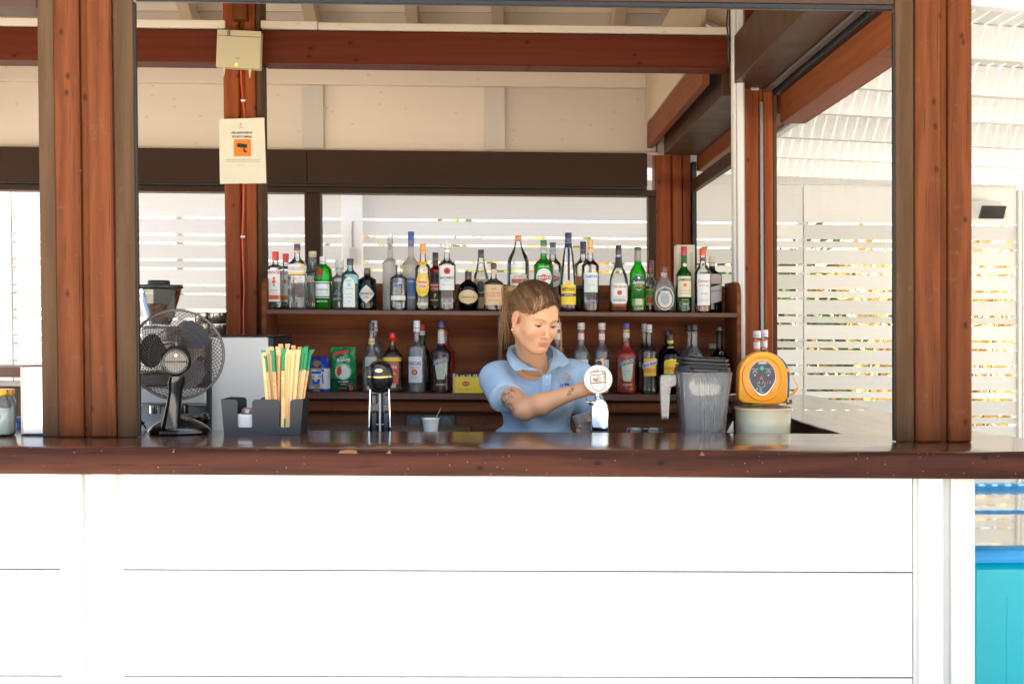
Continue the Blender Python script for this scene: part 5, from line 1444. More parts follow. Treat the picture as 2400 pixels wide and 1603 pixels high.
SL = np.array(P(1162, 888, 3.93)); SR = np.array(P(1352, 884, 3.97))
EL = np.array(P(1229, 960, 3.705)); WL = np.array(P(1362, 914, 3.625))
ERt = np.array(P(1392, 990, 4.00)); WRt = np.array(P(1388, 985, 3.79))
CX = P(1256, 930, 3.97)
s0 = 3.97 / F
TZ = [(846, .052, .052), (858, .080, .062), (866, .118, .074), (880, .142, .088), (905, .145, .102), (935, .141, .114), (965, .134, .106), (1000, .130, .096), (1030, .138, .100), (1070, .165, .115), (1110, .172, .120), (1150, .150, .11)]
tz = np.array([P(1256, q[0], 3.97).z for q in TZ])[::-1]; trx = np.array([q[1] for q in TZ])[::-1]; try_ = np.array([q[2] for q in TZ])[::-1]
def torso(X, Y, Z, g=0.0):
    rx = np.interp(Z, tz, trx) + g; ry = np.interp(Z, tz, try_) + g
    cx = CX.x + .003
    x = (X - cx) / rx; y = (Y - CX.y - .012) / ry
    d = ((np.abs(x) ** 2.4 + np.abs(y) ** 2.4 + 1e-9) ** (1 / 2.4) - 1) * np.minimum(rx, ry)
    d = np.maximum(d, Z - (tz[-1] + g)); d = np.maximum(d, tz[0] - Z)
    return d
def trunk(X, Y, Z, g=0.0):
    d = torso(X, Y, Z, g)
    d = smin(d, cap_(X, Y, Z, SL, np.array(P(1232, 862, 3.98)), .045 + g, .034 + g), .04)
    d = smin(d, cap_(X, Y, Z, SR, np.array(P(1278, 862, 3.98)), .050 + g, .034 + g), .04)
    for px in (1218, 1292):
        d = smin(d, ell(X, Y, Z, tuple(P(px, 938, 3.88)), (.058 + g, .045 + g, .060 + g)), .04)
    return d

def col_attr(me, cols):
    ca = me.color_attributes.new('Col', 'FLOAT_COLOR', 'POINT')
    a = np.ones((len(me.vertices), 4), np.float32); a[:, :3] = cols
    ca.data.foreach_set('color', a.ravel())

def np_obj(name, parts_, m, parent, cols=None):
    """parts_: list of (verts, faces); one mesh, absolute positions"""
    vs = []; fs = []; b = 0
    for v, f in parts_:
        vs.append(v); fs.append(f + b); b += len(v)
    vs = np.concatenate(vs); fs = np.concatenate(fs)
    o3 = np.array(parent_loc(parent))
    me = bpy.data.meshes.new(name)
    me.vertices.add(len(vs)); me.vertices.foreach_set('co', (vs - o3).astype(np.float32).ravel())
    me.loops.add(fs.size); me.loops.foreach_set('vertex_index', fs.astype(np.int32).ravel())
    me.polygons.add(len(fs)); me.polygons.foreach_set('loop_start', np.arange(0, fs.size, fs.shape[1], dtype=np.int32))
    me.polygons.foreach_set('loop_total', np.full(len(fs), fs.shape[1], np.int32))
    me.update(calc_edges=True); me.validate()
    me.polygons.foreach_set('use_smooth', [True] * len(me.polygons))
    if cols is not None: col_attr(me, cols(vs))
    me.materials.append(m)
    o = bpy.data.objects.new(name, me); COL.objects.link(o); o.parent = parent
    return o

def attr_mat(name, rough=.5, sss=.0, bump=0, bscale=300, spec=.4):
    m, n, l, b = newmat(name)
    at = n.new('ShaderNodeAttribute'); at.attribute_name = 'Col'
    l.new(at.outputs['Color'], b.inputs['Base Color'])
    b.inputs['Roughness'].default_value = rough; b.inputs['Specular IOR Level'].default_value = spec
    if sss:
        b.inputs['Subsurface Weight'].default_value = sss; b.inputs['Subsurface Radius'].default_value = (.012, .004, .0015); b.inputs['Subsurface Scale'].default_value = .6
    if bump:
        tc = n.new('ShaderNodeTexCoord'); nz = n.new('ShaderNodeTexNoise'); nz.inputs['Scale'].default_value = bscale
        l.new(tc.outputs['Object'], nz.inputs['Vector'])
        bp = n.new('ShaderNodeBump'); bp.inputs['Strength'].default_value = bump; bp.inputs['Distance'].default_value = .001
        l.new(nz.outputs['Fac'], bp.inputs['Height']); l.new(bp.outputs[0], b.inputs['Normal'])
    return m

per = thing('person', 'fair-haired young woman in a pale blue polo shirt pulling a beer tap', 'person', (P(1256, 1000, 3.97).x, 3.97, .03))
SKIN = np.array((.66, .345, .185))

def hand(Fd, wrist, palm, fdir, side, grip, rad=.011, down=None):
    """palm block plus four fingers wrapped round a bar at `grip` and a thumb"""
    X, Y, Z = Fd.X, Fd.Y, Fd.Z
    d = cap_(X, Y, Z, wrist, palm, .024, .026)
    return d

# ---- right arm (photo left) across the chest with the hand on the tap handle
HB = P(1403, 890, 3.665)                      # centre of the tap handle bar
hb_ = np.array(HB)
PL = np.array(P(1388, 907, 3.63))
lo = np.minimum.reduce([SL, EL, WL, hb_]) - np.array([.09, .09, .10]); hi = np.maximum.reduce([SL, EL, WL, hb_]) + .10
FA = Fld(lo, hi, .0028)
X, Y, Z = FA.X, FA.Y, FA.Z
d = cap_(X, Y, Z, SL, EL, .043, .037)
fm = EL + (WL - EL) * .30
d = smin(d, cap_(X, Y, Z, EL, fm, .0350, .0362), .02)
d = smin(d, cap_(X, Y, Z, fm, WL, .0352, .0225), .02)
d = smin(d, cap_(X, Y, Z, WL, PL, .0235, .026), .015)
PL2 = np.array(P(1400, 899, 3.645))
d = smin(d, cap_(X, Y, Z, PL + np.array([0, .006, .010]), PL2 + np.array([0, .006, .022]), .017, .016), .012)
d = smin(d, cap_(X, Y, Z, PL + np.array([0, .002, -.012]), PL2 + np.array([0, .0, -.012]), .016, .014), .012)
# fingers curl round the vertical handle at four heights, unequal lengths
fing = []
for k, (dz, ln, r_) in enumerate(((.026, 1.0, .0088), (.008, 1.08, .0092), (-.010, 1.0, .0088), (-.027, .82, .0078))):
    c = hb_ + np.array([0, 0, dz - .004])
    Rg = .026
    pts = []
    for a in (150, 95, 40, -25, -80):
        an = R(a if a > -25 else a * ln)
        pts.append(c + np.array([Rg * math.cos(an) * (1.05), Rg * math.sin(an), -.002 * (150 - a) / 60]))
    kn = PL2 + np.array([-.004, .012, dz * .9])
    pts = [kn] + pts
    f = None
    for q, (a, b) in enumerate(zip(pts[:-1], pts[1:])):
        c1 = cap_(X, Y, Z, a, b, r_ * (1.06 - .05 * q), r_ * (1.0 - .05 * q))
        f = c1 if f is None else smin(f, c1, .003)
    d = smin(d, f, .005)
th = [WL + (PL - WL) * .6 + np.array([0, -.010, .014]), PL + np.array([.004, -.022, .030]), hb_ + np.array([.004, -.022, .045]), hb_ + np.array([.010, -.004, .066])]
f = None
for q, (a, b) in enumerate(zip(th[:-1], th[1:])):
    c1 = cap_(X, Y, Z, a, b, .0125 - .0012 * q, .0112 - .0012 * q); f = c1 if f is None else smin(f, c1, .004)
d = smin(d, f, .008)
FA.v = d
arm1 = FA.mesh()

# ---- left arm (photo right) hanging, forearm forward, hand round a plastic cup
CUP = np.array(P(1382, 1002, 3.70))
lo = np.minimum.reduce([SR, ERt, WRt, CUP]) - np.array([.07, .08, .08]); hi = np.maximum.reduce([SR, ERt, WRt, CUP]) + .08
FB = Fld(lo, hi, .0032)
X, Y, Z = FB.X, FB.Y, FB.Z
d = cap_(X, Y, Z, SR, ERt, .048, .038)
d = smin(d, cap_(X, Y, Z, ERt, WRt, .037, .024), .02)
pm = CUP + np.array([.030, .028, .006])
d = smin(d, cap_(X, Y, Z, WRt, pm, .023, .024), .015)
for k, (dz, ln, r_) in enumerate(((.024, 1.0, .0085), (.007, 1.06, .009), (-.010, 1.0, .0085), (-.026, .85, .0075))):
    f = None; prev = pm + np.array([0, .006, dz * .8])
    for q, a in enumerate((60, 110, 160, 205)):
        an = R(a * ln if a > 110 else a); Rg = .042
        b = CUP + np.array([Rg * math.cos(an), Rg * math.sin(an), dz])
        c1 = cap_(X, Y, Z, prev, b, r_ * (1.05 - .05 * q), r_ * (1 - .05 * q)); f = c1 if f is None else smin(f, c1, .003); prev = b
    d = smin(d, f, .005)
f = None; prev = pm + np.array([.0, -.014, .012])
for q, a in enumerate((-20, -60, -95)):
    b = CUP + np.array([.042 * math.cos(R(a)), .042 * math.sin(R(a)), .022 + .004 * q])
    c1 = cap_(X, Y, Z, prev, b, .0118 - .001 * q, .011 - .001 * q); f = c1 if f is None else smin(f, c1, .003); prev = b
d = smin(d, f, .006)
FB.v = d
arm2 = FB.mesh()

# ---- head and neck
hc = np.array(HO)
FH = Fld(np.minimum(hc - .135, [9, 9, NBl[2] - .045]), np.maximum(hc + np.array([.13, .17, .14]), NBl + .06), .0021)
FH.v = head_field(FH.X, FH.Y, FH.Z)
FH.v = np.maximum(FH.v, (NBl[2] - .035) - FH.Z)
headm = FH.mesh()
# ---- torso under the clothes and legs
FT = Fld((CX.x - .25, CX.y - .18, -.02 + .03), (CX.x + .25, CX.y + .20, P(1256, 850, 3.97).z + .03), .008)
X, Y, Z = FT.X, FT.Y, FT.Z
d = np.minimum(np.maximum(trunk(X, Y, Z, -.003), (P(1256, 900, 3.97).z) - Z), trunk(X, Y, Z, -.024))
hz = P(1256, 1130, 3.97).z
for sg in (-1, 1):
    hp = np.array([CX.x + sg * .085, CX.y + .015, hz]); kn_ = np.array([CX.x + sg * .10, CX.y - .01, .52]); an_ = np.array([CX.x + sg * .11, CX.y + .02, .12])
    d = smin(d, cap_(X, Y, Z, hp, kn_, .088, .055), .03)
    d = smin(d, cap_(X, Y, Z, kn_, an_, .055, .036), .02)
    d = smin(d, cap_(X, Y, Z, an_ + np.array([0, 0, -.04]), an_ + np.array([sg * .02, -.14, -.055]), .036, .028), .02)
FT.v = d
torsom = FT.mesh()

def skin_cols(v):
    c = np.tile(SKIN, (len(v), 1))
    x, f, z = head_xyz(v[:, 0], v[:, 1], v[:, 2])
    ax = np.abs(x)
    g = lambda dx, df, dz, s: np.exp(-((dx) ** 2 + (df) ** 2 + (dz) ** 2) / (2 * s * s))
    inh = (np.abs(z) < .14) & (np.abs(f) < .13) & (ax < .1)
    def mixc(w_, colr):
        nonlocal c
        w_ = np.clip(w_, 0, 1)[:, None]; c = c * (1 - w_) + np.array(colr) * w_
    n_ = np.sin(v[:, 0] * 140) * np.sin(v[:, 1] * 170 + 1) * np.sin(v[:, 2] * 155)
    mixc(.06 + .08 * n_, (.64, .31, .16))
    mixc(.22 * g(ax - .040, f - .075, z + .032, .016) * inh, (.74, .30, .20))        # cheeks
    mixc(.22 * g(ax, f - .110, z + .038, .009) * inh, (.74, .30, .20))              # nose
    mixc(.55 * g(ax - .08, f, z + .005, .02) * inh, (.60, .20, .13))                # ears
    # lips
    up = np.exp(-((z + .0630) / .0040) ** 2) * (ax < .0235) * (f > .078) * (1 - (ax / .025) ** 2).clip(0, 1)
    dn_ = np.exp(-((z + .0712) / .0048) ** 2) * (ax < .020) * (f > .078) * (1 - (ax / .022) ** 2).clip(0, 1)
    mixc(.85 * np.clip(up + dn_, 0, 1) * inh, (.60, .20, .17))
    ml = np.exp(-((z + .0665 - .0012 * np.cos(x * 260)) / .0013) ** 2) * (ax < .023) * (f > .078)
    mixc(.75 * ml * inh, (.20, .05, .04))
    # nostrils, brows, lash line, lid crease
    mixc(.85 * g(ax - .0060, f - .1000, z + .0470, .0024) * inh, (.14, .04, .03))
    bz = .0165 + .0035 * np.cos((ax - .030) * 110) - .10 * np.clip(ax - .036, 0, 1)
    br_ = np.exp(-((z - bz) / .0030) ** 2) * np.clip((ax - .011) / .006, 0, 1) * np.clip((.050 - ax) / .008, 0, 1) * (f > .05)
    mixc(.55 * br_ * inh, (.24, .12, .06))
    lz = -.0060 - 1.0 * (ax - .031) ** 2 * 10
    ec = np.clip((.0155 - np.abs(ax - .031)) / .003, 0, 1) * (f > .06)
    white = np.exp(-((z - (lz - .0010)) / .0034) ** 2) * np.clip((.0130 - np.abs(ax - .031)) / .003, 0, 1) * (f > .06)
    mixc(.75 * white * inh, (.50, .42, .38))
    eye = np.exp(-((z - (lz - .0008)) / .0038) ** 2) * np.clip((.0080 - np.abs(ax - .0300)) / .0025, 0, 1) * (f > .06)
    mixc(.97 * eye * inh, (.022, .012, .008))
    lash = np.exp(-((z - (lz + .0030)) / .0023) ** 2) * ec
    mixc(.97 * lash * inh, (.030, .014, .009))
    lowl = np.exp(-((z - (lz - .0050)) / .0016) ** 2) * ec
    mixc(.38 * lowl * inh, (.40, .17, .11))
    cr_ = np.exp(-((z - .0050 + 8 * (ax - .031) ** 2) / .0016) ** 2) * np.clip((.017 - np.abs(ax - .031)) / .004, 0, 1) * (f > .06)
    mixc(.65 * cr_ * inh, (.36, .16, .09))
    # ink drawings on the arms: line work laid round the limb
    def tattoo(center, r_, seed, k=1.0):
        p = v - np.array(center)
        dd = np.sqrt(p[:, 0] ** 2 + p[:, 2] ** 2) + np.where(np.abs(p[:, 1]) < .13, 0, 1)
        a = np.sin(p[:, 0] * 260 + seed) + np.sin(p[:, 2] * 300 + seed * 2 + 2 * np.sin(p[:, 0] * 150)) + np.sin((p[:, 0] + p[:, 1]) * 200 - p[:, 2] * 160 + seed)
        line = np.exp(-(a / .62) ** 2)
        mixc(k * line * np.clip((r_ - dd) / (.006), 0, 1), (.055, .05, .05))
    tattoo(P(1180, 934, 3.715), .022, 1.1, .95); tattoo(P(1197, 922, 3.71), .020, 2.3, .9); tattoo(P(1196, 957, 3.68), .018, .4, .95); tattoo(P(1176, 950, 3.70), .016, 5, .9)
    for q in range(5):
        t = q / 4; tattoo(P(1343 - 9 * t, 908 + 18 * t, 3.595), .0095, 3.3 + q, .95)
    tattoo(P(1372, 976, 3.80), .016, .7, .9)
    return c
body = np_obj('body', [headm, arm1, arm2, torsom], attr_mat('skin', .48, sss=.12, bump=.15, bscale=600, spec=.35), per, skin_cols)
bpy.ops.object.select_all(action='DESELECT')

# ---- shirt
shz = P(1256, 1040, 3.97).z - .05
FS = Fld((CX.x - .26, CX.y - .36, shz - .03), (CX.x + .28, CX.y + .19, P(1256, 835, 3.97).z + .03), .0042)
X, Y, Z = FS.X, FS.Y, FS.Z
d = trunk(X, Y, Z, .008)
HL = np.array(P(1187, 933, 3.80)); SLs = SL + np.array([.0, 0, .0])
axl = (HL - SL) / np.linalg.norm(HL - SL)
sl1 = cap_(X, Y, Z, SLs, HL + axl * .08, .060, .063)
sl1 = np.maximum(sl1, (X - HL[0]) * axl[0] + (Y - HL[1]) * axl[1] + (Z - HL[2]) * axl[2] - .006)
d = smin(d, sl1, .028)
HRr = np.array(P(1382, 958, 3.99)); axr = (HRr - SR) / np.linalg.norm(HRr - SR)
sl2 = cap_(X, Y, Z, SR, HRr + axr * .08, .061, .060)
sl2 = np.maximum(sl2, (X - HRr[0]) * axr[0] + (Y - HRr[1]) * axr[1] + (Z - HRr[2]) * axr[2] - .004)
d = smin(d, sl2, .028)
# folds
u = (X - CX.x); w2 = Z - CX.z
fold = .011 * np.sin(34 * (w2 * .9 + u * .55) + 2.2 * np.sin(9 * u + 1)) * np.clip((.02 - w2) * 7, 0, 1)
fold += .009 * np.sin(60 * (u * .8 - w2 * .45) + 2 * np.sin(14 * w2)) * np.exp(-((u + .10) / .07) ** 2 - ((w2 - .0) / .10) ** 2)
fold += .0065 * np.sin(75 * (u * .9 + w2 * .3)) * np.exp(-((u - .14) / .05) ** 2 - ((w2 - .03) / .10) ** 2)
fold += .0045 * np.sin(48 * (u + .7 * w2) + 1.5 * np.sin(22 * w2)) * np.exp(-((u) / .16) ** 2)
d = d + fold
# neck opening: a hole for the neck and a V down the placket
neck = cap_(X, Y, Z, NBl + np.array([0, -.006, -.028]), to_world([(0, -.03, -.06)])[0], .058, .068)
d = smax(d, -neck, .004)
vp = P(1281, 874, 3.83)
vx = (X - vp.x) + .32 * (Z - vp.z)
vcut = np.maximum(np.abs(vx) - np.clip((Z - (vp.z)) * .62, 0, .06), np.maximum(-(Z - vp.z), Y - 3.95))
d = smax(d, -vcut, .003)
d = np.maximum(d, shz - Z)
FS.v = d
CL = np.array((.38, .52, .66))
def shirt_cols(v):
    c = np.tile(CL, (len(v), 1)); n_ = np.sin(v[:, 0] * 60) * np.sin(v[:, 2] * 47 + 1) * np.sin(v[:, 1] * 52)
    hm = np.minimum(np.abs((v - HL) @ axl + .014), np.abs((v - HRr) @ axr + .012)); hm = np.where((np.abs(v[:, 0] - CX.x) > .075) & (v[:, 2] < P(1256, 895, 3.9).z), hm, 1)
    return c * (1 + .03 * n_[:, None]) * (1 - .22 * np.exp(-(hm / .0028) ** 2))[:, None]
SHM = attr_mat('pique_cotton', .85, bump=.35, bscale=900, spec=.15)
shirt = np_obj('polo_shirt', [FS.mesh()], SHM, per, shirt_cols)
SHC = plain('pique_collar', tuple(CL * .98), .85, spec=.15, bump=.3, scale=900)

def strip(name, rows, mat_, th=.0022, parent=per):
    """cloth strip: rows of points, given thickness"""
    n = len(rows[0]); m = len(rows)
    pts = [[np.array(p) for p in r] for r in rows]
    vs = []; 
    for sg in (0, 1):
        for j in range(m):
            for i in range(n):
                p = pts[j][i]
                a = pts[j][min(i + 1, n - 1)] - pts[j][max(i - 1, 0)]; b = pts[min(j + 1, m - 1)][i] - pts[max(j - 1, 0)][i]
                nn = np.cross(a, b); nn = nn / (np.linalg.norm(nn) + 1e-9)
                vs.append(tuple(p + nn * th * (.5 if sg else -.5)))
    fs = []
    q = n * m
    for sg in (0, 1):
        for j in range(m - 1):
            for i in range(n - 1):
                a = sg * q + j * n + i; fs.append((a, a + 1, a + n + 1, a + n))
    for i in range(n - 1):
        fs.append((i, i + 1, q + i + 1, q + i)); a = (m - 1) * n + i; fs.append((a, a + 1, q + a + 1, q + a))
    for j in range(m - 1):
        a = j * n; fs.append((a, a + n, q + a + n, q + a)); a = j * n + n - 1; fs.append((a, a + n, q + a + n, q + a))
    return MB().add(vs, fs).build(name, mat_, parent, smooth=50)
def smooth_row(px, k=5):
    """Catmull-Rom through pixel points (x,y,D)"""
    p = [np.array(P(*q)) for q in px]
    p = [2 * p[0] - p[1]] + p + [2 * p[-1] - p[-2]]
    out = []
    for i in range(1, len(p) - 2):
        for t in range(k):
            t_ = t / k
            out.append(.5 * ((2 * p[i]) + (-p[i - 1] + p[i + 1]) * t_ + (2 * p[i - 1] - 5 * p[i] + 4 * p[i + 1] - p[i + 2]) * t_ ** 2 + (-p[i - 1] + 3 * p[i] - 3 * p[i + 1] + p[i + 2]) * t_ ** 3))
    out.append(p[-2]); return out
# collar: stands round the neck and folds out to two points
inner = [(1245, 812, 4.02), (1215, 812, 4.00), (1201, 818, 3.95), (1206, 832, 3.885), (1228, 852, 3.85), (1250, 864, 3.835), (1278, 879, 3.825)]
mid = [(1243, 806, 4.035), (1207, 808, 4.015), (1192, 815, 3.955), (1197, 834, 3.87), (1218, 856, 3.83), (1240, 866, 3.815), (1262, 868, 3.812)]
outer = [(1243, 838, 4.055), (1200, 836, 4.04), (1188, 832, 3.97), (1193, 850, 3.865), (1207, 868, 3.82), (1218, 867, 3.812), (1246, 861, 3.815)]
strip('collar', [smooth_row(inner), smooth_row(mid), smooth_row(outer)], SHC)
inner = [(1245, 812, 4.02), (1275, 812, 4.005), (1291, 816, 3.96), (1297, 830, 3.90), (1293, 850, 3.855), (1287, 866, 3.835), (1280, 879, 3.825)]
mid = [(1245, 806, 4.035), (1280, 808, 4.02), (1297, 813, 3.965), (1306, 828, 3.89), (1304, 848, 3.845), (1299, 860, 3.825), (1292, 868, 3.815)]
outer = [(1245, 838, 4.055), (1288, 836, 4.04), (1312, 826, 3.98), (1327, 838, 3.90), (1334, 850, 3.86), (1319, 859, 3.835), (1303, 857, 3.825)]
strip('collar', [smooth_row(inner), smooth_row(mid), smooth_row(outer)], SHC)
# placket
a_ = [smooth_row([(1272, 880, 3.826), (1271, 900, 3.822), (1271, 919, 3.822)]), smooth_row([(1292, 876, 3.824), (1291, 900, 3.820), (1291, 919, 3.820)])]
strip('placket', a_, SHC, .0012)
for yb_ in (884, 900):
    bp_ = P(1281.5, yb_, 3.8185); MB().lathe([(.0045, -.001), (.005, 0), (.0045, .001)], 12).xf(Matrix.Translation(bp_) @ Matrix.Rotation(R(90), 4, 'X')).build('button', plain('shirt_button', (.5, .6, .7), .3), per, smooth=60)
# embroidered crest and name on the chest
def onchest(u, w_, cx=1329, cy_=886, D=3.826):
    p = P(cx + u, cy_ + w_, D)
    return p
def raise_to_shirt(pts, mesh_obj, off=.0015):
    dgp = bpy.context.evaluated_depsgraph_get(); out = []
    for p in pts:
        o_ = Vector((p[0], p[1] - .25, p[2])) - Vector(parent_loc(mesh_obj.parent))
        hit, loc_, nrm, i_ = mesh_obj.ray_cast(o_, Vector((0, 1, 0)))
        if hit: out.append(tuple(loc_ + Vector(parent_loc(mesh_obj.parent)) + Vector((0, -off, 0))))
        else: out.append(tuple(p))
    return out
bpy.context.view_layer.update()
def patch(name, poly, colr, off):
    pts = raise_to_shirt([P(x, y, 3.83) for x, y in poly], shirt, off)
    return MB().add(pts, [tuple(range(len(pts)))]).build(name, ink(colr), per)
patch('crest', [(1330, 876), (1339, 882), (1343, 888), (1337, 896), (1329, 893), (1319, 888), (1323, 880)], (.55, .45, .40), .0014)
for (x, y) in ((1330, 879), (1325, 884), (1337, 884), (1331, 883)):
    patch('crest_mark', [(x - 2.2, y), (x, y - 2.2), (x + 2.2, y), (x, y + 2.2)], (.25, .01, .03), .002)
patch('crest_mark', [(1326, 889), (1340, 889), (1338, 892), (1329, 891)], (.15, .35, .55), .002)
v2, fs = text_fit('Le Ma', 8, 24, True)
MB().add(raise_to_shirt([P(1326 + x, 903 - y - .05 * x, 3.83) for x, y in v2], shirt, .002), fs).build('embroidery', ink((.16, .03, .30)), per)
# trousers and shoes under the counter line
FP = Fld((CX.x - .25, CX.y - .2, .10), (CX.x + .25, CX.y + .2, shz + .06), .009)
X, Y, Z = FP.X, FP.Y, FP.Z
d = trunk(X, Y, Z, -.002)
for sg in (-1, 1):
    hp = np.array([CX.x + sg * .085, CX.y + .015, hz]); kn_ = np.array([CX.x + sg * .10, CX.y - .01, .52]); an_ = np.array([CX.x + sg * .11, CX.y + .02, .12])
    d = smin(d, cap_(X, Y, Z, hp, kn_, .096, .066), .03); d = smin(d, cap_(X, Y, Z, kn_, an_, .066, .052), .02)
FP.v = np.maximum(d, .13 - Z)
np_obj('trousers', [FP.mesh()], plain('navy_cotton', (.02, .025, .05), .8), per)
for sg in (-1, 1):
    x = CX.x + sg * .115
    MB().lathe([(.040, .032, 2.6), (.046, .045, 2.6), (.045, .065, 2.6), (.036, .10, 2.2), (.034, .12, 2)], 18, c=(x, CX.y - .03, 0), dy=2.3).build('shoe', plain('white_canvas', (.6, .6, .6), .7), per, smooth=60)

# ---- hair: combed back over the skull to a tie, ponytail and loose ends
TIE = np.array((-.010, -.108, .080))
def hairline(x, f, z):
    """positive where hair grows"""
    fl = .058 - .55 * np.clip(np.abs(x - .030) - .004, 0, .06) * 1.0 - np.clip((.050 - np.abs(x)) * 0, 0, 1)
    return fl
FHh = Fld(hc - .135, hc + np.array([.135, .17, .15]), .0026)
x, f, z = head_xyz(FHh.X, FHh.Y, FHh.Z)
part_x = .024
lift = .010 + .006 * np.clip(z * 12, 0, 1) + .006 * np.exp(-((np.abs(x - part_x) - .03) / .02) ** 2) - .006 * np.exp(-((x - part_x) / .006) ** 2) * (f > .0) - .008 * np.clip(np.abs(x) / .07, 0, 1.1) ** 3
hl0 = .079 - .42 * np.abs(x - part_x) - 5.2 * np.clip(np.abs(x - part_x) - .02, 0, 1) ** 2
lift = lift * np.where(f > .0, np.clip((z - hl0) / .026, .12, 1), 1)
d = skull(x, f, z) - lift
d = smin(d, ell(x, f, z, (0, -.088, .070), (.030, .022, .026)), .02)
rip = .0016 * np.sin(95 * np.arctan2(x - TIE[0] * 1, (f + .16)) * 1.4 + 20 * z) + .0010 * np.sin(170 * np.arctan2(x, f + .16) + 3)
d = d + rip
# where skin shows: the face side of a curved hairline
front = f - (.070 - 1.05 * np.clip(.070 - z, 0, .2) - .0)          # forehead plane leaning back downward
side = np.abs(x - .0)
hl = .079 - .42 * np.abs(x - part_x) - 5.2 * np.clip(np.abs(x - part_x) - .02, 0, 1) ** 2       # height of the hairline over the forehead
face = np.minimum(hl - z, f + .014)                     # below the hairline and in front of the ears
ear = .036 - np.sqrt((f + .004) ** 2 + ((z + .012) * .82) ** 2)
ear = np.where(np.abs(x) > .045, ear, -1)
nape = -.022 - z + .35 * (f + .09)
cut = np.maximum(np.maximum(smin(face * .7, face * .7, .001), ear * .9), nape)
d = smax(d, cut, .006)
FHh.v = d
HM, hn, hl_, hb2 = newmat('fair_hair')
at = hn.new('ShaderNodeAttribute'); at.attribute_name = 'Col'
hl_.new(at.outputs['Color'], hb2.inputs['Base Color']); hb2.inputs['Roughness'].default_value = .42; hb2.inputs['Specular IOR Level'].default_value = .35
rh = np.random.RandomState(11)
def hair_base(v):
    x, f, z = head_xyz(v[:, 0], v[:, 1], v[:, 2])
    an = np.arctan2(x, f + .16)
    n_ = np.sin(an * 190 + 4 * np.sin(z * 40)) * .5 + np.sin(an * 83 + 1 + 12 * z) * .5
    dark = np.array((.060, .026, .010)); mid_ = np.array((.19, .092, .036)); lt = np.array((.50, .29, .12))
    t = np.clip(.34 - .5 * (z - .03) * 8 * (x > -.03) + .30 * n_ + 4.5 * np.clip(-x - .01, 0, .05), 0, 1)
    c = np.where(t[:, None] < .5, dark + (mid_ - dark) * (t[:, None] * 2), mid_ + (lt - mid_) * (t[:, None] * 2 - 1))
    return c
hairo = np_obj('hair', [FHh.mesh()], HM, per, hair_base)

def skull_project(p, off):
    """push head-frame points to the skull surface plus off"""
    p = np.array(p, float)
    for _ in range(6):
        e = .002
        d0 = skull(p[:, 0], p[:, 1], p[:, 2]) - off
        g_ = np.stack([(skull(p[:, 0] + e, p[:, 1], p[:, 2]) - skull(p[:, 0] - e, p[:, 1], p[:, 2])), (skull(p[:, 0], p[:, 1] + e, p[:, 2]) - skull(p[:, 0], p[:, 1] - e, p[:, 2])), (skull(p[:, 0], p[:, 1], p[:, 2] + e) - skull(p[:, 0], p[:, 1], p[:, 2] - e))], 1)
        g_ /= np.linalg.norm(g_, axis=1)[:, None] + 1e-9
        p = p - g_ * d0[:, None]
    return p
SV, SF, SC_ = [], [], []
def strand(world_pts, r0, r1, colr):
    pts = [np.array(p) for p in world_pts]; n = len(pts); b = len(SV)
    up = np.array([0.3, 0.2, 1.0])
    for i, p in enumerate(pts):
        t = pts[min(i + 1, n - 1)] - pts[max(i - 1, 0)]; t /= np.linalg.norm(t) + 1e-9
        a = np.cross(t, up); a /= np.linalg.norm(a) + 1e-9; c_ = np.cross(t, a)
        r_ = r0 + (r1 - r0) * i / (n - 1)
        for k in range(3):
            an = 2.094 * k; SV.append(p + (a * math.cos(an) + c_ * math.sin(an)) * r_); SC_.append(colr)
    for i in range(n - 1):
        for k in range(3):
            j = (k + 1) % 3; SF.append((b + i * 3 + k, b + i * 3 + j, b + (i + 1) * 3 + j, b + (i + 1) * 3 + k))
def hcol(t):
    dark = np.array((.045, .019, .008)); mid_ = np.array((.22, .105, .040)); lt = np.array((.70, .43, .19))
    return tuple(dark + (mid_ - dark) * t * 2) if t < .5 else tuple(mid_ + (lt - mid_) * (t * 2 - 1))
LINE = np.array([(.0, -.074, -.035), (-.045, -.060, -.028), (-.068, -.030, .000), (-.072, .000, .030), (-.066, .036, .030), (-.050, .064, .038), (-.026, .079, .056), (.004, .083, .073), (part_x, .080, .082), (.040, .074, .070), (.056, .056, .050), (.067, .030, .036), (.072, .0, .030), (.068, -.030, .0)])
HCc = np.array((0, -.008, .030))
td = TIE - HCc; td = td / np.linalg.norm(td)
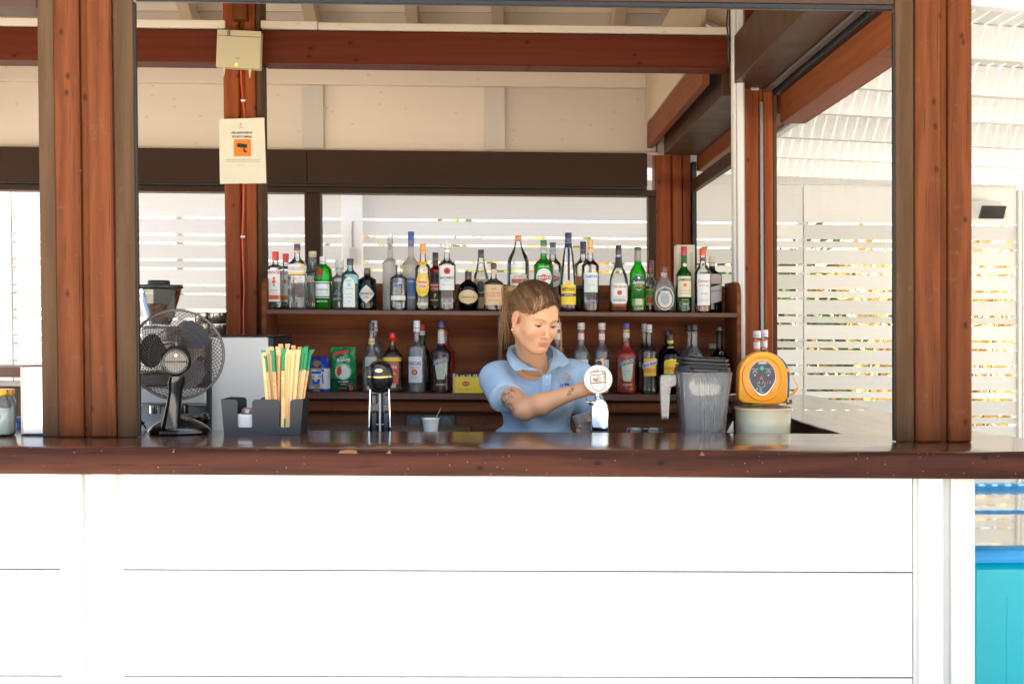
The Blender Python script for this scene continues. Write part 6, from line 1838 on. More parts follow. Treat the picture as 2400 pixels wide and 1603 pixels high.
for k in range(1500):
    u_ = rh.rand() * (len(LINE) - 1); jit = rh.normal(0, .0035, 3)
    if rh.rand() < .55: u_ = 3 + rh.rand() * 6
    i0 = int(u_); fr_ = u_ - i0
    st = LINE[i0] * (1 - fr_) + LINE[min(i0 + 1, len(LINE) - 1)] * fr_
    st = st + jit
    t0 = max(0.0, rh.normal(.0, .22)) if rh.rand() < .6 else 0.0
    sdn = st - HCc; sdn = sdn / np.linalg.norm(sdn)
    om = math.acos(max(-1, min(1, float(sdn @ td))))
    n = 10; pts = []
    for i in range(n):
        t = min(1.0, t0 + (1 - t0) * i / (n - 1))
        dr = (math.sin((1 - t) * om) * sdn + math.sin(t * om) * td) / math.sin(om)
        # locks sag a little towards the ear before they rise to the tie
        dr = dr + np.array((0, 0, -.20)) * math.sin(math.pi * t) * (abs(sdn[0]) ** .8)
        pts.append(HCc + dr / np.linalg.norm(dr) * .09)
    pts = np.array(pts)
    lf = .0085 + .006 * np.clip(pts[:, 2] * 12, 0, 1) - .006 * np.clip(np.abs(pts[:, 0]) / .07, 0, 1.1) ** 3 + .004 * rh.rand() ** 2
    lf = .0012 + lf * np.clip(np.linspace(t0, 1, n) / .30 + .12, 0, 1)
    pts = skull_project(pts, lf + .0012)
    pts[-1] = TIE + rh.normal(0, .004, 3)
    lockn = math.sin(u_ * 7.0 + 2 * t0) * .4 + math.sin(u_ * 19.0 + 1 + 5 * t0) * .4 + math.sin(u_ * 41.0) * .3
    shade = np.clip(.24 + .20 * lockn + rh.normal(0, .15) + (.22 if u_ < 5 else (.06 if u_ < 6.5 else -.12)), 0, 1)
    strand(to_world(pts), .0009, .0006, hcol(shade * .9))
for k in range(75):       # thicker locks lying over the rest
    u_ = rh.uniform(2.5, 11.5); i0 = int(u_); fr_ = u_ - i0
    st = LINE[i0] * (1 - fr_) + LINE[min(i0 + 1, len(LINE) - 1)] * fr_
    sdn = (st - HCc) / np.linalg.norm(st - HCc); om = math.acos(float(sdn @ td)); t0 = rh.uniform(0, .35); n = 11; pts = []
    wb = rh.uniform(-.07, .07); ph = rh.uniform(0, 6)
    for i in range(n):
        t = t0 + (1 - t0) * i / (n - 1)
        dr = (math.sin((1 - t) * om) * sdn + math.sin(t * om) * td) / math.sin(om)
        dr = dr + np.array((0, 0, -.20)) * math.sin(math.pi * t) * (abs(sdn[0]) ** .8) + np.cross(sdn, td) * wb * math.sin(math.pi * t + ph * .2)
        pts.append(HCc + dr / np.linalg.norm(dr) * .09)
    pts = np.array(pts)
    lf = .0065 + .008 * np.clip(pts[:, 2] * 12, 0, 1) - .006 * np.clip(np.abs(pts[:, 0]) / .07, 0, 1.1) ** 3 + .0025 * np.sin(np.linspace(ph, ph + 4, n))
    pts = skull_project(pts, lf + .002); pts[-1] = TIE
    cl_ = hcol(np.clip(rh.normal(.45 if u_ < 6.5 else .18, .16), 0, 1)); wp_ = to_world(pts)
    for q in range(5):
        strand(wp_ + rh.normal(0, .0016, 3)[None, :] * np.linspace(1, .2, n)[:, None], .0016, .0007, cl_)
tw = to_world([TIE])[0]
for k in range(105):      # ponytail falling on the photo's left and behind the ear
    a = rh.rand(); e = rh.rand()
    sx = -(.2 + .9 * a) ; ln = .08 + .16 * e
    if k < 60: pe = P(1172 + 34 * rh.rand() * (1 - e * .5), 740 + 85 * e ** 1.3, 3.93 + .05 * rh.rand())
    else: pe = P(1170 + 22 * rh.rand(), 690 + 60 * e, 3.92 + .05 * rh.rand())
    pe = np.array(pe); n = 8; pts = []
    m1 = tw + np.array([-.030 - .045 * a, .012, .010 - .010 * a]); 
    for i in range(n):
        t = i / (n - 1)
        p = (1 - t) ** 3 * tw + 3 * (1 - t) ** 2 * t * m1 + 3 * (1 - t) * t * t * (m1 * .35 + pe * .65 + np.array([-.012 * a, 0, .03])) + t ** 3 * pe
        p = p + rh.normal(0, .0010, 3) + np.array([.004 * math.sin(7 * t + k), 0, 0]) * t; pts.append(p)
    strand(pts, .0010, .0004, hcol(np.clip(rh.normal(.80, .2), 0, 1)))
for k in range(60):       # small loop of hair standing over the tie
    a = rh.uniform(-.6, .6); n = 8; pts = []
    for i in range(n):
        t = i / (n - 1); an = math.pi * t
        pts.append(tw + np.array([.034 * (t - .15) + .004 * rh.rand(), .01 * a, .012 + (.014 + .004 * rh.rand()) * math.sin(an) - .003 * a]))
    strand(pts, .0012, .0009, hcol(np.clip(rh.normal(.8, .12), 0, 1)))
for k in range(70):       # flyaways over the crown
    a = rh.uniform(-1.2, 1.2); s0 = np.array((.060 * math.sin(a), -.02 + .05 * rh.rand(), .07)); s1 = s0 + rh.normal(0, .028, 3)
    pa = skull_project(np.array([s0, s1]), .012); md = (pa[0] + pa[1]) / 2; md = md + (md - HCc) * rh.uniform(.03, .16)
    w_ = to_world(np.array([(1 - t) ** 2 * pa[0] + 2 * t * (1 - t) * md + t * t * pa[1] for t in np.linspace(0, 1, 7)]))
    strand(w_, .0005, .0003, hcol(.7))
for k in range(26):       # wisps at the temples
    if k < 18:
        s1 = to_world([(-.070, .012 + .01 * rh.rand(), .010)])[0]; pe = np.array(P(1205 + 12 * rh.rand(), 790 + 40 * rh.rand(), 3.82))
    else:
        s1 = to_world([(.066, .045, .030)])[0]; pe = np.array(P(1312 + 5 * rh.rand(), 812 + 16 * rh.rand(), 3.80))
    n = 8; md = (s1 + pe) / 2 + np.array([.012 if k >= 18 else -.012, 0, 0]) + rh.normal(0, .002, 3)
    strand([(1 - t) ** 2 * s1 + 2 * t * (1 - t) * md + t * t * pe for t in np.linspace(0, 1, n)], .0006, .0003, hcol(.85))
sv = np.array(SV); sf = np.array(SF); sc_ = np.array(SC_)
np_obj('hair_strands', [(sv, sf)], HM, per, lambda v: sc_)
MB().torus((0, 0, 0), .012, .005, 'y', 18, 6).xf(Matrix.Translation(Vector(tw))).build('hair_tie', plain('hair_tie', (.05, .02, .015), .7), per, smooth=60)
ee = to_world([(-.080, .0, -.050)])[0]
MB().lathe([(.001, -.005), (.004, 0), (.001, .005)], 10, c=tuple(ee)).build('earring', plain('silver_ring', (.7, .7, .7), .2, metal=1), per, smooth=60)
# ------------------------------------------------------------------ things on and behind the counter
def px_box(mb, x0, y0, x1, y1, D, dep, bev=.002):
    a = P(x0, y1, D); b = P(x1, y0, D)
    return mb.box(a.x, b.x, D, D + dep, a.z, b.z, bev)
def quadpx(pts, D):
    return [P(x, y, D) for x, y in pts]
def plate(pts, D, dep):
    """outline traced at distance D given thickness dep"""
    mb = MB(); p = quadpx(pts, D); n = len(p)
    vs = p + [q + Vector((0, dep, 0)) for q in p]
    return mb.add(vs, [tuple(range(n)), tuple(range(2 * n - 1, n - 1, -1))] + [(i, (i + 1) % n, n + (i + 1) % n, n + i) for i in range(n)])

# ---- router on the middle post
rt = thing('router', 'cream plastic wireless router screwed high on the left middle post', 'router', P(560, 160, 4.56))
CRP = plain('aged_cream_plastic', (.46, .38, .22), .5)
plate([(505.5, 157), (609, 162.5), (612, 74), (509, 69)], 4.535, .04).build('housing', CRP, rt, bev=.003)
plate([(509.5, 84), (611.5, 89), (612.2, 87.8), (509.6, 82.8)], 4.533, .002).build('lid_groove', plain('groove', (.16, .12, .07), .6), rt)
for x in (533, 537): plate([(x, 85), (x + 1.2, 85), (x + 2.2, 70), (x + 1, 70)], 4.532, .003).build('vent_slot', BLK, rt)
for (x, y0, y1) in ((525, 156, 180), (586, 160, 184)):
    MB().tube([P(x, y0, 4.55), P(x, y0 + 6, 4.55), P(x - .5, y1, 4.55)], [.007, .006, .0015], 8).build('antenna', CRP, rt, smooth=50)
lm, ln_, ll_, lb_ = newmat('led_glow'); lb_.inputs['Emission Color'].default_value = (.7, .9, .02, 1); lb_.inputs['Emission Strength'].default_value = .25; lb_.inputs['Base Color'].default_value = (.5, .6, .02, 1)
plate([(551, 154), (556, 154), (556, 149), (551.5, 149)], 4.532, .003).build('light', lm, rt)
plate([(552, 137.5), (561, 138), (561, 136.5), (552, 136)], 4.533, .002).build('logo', ink((.15, .15, .16)), rt)

# ---- notice
nt_ = thing('notice', 'laminated notice about security cameras with an orange camera pictogram, on the left middle post', 'notice', P(568, 430, 4.56))
plate([(515.5, 431), (624, 430), (619, 276.5), (513, 280)], 4.555, .006).build('card', plain('laminated_paper', (.68, .62, .46), .35, var=.06, scale=12), nt_)
def ntext(st, x, y, h, w_, colr):
    s = 4.55 / F; v2, fs = text_fit(st, h * s, w_ * s, True)
    p = P(x, y, 4.5535)
    MB().add([(p.x + a - .012 * b * 0, p.y, p.z + b) for a, b in v2], fs).build('lettering', ink(colr), nt_)
ntext('AREA MONITORED BY', 567, 311.8, 5.2, 50, (.06, .05, .05)); ntext('SECURITY CAMERAS', 567, 321, 5.2, 47, (.06, .05, .05))
plate([(548, 367), (588, 367), (588, 327), (548, 327)], 4.5535, .001).build('pictogram', ink((.75, .20, .02)), nt_)
plate([(556, 345), (576, 348), (579, 345), (579, 339), (558, 336), (555, 340)], 4.552, .001).build('pictogram', ink((.02, .02, .03)), nt_)
plate([(569, 349), (573, 349), (574, 353), (578, 354), (578, 359), (571, 356)], 4.552, .001).build('pictogram', ink((.02, .02, .03)), nt_)
s4 = 4.55 / F
ntext('This area is monitored by security cameras for the safety of our guests and staff', 569, 374.5, 2.4, 82, (.25, .24, .22))
ntext('recordings are kept in accordance with the law and are not shared with others', 569, 379, 2.4, 82, (.25, .24, .22))
ntext('thank you for visiting', 567, 387.5, 2.0, 24, (.3, .28, .25))
ntext('Le Mirage', 565, 300.5, 3.2, 20, (.35, .33, .3))
MB().add([P(564 + 3.2 * math.cos(a), 292 + 4 * math.sin(a), 4.5535) for a in (0, 1.57, 3.14, 4.71)] + [P(564 + 1.8 * math.cos(a), 292 + 2.3 * math.sin(a), 4.5535) for a in (0, 1.57, 3.14, 4.71)], [(0, 1, 5, 4), (1, 2, 6, 5), (2, 3, 7, 6), (3, 0, 4, 7)]).build('logo', ink((.25, .25, .23)), nt_)

# ---- orange cable with clips down the post
rc = thing('cable', 'thin orange-red cable clipped down the left middle post under the router', 'cable', P(570, 785, 4.595))
cm_ = plain('orange_cable', (.50, .055, .010), .4)
pts = [(565, 160), (565, 190), (568, 215), (570, 236), (573, 262), (574, 300), (573, 360), (571, 440), (570, 500), (568, 560), (570, 620), (573, 680), (571, 730), (572, 800), (572, 860)]
MB().tube([P(x, y, 4.594) for x, y in pts], .0045, 8).build('flex', cm_, rc, smooth=60)
for x, y in ((570, 236), (569, 555)):
    MB().tube([P(x - 5, y, 4.586), P(x + 5, y, 4.586)], .005, 6).build('clip', plain('white_clip', (.75, .72, .65), .5), rc)

# ---- desk fan seen from behind
FD = 3.40; sf_ = FD / F
fan = thing('desk_fan', 'small black desk fan seen from behind, at the left of the counter beside the post', 'fan', W(NX(417, 1010, FD), FD, ZC))
fl_ = Vector(fan.location)
c0 = Vector(P(416, 831, FD)) - fl_
Mh = Matrix.Translation(c0) @ Matrix.Rotation(R(13), 4, 'Z') @ Matrix.Rotation(R(4), 4, 'X')
RG = 104 * sf_
WIRE = plain('fan_wire', (.085, .065, .05), .38, metal=.3)
mb = MB(); mb.torus((0, -.006, 0), RG, .0045, 'y', 56, 8); mb.torus((0, .012, 0), RG, .0035, 'y', 56, 6)
mb.xf(Mh).build('guard_rim', plain('fan_rim', (.075, .06, .052), .35), fan, local=True, smooth=60)
def cage(sgn, nm, y_out, twist, n_, r_):
    mb = MB()
    for k in range(n_):
        a0 = 2 * math.pi * k / n_; pts = []
        for i in range(9):
            t = i / 8; rr = .022 + (RG - .022) * t
            y = y_out * (1 - t ** 2.6)
            a = a0 + sgn * twist * (1 - t)
            pts.append((rr * math.cos(a), y, rr * math.sin(a)))
        mb.tube(pts, r_, 4, cap=False)
    for rr in (.045, .085):
        t = (rr - .022) / (RG - .022); mb.torus((0, y_out * (1 - t ** 2.6), 0), rr, r_, 'y', 40, 4)
    return mb.xf(Mh).build(nm, WIRE, fan, local=True, smooth=60)
cage(1, 'rear_guard', -.045, 1.15, 58, .0010); cage(-1, 'front_guard', .058, 1.15, 58, .0010)
for k, ang in enumerate((52, 172, 292)):
    a0 = R(ang); n_ = 18; vs = []
    for i in range(n_):
        t = i / n_ * 2 * math.pi
        rr = .072 + .046 * math.cos(t); an = a0 + .66 * math.sin(t) * (1 + .25 * math.cos(t)) ; 
        vs.append((rr * math.cos(an), .008 + .018 * math.sin(t), rr * math.sin(an)))
    cc = (.070 * math.cos(a0), .010, .070 * math.sin(a0))
    vs = vs + [cc]
    vv = vs + [(x, y + .0018, z) for x, y, z in vs]; q = n_ + 1
    fs = [(i, (i + 1) % n_, n_) for i in range(n_)] + [(q + (i + 1) % n_, q + i, q + n_) for i in range(n_)] + [(i, (i + 1) % n_, q + (i + 1) % n_, q + i) for i in range(n_)]
    MB().add(vv, fs).xf(Mh).build('blade', plain('smoked_blade', (.022, .020, .019), .2), fan, local=True, smooth=60)
MB().lathe([(.012, -.02), (.020, -.012), (.021, .02), (.014, .03)], 20).xf(Mh @ Matrix.Rotation(R(90), 4, 'X')).build('hub', BPL, fan, local=True, smooth=50)
hs = MB(); hs.lathe([(.030, .018), (.043, .030), (.047, .055), (.046, .085), (.040, .098), (.036, .102)], 28)
hs.xf(Mh @ Matrix.Translation((0, 0, -.012)) @ Matrix.Rotation(R(90), 4, 'X')).build('motor_housing', BPL, fan, local=True, smooth=45)
gr = MB()
for k in range(13):
    x = -.030 + .005 * k; hh = math.sqrt(max(0, .0335 ** 2 - x * x))
    if hh > .01: gr.box(x - .0014, x + .0014, -.106, -.1015, -.012 - hh, -.012 + hh, .0004)
gr.xf(Mh).build('motor_vent', plain('vent_ribs', (.20, .175, .13), .35), fan, local=True)
g2_ = MB(); g2_.torus((0, -.103, -.012), .0365, .0045, 'y', 32, 8); g2_.box(-.035, .035, -.108, -.103, -.0145, -.0105, .0005)
g2_.xf(Mh).build('vent_rim', BPL, fan, local=True, smooth=60)
g2_ = MB(); g2_.lathe([(.006, 0), (.0065, .004), (.004, .007)], 14); g2_.xf(Mh @ Matrix.Translation((.002, -.104, .008)) @ Matrix.Rotation(R(90), 4, 'X')).build('screw', CHROME, fan, local=True, smooth=50)
g2_ = MB(); g2_.lathe([(.006, 0), (.006, .018), (.0045, .026), (.007, .028), (.006, .034)], 14, c=(0, -.06, .033)); g2_.xf(Mh).build('oscillation_knob', BPL, fan, local=True, smooth=50)
nk = MB()
def loft(rings):
    vs = []; fs = []; n = len(rings[0])
    for r_ in rings: vs += r_
    for k in range(len(rings) - 1):
        for i in range(n):
            j = (i + 1) % n; fs.append((k * n + i, k * n + j, (k + 1) * n + j, (k + 1) * n + i))
    fs.append(tuple(range(n - 1, -1, -1))); m_ = (len(rings) - 1) * n; fs.append(tuple(range(m_, m_ + n)))
    return vs, fs
def ering(cx, cy_, z, rx, ry, n=18, e=2.4):
    out = []
    for i in range(n):
        a = 2 * math.pi * i / n; c, s = math.cos(a), math.sin(a)
        out.append((cx + math.copysign(abs(c) ** (2 / e), c) * rx, cy_ + math.copysign(abs(s) ** (2 / e), s) * ry, z))
    return out
bz = lambda y: (1015 - y) * sf_
vs, fs = loft([ering(-.012, -.035, bz(1000), .030, .026), ering(-.008, -.035, bz(975), .026, .023), ering(-.001, -.037, bz(945), .023, .021), ering(.005, -.040, bz(915), .021, .020), ering(.010, -.045, bz(895), .026, .024), ering(.014, -.050, bz(880), .022, .022)])
MB().add(vs, fs).build('neck', BPL, fan, local=True, smooth=50)
MB().lathe([(.086, .0, 2), (.098, .004, 2), (.098, .010, 2), (.090, .020, 2), (.070, .034, 2), (.045, .045, 2), (.020, .052, 2)], 36, c=(.0, .012, 0), dy=.78).build('base', BPL, fan, local=True, smooth=40)
MB().box(-.040, .020, -.075, -.03, .002, .016, .004).build('switch_panel', BPL, fan, local=True)
for k in range(4): MB().box(-.034 + .013 * k, -.025 + .013 * k, -.080, -.074, .006, .012, .001).build('button', BMT, fan, local=True)
cb = MB().tube([P(342, 1004, 3.5), P(330, 985, 3.52), P(318, 978, 3.5), P(322, 992, 3.48), P(338, 990, 3.5), P(326, 1000, 3.5), P(310, 1003, 3.5)], .003, 6)
tag(cb.build('power_cord', BLK, smooth=60), 'black power cord coiled between the front post and the fan base', 'cord')

# ---- straw and napkin caddy
CD = 3.37; sc = CD / F
cad = thing('bar_caddy', 'black plastic counter caddy with two rounded cut-outs, holding napkins and straws', 'caddy', W(NX(612, 1015, CD), CD, ZC))
def fx(x, y=960): return (P(x, y, CD).x - cad.location.x)
def fzz(y): return (1015.5 - y) * sc
def ucut(xa, xb, yt, yb_, r_=8, n=6):
    """points down one side of a U cut-out and up the other"""
    o = []
    for k in range(n + 1):
        a = R(90 * k / n); o.append((xa - r_ + r_ * math.sin(a), yt + r_ - r_ * math.cos(a)))
    for k in range(n + 1):
        a = R(90 * k / n); o.append((xa + 4 - 4 * math.cos(a), yb_ - 4 + 4 * math.sin(a)))
    for k in range(n + 1):
        a = R(90 * k / n); o.append((xb - 4 + 4 * math.sin(a), yb_ - 4 * (1 - math.cos(a)) ))
    for k in range(n + 1):
        a = R(90 * k / n); o.append((xb + r_ - r_ * math.cos(a), yt + r_ - r_ * math.sin(a)))
    return o
ol = [(525, 1015.5), (518, 932)] + ucut(557, 591, 933, 998) + ucut(655, 680, 933, 998) + [(711, 931), (703, 1015.5)]
def caddy_face(y0, y1, nm, dx=0, sx=1):
    mb = MB(); poly = [(fx(612) + (fx(x) - fx(612)) * sx + dx, fzz(y)) for x, y in ol]
    return mb.prism(poly, y0, y1).build(nm, BMT, cad, local=True)
caddy_face(-.001, .003, 'front_panel'); caddy_face(.117, .121, 'back_panel', sx=.99)
zb0_, zt0_ = 0, fzz(932)
for sgx, xb_, xt_ in ((-1, fx(525), fx(518)), (1, fx(703), fx(711))):
    MB().hexa([(xb_, 0, 0), (xb_ - sgx * .003, 0, 0), (xb_ - sgx * .003, .12, 0), (xb_, .12, 0), (xt_, 0, zt0_), (xt_ - sgx * .003, 0, zt0_), (xt_ - sgx * .003, .12, zt0_), (xt_, .12, zt0_)]).build('side_panel', BMT, cad, local=True)
MB().box(fx(526), fx(702), .002, .118, 0, .004, 0).build('floor_panel', BMT, cad, local=True)
MB().box(fx(608), fx(611), .003, .118, .004, zt0_ - .012, 0).build('divider', BMT, cad, local=True)
nap = thing('napkin_stack', 'stack of white paper napkins in the left pocket of the black caddy', 'napkins', Vector(cad.location) + Vector((fx(573), .055, .004)))
for k in range(22):
    z = k * .0027; o_ = random.uniform(-.0008, .0008)
    MB().box(-.028 + o_, .028 + o_, -.045, .045, z, z + .0022, .0006).build('napkin', plain('white_paper', (.78, .77, .74), .85), nap, local=True)
dsh = thing('glass_dish', 'small upturned glass dish lying on the napkins in the caddy', 'dish', Vector(cad.location) + Vector((fx(573), .045, .0655)))
MB().lathe([(.021, 0), (.0225, .003), (.021, .010), (.015, .016), (.004, .018)], 24).build('bowl', plain('smoky_dish', (.34, .28, .22), .12, metal=.5), dsh, local=True, smooth=60)
# straws, each one a thing
KR = plain('kraft_paper', (.74, .44, .17), .65, var=.10, scale=60)
KR2 = plain('kraft_paper_pale', (.80, .52, .24), .65, var=.08, scale=60)
GRS = plain('green_paper', (.01, .22, .07), .5)
def straw(x0, x1, ytop, dy, green, seed, w_=4.6, idx=0):
    D_ = CD + dy
    b = Vector((P(x0, 1000, D_).x, D_, cad.location.z + .006)); tpt = P(x1, ytop, D_ + (.01 if dy < .06 else -.01))
    lab = ('kraft-wrapped drinking straw in the black caddy, %s' % ('with a green sleeved top end' if green == 1 else ('with a green lower end showing in the cut-out' if green == 2 else 'plain brown to the crimped tip')))
    if green == 1:
        order = ['first from the left', 'second from the left', 'third from the left', 'fourth from the left', 'third from the right', 'second from the right', 'first from the right']
        gx = sorted(q[1] for q in ST if q[4] == 1); lab = 'kraft straw with a green sleeved top in the black caddy, %s' % order[gx.index(x1)]
    if green == 2: lab = 'kraft straw with a green foot in the caddy cut-out, %s' % ('left one' if x1 < 677 else 'right one')
    t = thing('straw', lab, 'straw', b, group=('green-topped straws in the caddy', 'plain brown straws in the caddy', 'green-footed straws in the caddy')[{1: 0, 0: 1, 2: 2}[green]])
    L = tpt - b; L_ = L.length; d_ = L / L_; r_ = w_ * sc * .95
    m_ = KR if seed % 2 else KR2
    pts = [d_ * (L_ * q) for q in (0, .3, .6, .93)]
    rr = [r_, r_, r_ * 1.0, r_ * 1.02]
    if green == 1:
        cut = .74
        MB().tube([d_ * 0, d_ * L_ * .4, d_ * L_ * cut], r_, 8).build('tube', m_, t, local=True, smooth=60)
        MB().tube([d_ * L_ * cut, d_ * L_ * .85, d_ * L_ * .94], r_ * 1.04, 8).build('sleeve', GRS, t, local=True, smooth=60)
    elif green == 2:
        MB().tube([d_ * 0, d_ * L_ * .17], r_ * 1.03, 8).build('sleeve', GRS, t, local=True, smooth=60)
        MB().tube([d_ * L_ * .17, d_ * L_ * .5, d_ * L_ * .93], r_, 8).build('tube', m_, t, local=True, smooth=60)
    else:
        MB().tube(pts, rr, 8).build('tube', m_, t, local=True, smooth=60)
    # flattened crimped tip
    e = d_ * L_ * .925; tip = d_ * L_; sx = Vector((1, 0, 0)); rng = random.Random(seed)
    ln = Vector((rng.uniform(-.006, .006), 0, rng.uniform(-.002, .004)))
    wd = r_ * 1.25
    q = [e - sx * r_ * .95, e + sx * r_ * .95, tip + sx * wd + ln, tip - sx * wd + ln]
    vv = [p_ + Vector((0, -r_ * .6, 0)) for p_ in q[:2]] + [p_ + Vector((0, -.0008, 0)) for p_ in q[2:]] + [p_ + Vector((0, r_ * .6, 0)) for p_ in q[:2]] + [p_ + Vector((0, .0008, 0)) for p_ in q[2:]]
    MB().hexa([vv[0], vv[1], vv[5], vv[4], vv[3], vv[2], vv[6], vv[7]]).build('crimped_end', GRS if green == 1 else (KR2 if seed % 2 else KR), t, local=True)
    # printed line of small writing up the wrapper
    mk = MB(); nv = int(L_ * .36 / .0032)
    for k in range(nv):
        if rng.random() < .85:
            c = d_ * (L_ * .42 + k * .0032); c = c + Vector((0, -r_ * 1.01, 0)); h_ = rng.uniform(.0009, .0022)
            mk.add([c + Vector((-r_ * .35, 0, 0)), c + Vector((r_ * .35, 0, 0)), c + Vector((r_ * .35, 0, .0014)), c + Vector((-r_ * .35, 0, .0014))], [(0, 1, 2, 3)])
    if mk.v and green != 0: mk.build('lettering', ink((.10, .16, .06)), t, local=True)
random.seed(9)
ST = [(632, 617, 832, .010, 0), (640, 620, 827, .012, 1), (646, 633, 822, .030, 0), (650, 640, 826, .010, 1), (655, 638, 815, .055, 0), (658, 650, 818, .060, 0), (662, 664, 823, .006, 1), (665, 672, 820, .008, 2), (668, 660, 813, .075, 0),
      (671, 679, 824, .012, 0), (676, 688, 826, .014, 0), (680, 695, 824, .020, 0), (684, 700, 826, .012, 0), (690, 712, 822, .020, 1), (694, 720, 820, .016, 1), (698, 728, 822, .030, 1), (688, 704, 818, .055, 0), (660, 674, 812, .088, 0),
      (672, 690, 815, .090, 0), (645, 628, 820, .080, 0), (684, 715, 817, .085, 1), (652, 655, 824, .024, 0), (668, 683, 822, .034, 2), (676, 700, 828, .036, 0)]
for i, (x0, x1, yt, dy, gn) in enumerate(ST):
    straw(x0, x1, yt - 4, dy, gn, i)

# ---- black domed beer font seen from the back, left
TB = thing('beer_font', 'black domed beer font with gold ring, seen from its open back, left of the bartender', 'beer font', W(NX(891, 1010, 3.60), 3.60, ZB))
st = 3.60 / F
o_ = Vector(TB.location)
gz = lambda y: P(891, y, 3.60).z - o_.z
MB().lathe([(.010, gz(921)), (.026, gz(918)), (.036, gz(908)), (.0425, gz(896)), (.0445, gz(884))], 32).build('head_lower', BPL, TB, local=True, smooth=60)
MB().lathe([(.0440, gz(880.5)), (.042, gz(868)), (.036, gz(856)), (.024, gz(847)), (.008, gz(843.5))], 32).build('head_upper', BPL, TB, local=True, smooth=60)
MB().lathe([(.0455, gz(884.5)), (.0462, gz(882.5)), (.0455, gz(880.5))], 32).build('gold_ring', plain('brass', (.80, .52, .16), .2, metal=1), TB, local=True, smooth=60)
MB().prism([(.013 * math.cos(a), gz(867.5) + .0062 * math.sin(a)) for a in [2 * math.pi * i / 20 for i in range(20)]], -.0435, -.040).build('badge', plain('badge_gold', (.62, .52, .30), .3, metal=.6), TB, local=True)
v2, fs = text_fit('DRAUGHT', .0042, .020, True)
MB().add([(x, -.0439, z + gz(867.5)) for x, z in v2], fs).build('lettering', ink((.06, .04, .02)), TB, local=True)
for sg in (-1, 1):
    xe = .036
    MB().hexa([(sg * xe, -.02, 0), (sg * (xe + .003), -.02, 0), (sg * (xe + .003), .03, 0), (sg * xe, .03, 0), (sg * (xe - .006), -.02, gz(912)), (sg * (xe - .003), -.02, gz(912)), (sg * (xe - .003), .03, gz(912)), (sg * (xe - .006), .03, gz(912))]).build('side_rail', CHROME, TB, local=True)
MB().hexa([(-.036, .028, 0), (.036, .028, 0), (.036, .034, 0), (-.036, .034, 0), (-.030, .028, gz(912)), (.030, .028, gz(912)), (.030, .034, gz(912)), (-.030, .034, gz(912))]).build('column_back', plain('smoked_column', (.03, .032, .035), .15), TB, local=True)
for sg in (-1, 1):
    MB().box(sg * .013, sg * .030, -.005, .027, gz(948), gz(925), .003).build('inner_block', plain('grey_plastic', (.10, .10, .10), .3), TB, local=True)
    MB().box(sg * .009, sg * .031, -.002, .027, .005, gz(965), .004).build('inner_block', plain('dark_block', (.015, .02, .03), .25), TB, local=True)
MB().tube([(0, -.008, .01), (0, -.008, gz(922))], .0035, 8).build('rod', plain('rod_white', (.55, .55, .52), .3), TB, local=True, smooth=60)
MB().tube([(-.012, -.010, gz(994)), (.012, -.010, gz(994))], .0015, 6).build('rod_pin', plain('pin_brass', (.5, .35, .2), .3, metal=1), TB, local=True)

# ---- chrome beer font with round badge
BF = thing('beer_font', 'arched chrome beer font with large round white badge in front of the bartender hand', 'beer font', W(NX(1405, 1010, 3.58), 3.58, ZB))
o_ = Vector(BF.location); s_ = 3.58 / F
bx = lambda x: P(x, 960, 3.58).x - o_.x
bz_ = lambda y: P(1400, y, 3.58).z - o_.z
prof = []
for k in range(13):
    a = R(180 * k / 12); prof.append((bx(1405) + .0285 * -math.cos(a) + .0, bz_(957) + .033 * math.sin(a)))
arch = [(bx(1385.5), .0), (bx(1385.0), bz_(960))] + [(bx(1404.5) + .0275 * -math.cos(R(180 * k / 12)) + .0, bz_(957) + (.033 + .003 * (k / 12)) * math.sin(R(180 * k / 12))) for k in range(13)] + [(bx(1425.5), bz_(960)), (bx(1425.5), 0)]
MB().prism(arch, -.022, .030).build('column', plain('font_chrome', (.86, .87, .86), .10, metal=1), BF, local=True, bev=.006, smooth=50)
MB().box(bx(1384.5), bx(1426.5), -.024, .032, bz_(1012), bz_(1008.5), .001).build('base_band', ink((.03, .03, .09)), BF, local=True)
MB().box(bx(1384.5) - .012, bx(1426.5) + .012, -.034, .045, 0, .006, .002).build('foot', CHROME, BF, local=True)
mc = P(1401.5, 889, 3.56) - o_
MB().lathe([(.007, bz_(936)), (.010, bz_(933)), (.011, bz_(930)), (.006, bz_(928)), (.006, bz_(920))], 16, c=(mc.x, 0, 0)).build('collar', CHROME, BF, local=True, smooth=50)
RM = Matrix.Translation(mc) @ Matrix.Rotation(R(90), 4, 'X')
rr_ = 34 * 3.56 / F
MB().lathe([(rr_ * .97, -.010), (rr_, -.006), (rr_, .002), (rr_ * .97, .0055), (rr_ * .93, .006), (rr_ * .90, .0045)], 44).xf(RM).build('badge_rim', plain('badge_white', (.66, .65, .62), .3, coat=.4), BF, local=True, smooth=40)
MB().lathe([(rr_ * .90, .0), (rr_ * .90, .0042), (.002, .0046)], 44).xf(RM).build('badge_face', plain('badge_cream', (.50, .46, .34), .3, coat=.5), BF, local=True, smooth=40)
def on_badge(shapes, colr, nm='print', k=0):
    MB().add([(mc.x + x, mc.y - .0052 - .0002 * k, mc.z + z) for x, z in shapes], [tuple(range(len(shapes)))]).build(nm, ink(colr), BF, local=True)
def badge_ring(r0, r1, colr, k=0):
    n = 40; vs = [(mc.x + r_ * math.cos(2 * math.pi * i / n), mc.y - .0052 - .0002 * k, mc.z + r_ * math.sin(2 * math.pi * i / n)) for r_ in (r0, r1) for i in range(n)]
    MB().add(vs, [(i, (i + 1) % n, n + (i + 1) % n, n + i) for i in range(n)]).build('print', ink(colr), BF, local=True)
